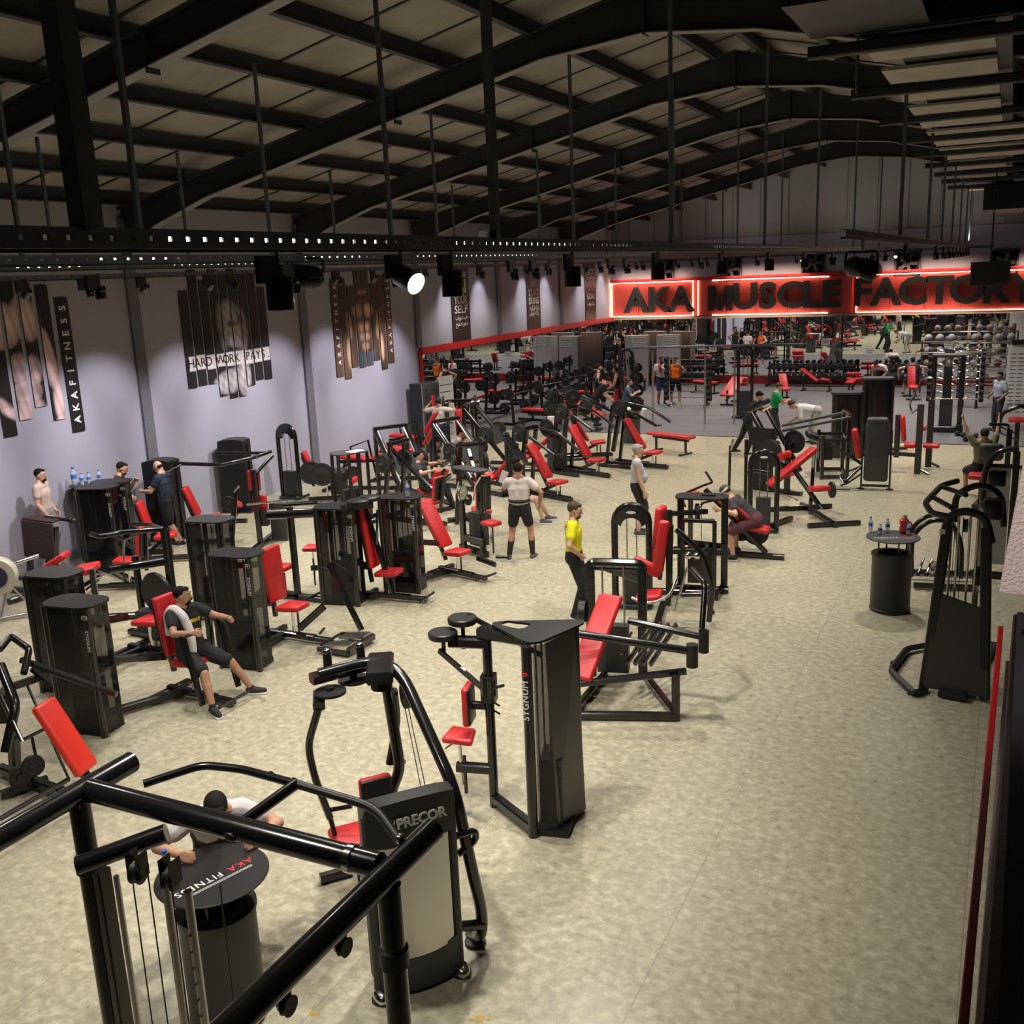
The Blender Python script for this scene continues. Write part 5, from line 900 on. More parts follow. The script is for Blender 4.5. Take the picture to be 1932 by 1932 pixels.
m.b('slide_rail', GRY, (-1.0, -.35, 1.12), (.5, -.38, 1.42), .09, .06); m.b('slide_rail', GRY, (-.95, .4, 1.12), (.5, .4, 1.42), .09, .06); m.b('rail_end', BLK, (.47, -.4, 1.42), (.47, .5, 1.42), .09, .1); m.pad('shoulder_pad', (-.3, 0, .95), (.3, .5, .14), (0, 20, 0), BLM, .06); m.t('pin', STL, [(.3, -.4, 1.4), (.3, -.4, 1.6)], .012, 0, 8); m.box('weight_box', BLM, (.0, .1, .65), (.3, .5, .5))
for (x, y, w, h, lb) in ((-3.5, 26.1, .7, 1.65, 'wide dark shrouded stack with towels on top'), (-2.9, 27.1, .72, 1.9, 'taller dark shrouded stack right of the towel-topped one')):
    m = M('shrouded_stack', lb, 'gym machine', (x, y, 0), 12); m.p('shroud', BLK, P().prism(guitar(w, .45, .3), .02, h-.05)); m.p('lid', GRY, P().prism(guitar(w+.06, .5, .35), h-.05, h)); m.b('base_rail', BLK, (0, 0, .03), (.8, .3, .03), .2, .06); m.b('corner_post', BLK, (w/2, -.2, 0), (w/2, -.2, h), .07, .07)
m = M('grey_stack_machine', 'machine with smooth rounded charcoal back panel standing in the aisle', 'gym machine', (-2.35, 22.4, 0), 5)
m.p('back_panel', GRY, P().rbox((0, 0, .83), (.5, .16, 1.3), .075)); m.p('panel_cap', GRY, P().rbox((0, 0, 1.45), (.46, .2, .26), .09))
for x in (-.29, .29): m.t('side_post', BLK, [(x, .02, .02), (x, .02, 1.3)], .022, 0, 8); m.p('foot_plate', BLM, P().box((x, .02, .01), (.14, .12, .02)), smooth=False)
m.b('base_beam', BLK, (-.29, .02, .08), (.29, .02, .08), .05, .05); m.pad('back_pad', (-.42, .1, 1.0), (.12, .3, .62), (0, -10, 0), r=.05); m.t('foot_loop', BLK, [(-.3, .05, .5), (-.75, 0, .28), (-.62, -.25, .12), (-.3, -.1, .35)], .02, .08, 8); m.b('slant_beam', BLK, (-.3, .05, .55), (-.95, .15, .95), .05, .06); m.b('slant_beam', BLK, (-.3, .0, .5), (-.7, -.2, .1), .05, .06); m.p('ball_grip', BLM, P().ell((-.6, -.15, .2), (.06, .06, .05))); m.t('floor_loop', GRY, [(-.5, -.3, .05), (-.85, -.35, .05), (-.8, -.5, .03)], .015, .04, 8); m.t('chrome_bar', CHR, [(.3, -.05, .42), (.62, -.05, .4)], .02, 0, 8)
m = M('twin_mast_machine', 'machine with two tall dark masts and red pads right of the grey panel', 'gym machine', (-1.9, 24.7, 0), 0)
for x, y in ((.25, -.35), (.42, .55)):
    m.b('mast', mat('brown_black_paint', (.03, .024, .024), .4) if 'brown_black_paint' not in MT else MT['brown_black_paint'], (x, y, 0), (x, y, 1.6), .14, .1); m.t('splayed_foot', BLK, [(x, y, .12), (x+.25, y-.08, .02)], .03, 0, 8)
m.b('short_mast', MT['brown_black_paint'], (-.25, 0, .3), (-.25, 0, 1.3), .12, .1); m.b('base_rail', BLK, (-.7, 0, .4), (.3, -.2, .4), .08, .09); m.pad('back_pad', (-.12, -.1, 1.0), (.1, .26, .6), (0, -6, 0), r=.045); m.pad('seat', (.05, -.1, .62), (.26, .3, .12), r=.05); m.pad('knee_pad', (.5, -.1, .62), (.36, .26, .09), r=.04); m.t('chrome_lever', CHR, [(.42, .5, 1.6), (.44, .6, 2.1), (.2, .6, 2.1), (-.05, .3, 1.5), (.05, .2, 1.3)], .02, .08, 8); m.t('grip', CHR, [(.2, -.35, 1.5), (.05, -.45, 1.42)], .022, 0, 8); m.pad('small_pad', (.3, .3, .95), (.1, .12, .12), r=.04)
# lat pulldown at the right edge
m = M('lat_pulldown', 'pulldown machine with rounded grey shroud used by the man in olive', 'gym machine', (-.25, 21.6, 0), 0)
m.pad('seat', (-.05, -.1, .58), (.42, .38, .1), r=.045); m.b('seat_post', BLK, (0, 0, 0), (0, 0, .55), .12, .1); m.pad('thigh_shroud', (.12, -.35, 1.12), (.46, .22, .34), m=GRY, r=.1); m.b('post', BLK, (.42, .1, 0), (.42, .1, 1.5), .1, .1); m.t('frame_tube', BLK, [(.4, .1, 1.5), (.38, -.1, 1.62), (.05, -.1, 1.62)], .03, .06); m.b('base_rail', BLK, (-.1, -.5, .05), (.1, .8, .05), .12, .08); m.disc('knob', DRD, (-.3, -.3, .42), (1, 0, 0), .06, .04); m.b('cross', BLK, (-.2, 0, .35), (.5, .1, .35), .08, .06)
m = M('grey_panel_machine', 'black-framed machine with pale grey flat panel at the right edge', 'gym machine', (.02, 16.4, 0), 0)
m.box('side_panel', WHT if 0 else mat('pale_grey_panel', (.36, .34, .36), .5), (.02, 0, 1.0), (.3, .03, 1.5)); m.t('frame_tube', BLK, [(-.2, 0, .05), (-.19, 0, 1.7), (-.05, 0, 2.0), (.25, 0, 2.05)], .045, .15, 10); m.b('frame_rail', BLK, (-.18, 0, 1.78), (.25, 0, 1.78), .06, .05); m.b('frame_post', BLK, (.23, 0, 0), (.23, 0, 2.0), .09, .08); m.b('base_rail', BLK, (-.3, .1, .05), (.35, .1, .05), .1, .08)
m = M('black_loop_machine', 'dark looped machine behind the man at the pulldown', 'gym machine', (.25, 25.4, 0), 0)
m.t('loop', BLK, [(-.3, 0, .9), (-.25, 0, 1.3), (.2, 0, 1.5), (.4, 0, 1.2)], .05, .15); m.pad('pad', (.1, 0, 1.15), (.4, .3, .1), r=.04); m.b('post', BLK, (.1, 0, 0), (.1, 0, 1.2), .1, .1); m.t('bar', GRY, [(-.5, 0, .95), (.1, -.1, .7)], .02, 0, 8); m.b('base_rail', BLK, (-.3, 0, .05), (.4, 0, .05), .1, .08); m.t('bar', GRY, [(-.45, .1, 1.05), (.15, 0, .8)], .02, 0, 8)
# left foreground cable machine with long red pad
m = M('incline_cable_bench', 'black lever machine at the left edge with one long bright red inclined pad', 'gym machine', (-8.3, 6.3, 0), 0)
def pp(px, py, z): q = at(px, py, z); return (q.x+8.3, q.y-6.3, z)
a = pp(80, 1325, 1.05); b = pp(165, 1455, .35)
d = V(b)-V(a); c = (V(a)+V(b))/2; si, up, dd = frame(d); Rm = Matrix((si, dd, -up)).transposed() if 0 else Matrix((tuple(si), tuple(dd), tuple(up))).transposed()
BRD = mat('bright_orange_red_vinyl', (.72, .035, .02), .38, bump=.12, bs=35)
m.pad('bench_pad', tuple(c), (.30, d.length, .09), Rm, BRD, .04); m.b('bench_frame', BLK, tuple(V(a)-V((0, 0, .1))), tuple(V(b)-V((0, 0, .1))), .08, .08)
m.b('lever', BLK, pp(40, 1245, 1.25), pp(220, 1310, .95), .055, .055); m.t('lever_loop', BLK, [pp(0, 1225, 1.35), pp(20, 1200, 1.4), pp(55, 1225, 1.35), pp(45, 1270, 1.2)], .035, .05, 10)
m.t('strut_tube', CHR, [pp(0, 1310, 1.0), pp(42, 1400, .6)], .022, 0, 10); m.b('frame_beam', BLK, pp(10, 1300, 1.0), pp(85, 1275, 1.05), .07, .07); m.b('post', BLK, pp(30, 1470, .05), pp(25, 1380, .6), .1, .1); m.b('brace', BLK, pp(50, 1290, 1.0), pp(130, 1470, .1), .022, .022); m.b('brace', BLK, pp(60, 1390, .5), pp(70, 1440, .3), .03, .03)
m.disc('pulley', BLM, pp(40, 1465, .25), (1, -.5, 0), .12, .07); m.disc('pulley', BLM, pp(62, 1445, .35), (1, -.5, 0), .11, .05); m.b('floor_rail', BLK, pp(0, 1450, .08), pp(130, 1500, .08), .1, .1); m.b('floor_rail', BLK, pp(0, 1500, .06), pp(90, 1470, .06), .08, .08); m.b('cross_bar', BLK, pp(45, 1395, .6), pp(85, 1375, .65), .03, .03)
m.b('link', BLK, pp(60, 1262, 1.15), pp(95, 1290, 1.0), .05, .05); m.b('link', BLK, pp(85, 1262, 1.1), pp(65, 1285, 1.0), .05, .05); m.t('frame_tube', BLK, [pp(0, 1255, 1.2), pp(30, 1330, .9), pp(10, 1420, .5)], .05, .1)
m.box('pivot_box', BLM, pp(10, 1330, .8), (.12, .25, .3), (0, 0, 30)); m.b('long_bar', BLK, pp(0, 1545, .3), pp(130, 1470, .3), .04, .04)
# ================================================================ people
SK = {k: mat('skin_'+k, c, .5, bump=.04, bs=90, spec=.35) for k, c in dict(tan=(.44, .235, .15), light=(.56, .33, .235), dark=(.30, .155, .10)).items()}
HR = {'black': mat('hair_black', (.012, .01, .009), .75, bump=.6, bs=160, spec=.15), 'brown': mat('hair_brown', (.05, .028, .016), .6, bump=.6, bs=160), 'grey': mat('hair_grey', (.34, .32, .30), .7, bump=.6, bs=160)}
EYW = mat('eye_white', (.7, .68, .65), .3); EYD = mat('eye_dark', (.01, .008, .006), .2); LIP = mat('lips', (.30, .09, .075), .5); SOLE = mat('shoe_sole', (.6, .6, .58), .6)
CLO = {}
def CL(c):
    k = tuple(round(x, 3) for x in c)
    if k not in CLO: CLO[k] = cloth('cloth_%d' % len(CLO), c)
    return CLO[k]
def blob(name, p, m, par, vox, sm=2):
    o = obj(name, p, m, par, smooth=False); r = o.modifiers.new('remesh', 'REMESH'); r.mode = 'VOXEL'; r.voxel_size = vox; r.use_smooth_shade = True
    if sm: s = o.modifiers.new('smooth', 'SMOOTH'); s.factor = .5; s.iterations = sm
    return o
def ik(a, t, l1, l2, hint):
    a = V(a); t = V(t); d = t-a; L = min(d.length, (l1+l2)*.995); d.normalize(); t = a+d*L
    x = (l1*l1-l2*l2+L*L)/(2*L); h = sqrt(max(0, l1*l1-x*x)); n = V(hint)-d*V(hint).dot(d); n.normalize(); return a+d*x+n*h, t
def person(label, loc, rz, hip=(0, 0, .93), lean=0, side=0, tw=0, head=(0, 0), hr=(.30, .05, .86), hl=(-.30, .05, .86), er=(.5, -1, -.2), el=(-.5, -1, -.2), fr=(.11, 0, .08), fll=(-.11, .02, .08), kr=(.1, 1, .1), kl=(-.1, 1, .1),
           toe=(8, -8), skin='tan', hair='black', style='short', beard=False, shirt=(.02, .02, .022), sleeve=.5, pants=(.012, .012, .014), leg=.8, shoe=(.02, .02, .022), sock=None, fine=False, H=1.75, belly=0, curl=.5, cap=None, group=None, pn=(None, None), name='person'):
    k = H/1.75; S_ = thing(name, label, 'person', loc, rz, group); P0 = V(hip); sk = SK[skin]
    le, sd = radians(lean), radians(side); u = V((sin(sd), sin(le)*cos(sd), cos(le)*cos(sd))).normalized(); t = radians(tw); r = V((cos(t), sin(t), 0)); r = (r-u*r.dot(u)).normalized(); f = u.cross(r)
    N = P0+u*.52*k; C_ = P0+u*.34*k; W_ = P0+u*.15*k
    yaw, pit = radians(head[0]), radians(head[1]); hf0 = (f*.55+V((0, 1, 0))*.45); hf0.z = 0
    if hf0.length < .1: hf0 = V((0, 1, 0))
    hf0.normalize(); hf = Matrix.Rotation(yaw, 3, 'Z') @ hf0; hf = (hf*cos(pit)+V((0, 0, sin(pit)))).normalized(); hr_ = hf.cross(V((0, 0, 1))).normalized(); hu = hr_.cross(hf).normalized()
    HC = N+(u*.5+hu*.5).normalized()*.135*k+hf*.022*k; HM = Matrix((tuple(hr_), tuple(hf), tuple(hu))).transposed(); hq = lambda x, y, z: HC+HM @ V((x*k, y*k, z*k))
    b = P(); s1 = N-u*.065*k
    SR, SLf = s1+r*.175*k, s1-r*.175*k
    for s in (-1, 1):
        b.cap(P0+r*s*.075*k, .105*k, W_+r*s*.055*k, .095*k); b.cap(W_+r*s*.055*k, .095*k, C_+r*s*.075*k+f*.01, .105*k); b.cap(C_+r*s*.075*k, .105*k, s1+r*s*.09*k-u*.03*k, .075*k)
        b.cap(s1+r*s*.05*k, .07*k, s1+r*s*.17*k, .058*k); b.cap(N+u*.05*k, .05*k, s1+r*s*.12*k, .05*k)
    if belly: b.cap(W_+f*.03*belly+u*.02, .10*k+.03*belly, C_+f*.02*belly-u*.08, .09*k+.02*belly)
    b.cap(N-u*.02*k, .062*k, HC-hu*.05*k-hf*.02*k, .056*k)
    b.ell(HC, (.074*k, .093*k, .112*k), HM, 18, 12); b.cap(hq(0, .03, -.055), .055*k, hq(0, .05, -.085), .036*k); b.cap(hq(-.03, .03, -.06), .04*k, hq(.03, .03, -.06), .04*k)
    b.cap(hq(0, .085, .02), .012*k, hq(0, .108, -.022), .016*k); b.cap(hq(-.035, .078, .035), .012*k, hq(.035, .078, .035), .012*k)
    for s in (-1, 1): b.ell(hq(s*.076, -.005, -.005), (.012*k, .02*k, .032*k), HM, 8, 6)
    # arms
    E = []
    hands = P()
    for s, sh, tgt, hint, nrm in ((1, SR, hr, er, pn[0]), (-1, SLf, hl, el, pn[1])):
        e, w = ik(sh, tgt, .285*k, .255*k, hint); E.append((sh, e, w)); b.cap(sh, .053*k, e, .041*k); b.cap(sh*.6+e*.4, .053*k, sh*.3+e*.7, .045*k); b.cap(e, .042*k, e*.55+w*.45, .042*k); b.cap(e*.55+w*.45, .042*k, w, .027*k)
        d = (w-e).normalized(); n = V(nrm) if nrm else (r*(-s)*.9+V((0, 0, -.35))); n = (n-d*n.dot(d)).normalized(); wd_ = d.cross(n).normalized()
        up = wd_ if wd_.dot(f+V((0, 0, .3))) > 0 else -wd_
        for q in (-1, -.33, .33, 1): b.cap(w, .019*k, w+d*.085*k+up*q*.030*k, .0145*k)
        for q, L in ((-1, .058), (-.33, .07), (.33, .076), (1, .068)):
            a0 = w+d*.085*k+up*q*.031*k; a1 = a0+(d*cos(curl)+n*sin(curl)).normalized()*L*.5*k+up*q*.004; a2 = a1+(d*cos(curl*2.2)+n*sin(curl*2.2)).normalized()*L*.45*k
            b.cap(a0, .0105*k, a1, .0095*k, 8); b.cap(a1, .0095*k, a2, .008*k, 8)
        t0 = w+d*.02*k+up*.022*k; t1 = t0+(d*.6+up*.7+n*.3).normalized()*.045*k; t2 = t1+(d*.9+up*.15+n*.45).normalized()*.035*k; b.cap(t0, .015*k, t1, .012*k, 8); b.cap(t1, .012*k, t2, .0095*k, 8)
    LG = []
    pr = V((r.x, r.y, 0)).normalized()
    for s, ft, hint, ta in ((1, fr, kr, toe[0]), (-1, fll, kl, toe[1])):
        hj = P0+pr*s*.09*k-V((0, 0, .03)); kn, an = ik(hj, ft, .43*k, .42*k, hint); LG.append((hj, kn, an, ta, s))
        b.cap(hj, .088*k, kn, .056*k); b.cap(kn, .056*k, kn*.65+an*.35-V((0, .01, 0)), .056*k); b.cap(kn*.65+an*.35, .055*k, an, .036*k)
        fd = Matrix.Rotation(radians(-ta), 3, 'Z') @ V((0, 1, 0)); b.cap(an, .034*k, an+fd*.06-V((0, 0, .035)), .022*k)
    vx = .009 if fine else .013
    blob('body', b, sk, S_, vx)
    # clothes
    sh = P(); g = .016*k
    for s in (-1, 1):
        sh.cap(P0+u*(-.02)+r*s*.075*k, .112*k+g*.4, W_+r*s*.06*k, .104*k+g*.5); sh.cap(W_+r*s*.06*k, .102*k+g*.5, C_+r*s*.078*k+f*.01, .108*k+g*.6); sh.cap(C_+r*s*.078*k, .108*k+g*.6, s1+r*s*.092*k-u*.03*k, .079*k+g*.6)
        sh.cap(s1+r*s*.05*k, .068*k+g, s1+r*s*(.17 if sleeve else .12)*k, .058*k+g)
    if belly: sh.cap(W_+f*.03*belly+u*.02, .112*k+.03*belly, C_+f*.02*belly-u*.08, .10*k+.02*belly)
    if sleeve:
        for a, e, w in E: sh.cap(a, .06*k+g, a*(1-sleeve)+e*sleeve, .05*k+g*1.3)
    st = blob('shirt', sh, CL(shirt), S_, vx+.001)
    if style == 'polo': pass
    pn_ = P(); 
    for s in (-1, 1): pn_.cap(P0+r*s*.07*k+u*.07*k, .106*k+g*.6, P0+r*s*.075*k-u*.02, .118*k+g*.6)
    for hj, kn, an, ta, s in LG:
        lo = P0+pr*s*.085*k-V((0, 0, .03))
        if leg <= 1: pn_.cap(lo, .098*k+g, hj*(1-leg)+kn*leg, .072*k+g*1.2)
        else: pn_.cap(lo, .092*k+g*.7, kn, .062*k+g*.7); q = min(1, leg-1); pn_.cap(kn, .062*k+g*.7, kn*(1-q)+an*q, (.046 if leg < 2.2 else .05)*k+g*.6)
    blob('trousers' if leg > 1 else 'shorts', pn_, CL(pants), S_, vx+.001)
    for hj, kn, an, ta, s in LG:
        fd = Matrix.Rotation(radians(-ta), 3, 'Z') @ V((0, 1, 0)); rt = Matrix.Rotation(radians(-ta), 3, 'Z'); rt4 = rt
        c = V((an.x, an.y, an.z-.035)); so = P(); so.cap(c-fd*.03+V((0, 0, .01)), .045, c+fd*.06, .045); so.cap(c+fd*.06, .045, c+fd*.155-V((0, 0, .008)), .036); so.cap(an+V((0, 0, .0)), .045, c, .045)
        o = blob('shoe', so, CL(shoe), S_, vx); 
        obj('sole', P().rbox(c+fd*.055-V((0, 0, .036)), (.094, .275, .028), .013, rt), SOLE, o)
        if sock: obj('sock', P().cap(an*(1-sock[1])+kn*sock[1], .036+.024*min(1, sock[1]*1.6), an, .042, 14), CL(sock[0]), S_)
    # head details
    hm = HR[hair]
    if style in ('short', 'polo', 'buzz'):
        o = P(); th = .003 if style == 'buzz' else .013; o.ell(hq(0, -.026, .036), (.076*k+th*.5, .084*k+th, .084*k+th*.6), HM, 18, 12)
        o.ell(hq(0, .028, .086), (.058*k, .052*k, (.030 if style != 'buzz' else .024)*k), HM)
        obj('hair', o, hm, S_)
    elif style == 'bald': obj('hair', P().ell(hq(0, -.03, -.01), (.079*k, .072*k, .05*k), HM, 16, 10), hm, S_)
    elif style == 'cap':
        o = obj('cap', P().ell(hq(0, -.008, .042), (.085*k, .1*k, .085*k), HM, 18, 12), CL(cap or (.02, .02, .03)), S_); obj('cap_brim', P().ell(hq(0, .10 if cap != 'b' else -.1, .035), (.06*k, .06*k, .008*k), HM), CL(cap or (.02, .02, .03)), o)
        obj('hair', P().ell(hq(0, -.02, .0), (.078*k, .08*k, .06*k), HM, 14, 8), hm, S_)
    elif style == 'headband':
        obj('hair', P().ell(hq(0, -.02, .04), (.084*k, .1*k, .092*k), HM, 18, 12), hm, S_); obj('headband', P().lathe([(.09, -.016), (.103*k, -.016), (.103*k, .016), (.09, .016)], hq(0, -.008, .045), HM @ V((0, .12, 1)), 20), CL((.7, .68, .65)), S_)
    if beard: obj('beard', P().ell(hq(0, .046, -.082), (.053*k, .050*k, .036*k), HM, 14, 10), hm, S_)
    if beard == 'moustache': S_.children[-1].data.clear_geometry(); bpy.data.objects.remove(S_.children[-1]); obj('moustache', P().ell(hq(0, .103, -.042), (.032*k, .012, .011), HM, 12, 8), hm, S_)
    for s in (-1, 1):
        e = obj('eye', P().ell(hq(s*.031, .083, .012), (.014*k, .009*k, .008*k), HM, 10, 6), EYW, S_); obj('pupil', P().ell(hq(s*.031, .0895, .012), (.006*k, .004*k, .006*k), HM, 8, 6), EYD, e); obj('eyebrow', P().ell(hq(s*.032, .09, .034), (.02*k, .008*k, .006*k), HM, 8, 6), hm, S_)
    obj('mouth', P().ell(hq(0, .092, -.055), (.024*k, .01*k, .007*k), HM, 10, 6), LIP, S_)
    S_['hq'] = 0; del S_['hq']
    return S_, dict(N=N, C=C_, P0=P0, r=r, f=f, u=u, SR=SR, SL=SLf, E=E, HC=HC)
A = lambda px, py, z=0: at(px, py, z)
def xy(p): return (p.x, p.y, 0)
# seated man with moustache at the C10 machine
s, J = person('seated man in black T-shirt and shorts with white towel over his shoulder, pressing levers', (-8.53, 8.42, 0), -98, hip=(0, -.04, .66), lean=-8, head=(38, -3), hr=(.24, .34, .99), hl=(-.28, .36, 1.02), er=(.9, -.7, -.7), el=(-.9, -.7, -.7),
    fr=(.20, .50, .08), fll=(-.44, .44, .08), kr=(.1, 1, 1), kl=(-.4, 1, 1), toe=(15, -35), beard='moustache', style='buzz', shirt=(.012, .012, .013), leg=.85, fine=True, shoe=(.03, .025, .03), sock=((.01, .01, .01), .1), curl=1.1, belly=.6)
c = J['C']+J['f']*.125-J['u']*.0; o = text('shirt_print', 'FARMED', .062, mat('yellow_print', (.8, .55, .03), .6), s, tuple(c), (82, 0, 0), .003, .002)
TW = mat('white_towel', (.72, .70, .72), .9, bump=.6, bs=70)
t = thing('towel', 'white towel draped over the seated man\'s shoulder', 'towel', s.location, -98)
q = P(); sr = J['SR']-J['r']*.05
q.tube([sr+V((0, -.14, -.28)), sr+V((0, -.13, -.02)), sr+V((.0, -.02, .085)), sr+V((-.03, .11, .0)), sr+V((-.06, .17, -.2)), sr+V((-.05, .19, -.42)), sr+V((-.05, .17, -.5))], .055, 10, .05)
blob('towel_cloth', q, TW, t, .012, 3)
# yellow shirt
s, J = person('standing bearded man in bright yellow T-shirt and black leggings, hand on hip', xy(A(1086, 1163)), -72, head=(-8, -12), hl=(-.30, -.10, 1.0), el=(-1, -.5, 0), hr=(.2, .1, .98), er=(1, -.6, 0), fr=(.13, .0, .08), fll=(-.12, .06, .08), toe=(35, 5), style='short', hair='brown', beard=True, shirt=(.72, .66, .01), sleeve=.55, pants=(.01, .01, .012), leg=2, fine=True, shoe=(.03, .03, .035), H=1.77, skin='light')
# white shirt, back to viewer
s, J = person('man in white T-shirt and black shorts seen from behind, knee-high black socks', xy(A(984, 1055)), 14, tw=6, head=(18, -12), hr=(.34, .12, .98), er=(1, -.5, 0), hl=(-.18, .38, 1.32), el=(-1, -.2, -1), fr=(.20, .02, .08), fll=(-.20, -.08, .08), toe=(12, -10), shirt=(.70, .62, .60), pants=(.012, .012, .013), leg=.6, sock=((.012, .012, .013), .72), shoe=(.10, .085, .06), fine=True, H=1.77, belly=.5)
c = J['P0']+J['u']*.13; obj('waist_belt', P().tube([c+J['r']*.165*cos(a)+J['f']*.125*sin(a) for a in [2*pi*k/16 for k in range(17)]], .03, 8), CL((.02, .02, .02)), s)
b = M('paper_sheet', 'white sheet held up by the man in white T-shirt seen from behind', 'paper', (A(950, 900, 1.4)), 20); b.box('sheet', WHT, (0, .0, 0), (.12, .01, .22), (0, 20, 0))
# grey-haired man
s, J = person('grey-haired man in sleeveless grey top and black shorts standing in the aisle', xy(A(1203, 1008)), -68, head=(-10, -8), hl=(-.26, .06, .84), hr=(.25, .12, .84), er=(.6, -1, 0), el=(-.6, -1, 0), hair='grey', style='short', shirt=(.46, .46, .47), sleeve=.12, pants=(.012, .012, .013), leg=.88, shoe=(.05, .05, .05), fine=True, belly=1.6, skin='light', H=1.78)
obj('shoulder_stripe', P().tube([J['SL']+J['u']*.075-J['r']*.02+J['f']*.06, J['SL']+J['u']*.08-J['r']*.0, J['SL']+J['u']*.06-J['f']*.07], .02, 8), CL((.05, .055, .09)), s)
# bald man with paper
s, J = person('bald man in navy T-shirt and black shorts leaning with a sheet of paper', xy(A(325, 1030)), 108, hip=(0, .0, .92), lean=4, head=(-5, -24), hr=(.30, .40, 1.12), er=(1, .1, .7), hl=(-.14, .40, 1.12), el=(-.8, -.6, -1), fr=(-.02, -.14, .08), fll=(.02, -.2, .08), toe=(25, -10), style='bald', beard=True, shirt=(.02, .03, .06), pants=(.012, .013, .016), leg=.9, fine=True, skin='light', H=1.76)
o = obj('shirt_logo', P().ell(J['C']+J['f']*.13-J['r']*.06+J['u']*.05, (.04, .006, .02)), LABW, s)
b = M('paper_sheet', 'white sheet of paper in the bald man\'s hand', 'paper', tuple(A(295, 922, 1.14)), 30); b.box('sheet', WHT, (0, 0, 0), (.30, .21, .006), (0, -8, 0))
# bearded man in black
wp = atx(238, 960, -14.6)
s, J = person('bearded muscular man in black T-shirt stretching his arm across the machine', (-14.8, 13.1, .1), -48, hip=(0, 0, .9), lean=16, head=(0, -22), hl=(-.05, .40, 1.27), el=(-.6, -.2, -1), hr=(.25, .3, 1.02), beard=True, style='buzz', leg=.95, sleeve=.45, fine=True, skin='tan', shirt=(.014, .014, .016), H=1.8)
t = M('towel', 'white towel hanging by the bearded man in black', 'towel', (-14.3, 13.35, .72), -40); t.p('towel_cloth', TW, P().prism([(-.09, -.02), (.09, -.02), (.1, .03), (-.07, .03)], -.28, .22, (0, 0, 0), (6, 5, 0), .5))
# man by the wall
s, J = person('man in beige T-shirt standing against the wall behind the draped machine', (-14.95, 11.7, .22), -62, head=(0, -4), hl=(-.22, .1, .9), hr=(.24, .15, .9), style='buzz', beard=True, shirt=(.55, .42, .36), pants=(.3, .28, .27), leg=.9, fine=True, skin='light', H=1.74)
# man leaning over the lettered table
bt2 = A(393, 1600, 1.1)
s, J = person('man in pale grey T-shirt bent over the lettered bin table with his head down', (-5.0, 4.96, 0), -134, hip=(0, -.12, .93), lean=48, head=(0, -48), hr=(.28, .50, 1.14), hl=(-.26, .50, 1.14), er=(1, .1, -.5), el=(-1, .1, -.5), fr=(.14, -.25, .08), fll=(-.14, -.1, .08), shirt=(.50, .47, .50), sleeve=.5, pants=(.02, .02, .02), leg=2, fine=True, skin='tan', hair='black', style='short')
# prone man with headband
s, J = person('man in black-red top with white headband slumped over red chest pad', (-3.62, 16.45, 0), 92, hip=(0, 0, .68), lean=48, head=(0, -38), hr=(.42, .52, .92), hl=(-.44, .48, .92), er=(1, -.4, -.6), el=(-1, -.4, -.6), fr=(.25, .35, .08), fll=(-.25, .3, .08), kr=(.3, 1, .5), kl=(-.3, 1, .5), style='headband', hair='brown', shirt=(.03, .028, .032), sleeve=.55, pants=(.10, .03, .04), leg=.9, skin='light', fine=True)
obj('red_side_panel', P().cap(J['P0']+J['r']*.0-J['f']*.0+J['r']*(-.17)+J['u']*.1, .03, J['C']-J['r']*.18, .03), CL((.5, .02, .03)), s)
# leaning bearded man, black
s, J = person('bearded man in black T-shirt and black trousers leaning on the dark hack machine', xy(A(1403, 858)), -70, hip=(0, .1, .93), lean=22, head=(0, -32), hr=(.05, .62, 1.22), hl=(-.1, .60, 1.22), er=(1, 0, -1), el=(-1, 0, -1), fr=(.1, .06, .08), fll=(-.1, -.25, .12), toe=(10, 0), beard=True, shirt=(.02, .018, .02), sleeve=.6, leg=2.3, skin='light', style='short', H=1.76)
s, J = person('man in green polo shirt with white collar looking down at a phone', xy(A(1458, 838)), -70, lean=8, head=(0, -30), hr=(.05, .36, 1.2), hl=(-.12, .38, 1.2), er=(1, 0, -1), el=(-1, 0, -1), shirt=(.01, .32, .10), sleeve=.65, pants=(.02, .02, .03), leg=2, skin='light', hair='brown')
obj('collar', P().lathe([(.07, -.01), (.085, 0), (.075, .03)], J['N']-J['u']*.01, J['u'], 14), CL((.7, .7, .68)), s)
b = M('phone', 'red phone held by the man in green polo shirt', 'phone', tuple(A(1478, 755, 1.24)), 20); b.box('phone_body', LABR, (0, 0, 0), (.14, .08, .012), (20, 0, 0))
s, J = person('man in white shirt and pale trousers bending far forward beside the man in green', xy(A(1532, 838)), 100, hip=(0, -.1, .93), lean=78, head=(0, -50), hr=(.15, .55, .62), hl=(-.15, .5, .58), fr=(.12, 0, .08), fll=(-.14, -.15, .08), shirt=(.68, .66, .66), sleeve=.9, pants=(.40, .37, .34), leg=2.3, hair='brown', skin='light')
s, J = person('man in white T-shirt and navy shorts with red towel on his chest', xy(A(1248, 763)), -150, head=(10, -5), hl=(-.3, .03, .85), shirt=(.68, .66, .66), pants=(.03, .04, .12), leg=.8, skin='dark', beard=True, style='buzz', belly=.8, H=1.8)
t = thing('towel', 'red towel around the neck of the man in white T-shirt', 'towel', s.location, -150); blob('towel_cloth', P().tube([J['N']+V((.07, -.05, -.02)), J['N']+V((.09, .05, -.02)), J['N']+V((.07, .13, -.12)), J['N']+V((.06, .16, -.34))], .045, 10, .03), CL((.6, .04, .05)), t, .014)
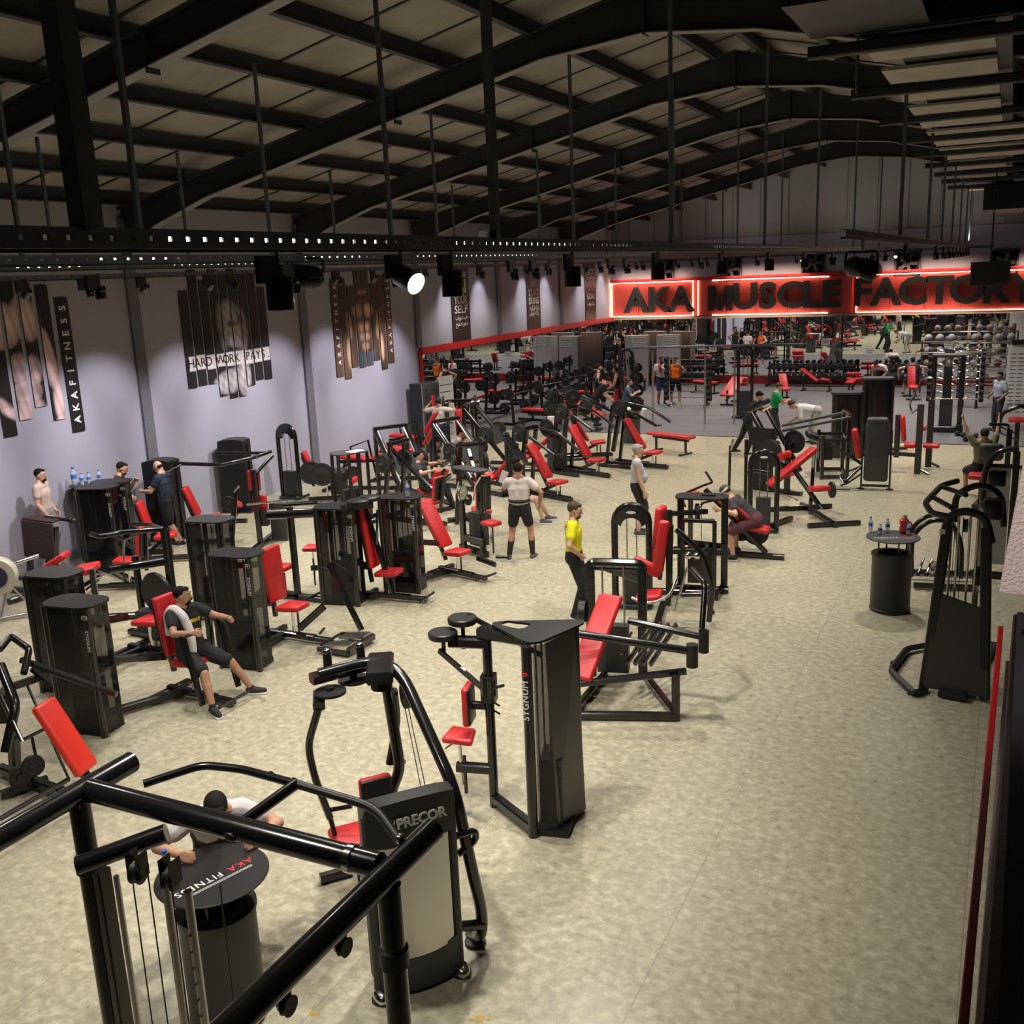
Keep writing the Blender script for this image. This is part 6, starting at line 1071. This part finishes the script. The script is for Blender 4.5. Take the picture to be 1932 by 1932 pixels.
s, J = person('man in orange sleeveless shirt and black shorts seen from behind at the barbell rack', xy(A(1274, 765)), 10, head=(-30, -20), hr=(.25, .38, 1.15), hl=(-.2, .3, 1.05), er=(1, -.3, -.5), el=(-1, -.3, -.5), fr=(.16, 0, .08), fll=(-.15, 0, .08), shirt=(.75, .14, .01), sleeve=0, pants=(.012, .012, .013), leg=1.1, style='buzz', skin='light', shoe=(.6, .55, .45), H=1.8)
s, J = person('man in blue T-shirt sitting at the towel-covered round table', (A(1180, 795).x, A(1180, 795).y, 0), -80, hip=(0, 0, .62), lean=12, head=(-8, -4), hr=(.1, .42, .96), hl=(-.15, .42, .96), er=(1, 0, -1), el=(-1, 0, -1), fr=(.15, .4, .08), fll=(-.15, .4, .08), shirt=(.08, .12, .2), leg=.9, hair='brown', skin='light', beard=True)
s, J = person('man in black T-shirt bending over the plate-loaded machines', (-11.6, 29.6, 0), -75, hip=(0, 0, .93), lean=38, head=(0, -45), hr=(.1, .5, .85), hl=(-.15, .5, .85), shirt=(.012, .012, .014), leg=2, skin='light', beard=True)
s, J = person('man in black tank top standing behind the bending man in black', (-12.4, 32.0, 0), -70, head=(0, -4), hl=(-.3, -.05, 1.05), el=(-1, -.6, 0), hr=(.28, .2, 1.1), shirt=(.014, .014, .016), sleeve=0, leg=.9, skin='light', beard=True, style='buzz', H=1.82)
s, J = person('man in dark tank top and red shorts near the cable crossover post', xy(A(1168, 790)), 100, lean=6, hr=(.25, .3, 1.0), hl=(-.2, .35, 1.0), fr=(.14, .2, .08), fll=(-.12, -.15, .08), shirt=(.03, .022, .02), sleeve=0, pants=(.5, .02, .025), leg=.85, skin='tan', beard=True, H=1.8)
s, J = person('man in dark cap and white T-shirt seen from behind near the white board', xy(A(833, 868)), 8, head=(5, 0), hl=(-.34, .18, 1.50), hr=(.3, .2, 1.50), el=(-1, -.3, -.6), er=(1, -.3, -.6), style='cap', cap=(.03, .03, .045), shirt=(.62, .58, .55), sleeve=.6, pants=(.02, .03, .09), leg=.8, skin='tan')
s, J = person('man in grey T-shirt sitting bent in the middle of the plate machines', (A(852, 905).x, A(852, 905).y, 0), -60, hip=(0, 0, .6), lean=30, head=(0, -30), hr=(.1, .35, .9), hl=(-.15, .35, .9), fr=(.15, .45, .08), fll=(-.15, .4, .08), shirt=(.42, .38, .37), sleeve=.5, pants=(.02, .02, .02), leg=.9, skin='tan')
s, J = person('person in black leggings sitting low behind the bottle-topped tower', (A(805, 960).x, A(805, 960).y, 0), -70, hip=(0, 0, .52), lean=-12, hr=(.3, .25, .9), hl=(-.3, .25, .95), fr=(.12, .62, .08), fll=(-.12, .55, .08), kr=(0, 1, 1), kl=(0, 1, 1), shirt=(.03, .03, .035), pants=(.014, .014, .016), leg=2, skin='light')
s, J = person('seated man mostly hidden behind the man in white T-shirt, one bare knee showing', (A(975, 985).x, A(975, 985).y, 0), -72, hip=(0, 0, .55), lean=5, hr=(.15, .35, .75), hl=(-.15, .35, .75), fr=(.14, .55, .08), fll=(-.16, .62, .08), kr=(0, 1, 1), kl=(0, 1, 1), shirt=(.03, .03, .035), pants=(.03, .03, .05), leg=.55, skin='light', shoe=(.12, .1, .11))
s, J = person('attendant in pale blue polo shirt standing at the right edge', xy(A(1880, 815)), 128, head=(30, -10), hl=(-.25, .15, .95), hr=(.3, .05, 1.0), shirt=(.36, .40, .52), sleeve=.65, pants=(.03, .03, .04), leg=2.2, skin='dark', H=1.7)
s, J = person('man in olive T-shirt sitting with his back turned at the pulldown, arms raised', (-.28, 22.1, 0), 12, hip=(0, 0, .68), lean=-4, hr=(.30, .2, 1.62), hl=(-.38, .15, 1.60), er=(1, 0, -.8), el=(-1, 0, -.8), fr=(.2, .35, .08), fll=(-.22, .35, .08), kr=(.4, 1, .5), kl=(-.4, 1, .5), shirt=(.20, .21, .11), sleeve=.6, pants=(.012, .012, .02), leg=.9, skin='light', style='cap', cap=(.02, .02, .02), belly=1.5)
s, J = person('man in white shirt bent over a bench before the dumbbell racks', xy(A(1665, 738)), 160, hip=(0, 0, .85), lean=75, head=(0, -40), hr=(.2, .45, .6), hl=(-.2, .45, .6), shirt=(.68, .64, .63), sleeve=.8, pants=(.03, .03, .04), leg=2, skin='tan')
s, J = person('man in dark top sitting on a red-backed bench facing the mirror', (A(1720, 748).x, A(1720, 748).y, 0), 16, hip=(0, .1, .6), lean=0, hr=(.45, .2, .8), hl=(-.45, .2, .75), er=(1, 0, -.3), el=(-1, 0, -.3), fr=(.2, .45, .08), fll=(-.2, .45, .08), shirt=(.03, .025, .05), sleeve=.1, pants=(.02, .02, .03), leg=.9, skin='light')
# ================================================================ rubber floor equipment
FB = 'far free-weight area'
# wide cable crossover
a = A(1183, 792); b2 = A(1405, 790); c2 = A(1462, 800)
m = M('cable_crossover', 'wide cable crossover with long top beam in front of the barbell rack', 'gym machine', xy(b2), 0)
def q(p, z): return (p.x-b2.x, p.y-b2.y, z)
for i, p in enumerate((a, b2)):
    for dx in (-.22, .22): m.b('upright', BLK, (q(p, 0)[0]+dx, q(p, 0)[1], 0), (q(p, 0)[0]+dx, q(p, 0)[1], 2.2), .09, .09)
    m.t('head_arch', BLK, [(q(p, 0)[0]-.22, q(p, 0)[1], 2.1), (q(p, 0)[0]-.15, q(p, 0)[1], 2.28), (q(p, 0)[0]+.15, q(p, 0)[1], 2.28), (q(p, 0)[0]+.22, q(p, 0)[1], 2.1)], .05, .06)
    for dx in (-.08, .08): m.t('guide_rod', CHR, [(q(p, 0)[0]+dx, q(p, 0)[1], .1), (q(p, 0)[0]+dx, q(p, 0)[1], 2.2)], .014, 0, 8)
    m.box('weight_stack', IRN, (q(p, 0)[0], q(p, 0)[1], .5), (.3, .2, .8)); m.b('base_rail', BLK, (q(p, 0)[0]-.4, q(p, 0)[1], .05), (q(p, 0)[0]+.4, q(p, 0)[1], .05), .12, .1)
m.b('top_beam', STRT, q(a, 2.34), (1.6, .3, 2.34), .07, .07)
for px in (1232, 1330, 1385): p = A(px, 800); m.t('adjust_post', STL, [(p.x-b2.x, p.y-b2.y, 0), (p.x-b2.x, p.y-b2.y, 2.3)], .03, 0, 8)
# far right cable tower group
pl_ = A(1756, 815); m = M('cable_column', 'double column cable station with chrome rails left of the attendant', 'gym machine', xy(pl_), 4)
for x in (0, .72): m.b('column', BLK, (x, 0, 0), (x, 0, 2.12), .13, .13)
m.t('top_bar', GRY, [(-.05, 0, 2.15), (.8, 0, 2.15)], .06, 0, 12); m.b('top_cross', STL, (-.35, .3, 2.2), (1.6, .3, 2.2), .04, .04)
for x in (.28, .42): m.t('guide_rod', CHR, [(x, .05, .2), (x, .05, 2.1)], .02, 0, 8)
m.box('weight_stack', IRN, (.36, .12, .55), (.34, .25, .8)); m.box('weight_guard', BLM, (.36, .1, 1.4), (.22, .2, .9)); m.b('base_rail', BLK, (-.05, -.05, .1), (.8, -.05, .1), .14, .16); m.box('foot_block', BLM, (.72, -.2, .12), (.18, .4, .24)); m.b('mid_rail', STL, (-.1, -.05, .95), (1.15, -.05, .95), .025, .025)
for k in range(5): m.disc('weight_disc', RUB, (.34+.02*k, .12, 2.22), (.3, 1, 0), .1, .03)
# racks with balls, curl bars
m = M('ball_rack', 'rack of grey and coloured exercise balls behind the cable station', 'rack', xy(A(1735, 742)), 0)
for x in (0, 3.1): m.b('rack_post', GRY, (x, 0, 0), (x, 0, 1.9), .06, .06)
for z in (.5, .95, 1.4, 1.85): m.t('rack_rail', STL, [(0, -.1, z), (3.1, -.1, z)], .02, 0, 6); m.t('rack_rail', STL, [(0, .12, z), (3.1, .12, z)], .02, 0, 6)
rx, ry, _ = m.r.location; bc = [mat('ball_'+n, c, .55) for n, c in (('grey', (.30, .29, .30)), ('navy', (.04, .05, .12)), ('maroon', (.16, .03, .04)), ('olive', (.2, .2, .1)))]
bl = {}
for iz, z in enumerate((.5, .95, 1.4, 1.85)):
    for k in range(8):
        i = 0 if z > 1.8 else random.choice((0, 0, 1, 2, 3)); r_ = .13; n = ('grey', 'navy', 'maroon', 'olive')[i]
        if z > 1.8 and k in (3,): continue
        o = obj('exercise_ball', P().ell((0, 0, 0), (r_, r_, r_), None, 16, 10), bc[i]) if i not in bl else bl[i].copy()
        if i not in bl: bl[i] = o
        else: COL.objects.link(o)
        o.location = (rx+.2+.38*k, ry, z+r_-.0+.02); tag(o, n+' exercise ball, %s from the left on the %s rail of the ball rack' % (ORD[k], ('lowest', 'second', 'third', 'top')[iz]), 'ball', 'exercise balls on the rack')
def barbell_rack(label, loc, rz, n=7, w=1.3, h=1.7, wavy=False):
    m = M('bar_rack', label, 'rack', loc, rz)
    for x in (-w/2, w/2): m.b('rack_post', BLK, (x, 0, 0), (x, 0, h), .07, .07); m.b('rack_foot', BLK, (x, -.35, .04), (x, .35, .04), .07, .07)
    B = None
    Rz = Matrix.Rotation(radians(rz), 3, 'Z')
    for k in range(n):
        z = .3+k*(h-.35)/(n-1); pos = V(loc)+Rz @ V((0, -.14, z))
        if B is None:
            t = thing('barbell', 'x', 'barbell', pos, rz, 'fixed barbells on racks')
            pts = [(-w*.55, 0, 0), (w*.55, 0, 0)] if not wavy else [(-w*.55+w*1.1*i/12, 0, .03*sin(i*pi/2)) for i in range(13)]
            obj('bar', P().tube(pts, .017, 6, 0), CHR, t)
            for s in (-1, 1): obj('end_weight', P().lathe([(.05, 0), (.11, .005), (.11, .13), (.05, .14)], (s*w*.55, 0, 0), (s, 0, 0), 16), RUB, t)
            B = t
        else: t = dup(B, pos, rz)
        t['label'] = ('chrome curl bar' if wavy else 'straight barbell')+', %s from the bottom of the ' % ORD[k]+(('left' if 'left bay' in label else 'right')+' curl bar rack' if wavy else 'rack by the orange-shirted man')
barbell_rack('rack of fixed barbells in front of the man in orange', (A(1300, 765).x, A(1300, 765).y, 0), 0)
barbell_rack('rack of wavy chrome curl bars behind the attendant, left bay', (A(1800, 768).x, A(1800, 768).y, 0), 0, 8, 1.3, 1.9, True)
p = A(1850, 765); barbell_rack('rack of wavy chrome curl bars behind the attendant, right bay', (p.x+.1, p.y, 0), 0, 8, 1.3, 1.9, True)
# dumbbell racks along the mirror
def dumbbell(r=.07, L=.12):
    return obj('dumbbell', P().lathe([(.001, -.17), (r*.8, -.17), (r, -.155), (r, -.07), (r*.8, -.06), (.016, -.058), (.016, .058), (r*.8, .06), (r, .07), (r, .155), (r*.8, .17), (.001, .17)], (0, 0, 0), (0, 1, 0), 14), RUB)
D0 = None
for ri, (x0, x1, y, lb) in enumerate(((-13.6, -10.6, 41.0, 'left of the incline bench'), (-8.6, -5.2, 41.0, 'in the middle of the mirror'), (-4.6, -2.9, 41.0, 'behind the seated man'))):
    m = M('dumbbell_rack', 'two-shelf dumbbell rack along the far mirror '+lb, 'rack', (x0, y, 0), 0)
    for z, yy in ((.35, -.3), (.72, .0)): m.box('shelf', BLM, ((x1-x0)/2, yy, z), (x1-x0, .34, .04), (12, 0, 0))
    for x in (0.05, x1-x0-.05): m.b('rack_post', BLK, (x, .15, 0), (x, .15, .95), .08, .06); m.b('rack_foot', BLK, (x, -.5, .04), (x, .2, .04), .07, .07)
    n = int((x1-x0)/.24)
    for z, yy, s in ((.35, -.3, 'lower'), (.72, 0, 'upper')):
        for k in range(n):
            if D0 is None: D0 = o = dumbbell()
            else: o = D0.copy(); COL.objects.link(o)
            sc = .85+.5*k/n; o.scale = (sc, 1, sc); o.location = (x0+.16+k*.24, y+yy, z+.105+.02); tag(o, 'black dumbbell, %s from left, %s shelf, rack %s' % (ORD[k], s, {'l': 'by incline bench', 'i': 'mid mirror', 'b': 'behind seated man'}[lb[0]]), 'dumbbell', 'dumbbells %s shelf %s' % (s, lb))
# benches
def bench(label, loc, rz, inc=0, h=.45, w=.28, L=1.15, tilt=0, roll=False):
    m = M('weight_bench', label, 'bench', loc, rz)
    m.pad('bench_pad', (0, .28 if inc else 0, h+(.28*sin(radians(inc)) if inc else 0)), (w, L if not inc else .8, .08), (inc or tilt, 0, 0), r=.038)
    if inc: m.pad('seat', (0, -.32, h), (w, .34, .08), (8, 0, 0), r=.038)
    m.b('spine', BLK, (0, -.6, .2 if tilt else h-.1), (0, .6, h-.08), .06, .06); m.b('leg', BLK, (0, -.5, 0), (0, -.5, h-.08), .06, .06); m.b('leg', BLK, (0, .5, 0), (0, .5, h-.05+.3*sin(radians(inc))), .06, .06); m.b('foot_bar', BLK, (-.25, -.5, .03), (.25, -.5, .03), .06, .06); m.b('foot_bar', BLK, (-.25, .5, .03), (.25, .5, .03), .06, .06)
    if roll:
        for z in (h+.2, h): m.t('roller', RED, [(-.25, .75, z), (.25, .75, z)], .06, 0, 12)
        m.b('roller_post', BLK, (0, .6, h-.1), (0, .75, h+.25), .05, .05)
    return m
bench('flat red bench with black legs left of the aisle, below the rubber floor edge', (-7.9, 25.6, 0), 68, h=.48, L=1.5)
bench('bright red decline bench with rollers alone on the rubber floor', (A(1382, 762).x, A(1382, 762).y, 0), -8, h=.62, w=.5, L=1.3, tilt=24, roll=True)
for k, (px, py, rz, inc) in enumerate(((1480, 755, 20, 40), (1650, 745, -20, 0), (1720, 752, 12, 70), (1540, 738, 80, 35), (1605, 742, 0, 0), (1330, 742, 60, 0))):
    p = A(px, py); bench(('red incline bench behind the man in green polo', 'low red bench under the man in white shirt', 'red upright bench of the man in dark top', 'red bench before the middle dumbbell rack', 'red roller bench beside the shrouded stacks', 'dark red bench beside the left dumbbell rack')[k], (p.x, p.y, 0), rz, inc, roll=(k == 4))
bench('long red reclined bench pad with twin chrome posts near the side mirror', (-11.7, 28.9, 0), 70, h=.75, w=.36, L=1.6, tilt=20, roll=True)
# olympic bench stations and plate trees near the side mirror
def station(label, loc, rz, inc=0):
    m = M('bench_station', label, 'gym machine', loc, rz)
    m.pad('bench_pad', (0, 0, .48), (.3, 1.2, .09), (inc, 0, 0), r=.04); m.b('spine', BLK, (0, -.6, .38), (0, .7, .38), .07, .07); m.b('leg', BLK, (0, -.55, 0), (0, -.55, .4), .07, .07)
    for x in (-.55, .55): m.b('upright', BLK, (x, .6, 0), (x, .7, 1.35), .08, .08); m.t('bar_hook', CHR, [(x, .66, 1.0), (x, .55, 1.02), (x, .53, 1.08)], .015, 0, 6); m.b('base_rail', BLK, (x, .2, .05), (x, 1.2, .05), .08, .08); plates(m, x, .95, .55, 2, (1 if x > 0 else -1, 0, 0), r=.2)
    m.b('base_cross', BLK, (-.55, .65, .05), (.55, .65, .05), .08, .08); m.t('barbell', CHR, [(-1.05, .55, 1.06), (1.05, .55, 1.06)], .014, 0, 8)
    for x in (-.85, .85): m.disc('bar_plate', RUB, (x, .55, 1.06), (1, 0, 0), .2, .05)
for k, (x, y, rz, inc) in enumerate(((-13.6, 29.6, 80, 0), (-13.6, 31.9, 80, 18), (-13.6, 34.3, 80, 0), (-13.7, 36.6, 80, 20), (-13.6, 38.9, 80, 0))):
    station(('bench press station with red pad nearest the start of the side mirror', 'second bench press station along the side mirror, pad inclined', 'third bench press station along the side mirror', 'fourth bench press station along the side mirror, pad inclined', 'last bench press station in the far corner by the side mirror')[k], (x, y, 0), rz, inc)
def plate_tree(label, loc):
    m = M('plate_tree', label, 'rack', loc, random.randint(0, 90)); m.b('mast', BLK, (0, 0, 0), (0, 0, 1.4), .08, .08); m.b('foot', BLK, (-.3, 0, .04), (.3, 0, .04), .07, .07); m.b('foot', BLK, (0, -.3, .04), (0, .3, .04), .07, .07)
    for z in (.4, .85, 1.25):
        for s in (-1, 1): m.t('peg', CHR, [(0, 0, z), (s*.3, 0, z)], .02, 0, 6); m.disc('weight_plate', RUB, (s*.14, 0, z), (1, 0, 0), .22-.05*(z > 1), .05); m.disc('weight_plate', RUB, (s*.2, 0, z), (1, 0, 0), .2-.05*(z > 1), .04)
for k, (x, y) in enumerate(((-12.2, 30.8), (-12.1, 33.2), (-12.3, 35.6), (-12.2, 27.6))): plate_tree(('plate tree between the first two bench stations', 'plate tree between the second and third bench stations', 'plate tree between the third and fourth bench stations', 'plate tree where the rubber floor begins')[k], (x, y, 0))
# tables with towels
tb = A(1195, 833); bin_table(-9.5, 27.0, .95, 'bin table with white cloth where the man in blue sits', r=.42, writing=False)
t = M('towel', 'white towel spread over the round table of the man in blue', 'towel', (-9.4, 26.95, .952)); t.p('towel_cloth', TW, P().rbox((0, 0, .03), (.5, .36, .05), .024, (0, 0, 30)).rbox((.33, -.1, -.12), (.1, .25, .36), .04, (0, 10, 0)))
tb = A(1052, 885); bin_table(tb.x, tb.y, 1.08, 'square-bodied bin table with folded pink towel among the machines', r=.36, writing=False)
t = M('towel', 'folded pale pink towel standing on the bin table among the machines', 'towel', (tb.x-.12, tb.y, 1.08)); t.p('towel_cloth', TWL, P().prism([(-.13, -.08), (.13, -.08), (.13, .08), (-.13, .08)], 0, .26, sc=.7))
# round bottle table at the left wall
tz = 1.42; tx, ty = -15.05, 12.75
m = M('side_table', 'black table by the grey wall carrying four water bottles', 'table', (tx, ty, 0)); m.p('table_top', BLM, P().lathe([(.3, 0), (.31, .01), (.3, .02), (.001, .02)], (0, 0, tz-.02), n=32)); m.p('pedestal', BLM, P().lathe([(.25, 0), (.25, tz-.14), (.2, tz-.12), (.2, tz-.02)], n=24))
for dx, dy, h, lb in ((-.12, -.16, .34, 'large water bottle, leftmost and tallest on the table by the wall'), (-.02, -.08, .22, 'small water bottle right beside the tallest one by the wall'), (.05, .02, .22, 'third small water bottle on the table by the wall'), (.14, .18, .24, 'water bottle nearest the bearded man on the wall table')): bottle(tx+dx, ty+dy, tz, lb, h, .036 if h < .3 else .05)
# white board and cabinets
p = atx(812, 820, -15.05); m = M('notice_board', 'tall white printed board standing where the side mirror begins', 'board', (-14.75, 25.6, 0), 75)
m.box('board_panel', WHT, (0, 0, 1.0), (.62, .06, 2.0)); 
for k in range(18): m.box('printed_line', GRY, (0, -.033, .25+k*.045), (.5, .002, .012))
for z in (1.75, 1.55): m.box('printed_line', BLM, (0, -.033, z), (.5, .002, .02))
m = M('vending_cabinet', 'grey cabinet with red lettered front beside the white board', 'cabinet', (-14.95, 24.75, 0), 75); m.box('cabinet_body', GRY, (0, 0, .95), (.7, .5, 1.9)); m.box('cabinet_face', IRN, (.05, -.26, 1.0), (.5, .02, 1.5)); m.box('red_sign', LABR, (.05, -.275, 1.2), (.12, .01, .7)); m.box('front_edge', STL, (-.34, -.255, .95), (.03, .02, 1.9))
for k, (x, y) in enumerate(((-13.9, 40.4), (-12.6, 40.6))):
    m = M('floor_air_conditioner', ('tall pale floor air conditioner in the far left corner', 'second tall floor air conditioner beside the first')[k], 'air conditioner', (x, y, 0), 10); m.box('cabinet_body', WHT if 0 else MT['pale_grey_panel'], (0, 0, 1.05), (.95, .5, 2.1)); m.box('air_outlet', WHT, (.12, -.26, 1.85), (.6, .02, .38))
    for j in range(5): m.box('louver', GRY, (.12, -.275, 1.72+j*.07), (.56, .012, .018))
# right notice board
p = A(1905, 805); m = M('notice_board', 'white printed board on stand right of the attendant', 'board', (.35, 32.0, 0), 0); m.box('board_panel', WHT, (.15, 0, 1.2), (.9, .06, 2.2)); m.box('header', BLM, (.2, 0, 2.38), (.8, .12, .14))
for r_ in range(16):
    for c in range(4): m.box('printed_line', GRY, (-.15+c*.2, -.033, .4+r_*.11), (.14, .002, .02))
# small sign sheets standing on racks and mirror
for k, (px, py) in enumerate(((1322, 655), (1345, 658), (1378, 668), (1640, 663), (1558, 645), (1790, 650))):
    p = aty(px, py, YF-.06); m = M('notice_sheet', 'small white notice on the far mirror '+('left of all', 'second from the left', 'third from the left', 'right of the grey logo', 'above the man bending in white', 'above the ball rack')[k], 'notice', (p.x, YF-.045, p.z), 0); m.box('sheet', WHT, (0, 0, 0), (.32, .01, .26)); m.box('printed_line', GRY, (0, -.006, .03), (.24, .002, .02)); m.box('printed_line', GRY, (0, -.006, -.04), (.2, .002, .02))
# grey figure logo on mirror
p = aty(1565, 690, YF-.05); LG_ = mat('grey_sticker', (.16, .17, .17), .6)
m = M('mirror_sticker', 'grey runner-shaped sticker on the far mirror', 'sticker', (p.x, YF-.04, 0), 0)
m.p('sticker_shape', LG_, P().tube([(-.3, 0, .5), (.05, 0, 1.1), (.1, 0, 1.5), (.3, 0, 1.75)], .09, 8, .05).tube([(.45, 0, .4), (.2, 0, .8), (.1, 0, 1.2)], .08, 8, .05).tube([(-.2, 0, 1.6), (.1, 0, 1.45), (.5, 0, 1.3)], .06, 8, .05)); m.p('red_face', LABR, P().ell((.12, -.02, 1.72), (.09, .02, .13)))
for c in m.r.children: c.scale = (1, .12, 1)
# dumbbell pile and stray things
for k, (px, py) in enumerate(((1822, 832), (1812, 824), (1832, 826))):
    p = A(px, py); o = D0.copy(); COL.objects.link(o); o.scale = (1, 1, 1); o.rotation_euler = (0, 0, radians(40*k)); o.location = (p.x, p.y, .075); tag(o, ('nearest', 'leftmost', 'rightmost')[k]+' of three dumbbells lying on the floor at the cable station', 'dumbbell', 'dumbbells lying at the cable station')
# stains on the floor
STN = mat('mustard_stain', (.42, .27, .03), .5)
m = M('floor_stain', 'yellow-brown stain on the floor at the bottom edge, right of the cable frame', 'stain', tuple(A(905, 1922)), 0)
m.p('stain_patch', STN, P().lathe([(.03, 0), (.035, .0015)], (0, 0, 0), n=9).lathe([(.015, 0), (.018, .0015)], (.06, .02, 0), n=7).lathe([(.012, 0), (.016, .0015)], (-.05, -.03, 0), n=7))
m = M('floor_stain', 'yellow-brown stain on the floor below the slanted front beam', 'stain', tuple(A(590, 1912)), 0); m.p('stain_patch', STN, P().lathe([(.02, 0), (.026, .0015)], (0, 0, 0), n=8).lathe([(.01, 0), (.014, .0015)], (.04, .01, 0), n=7))
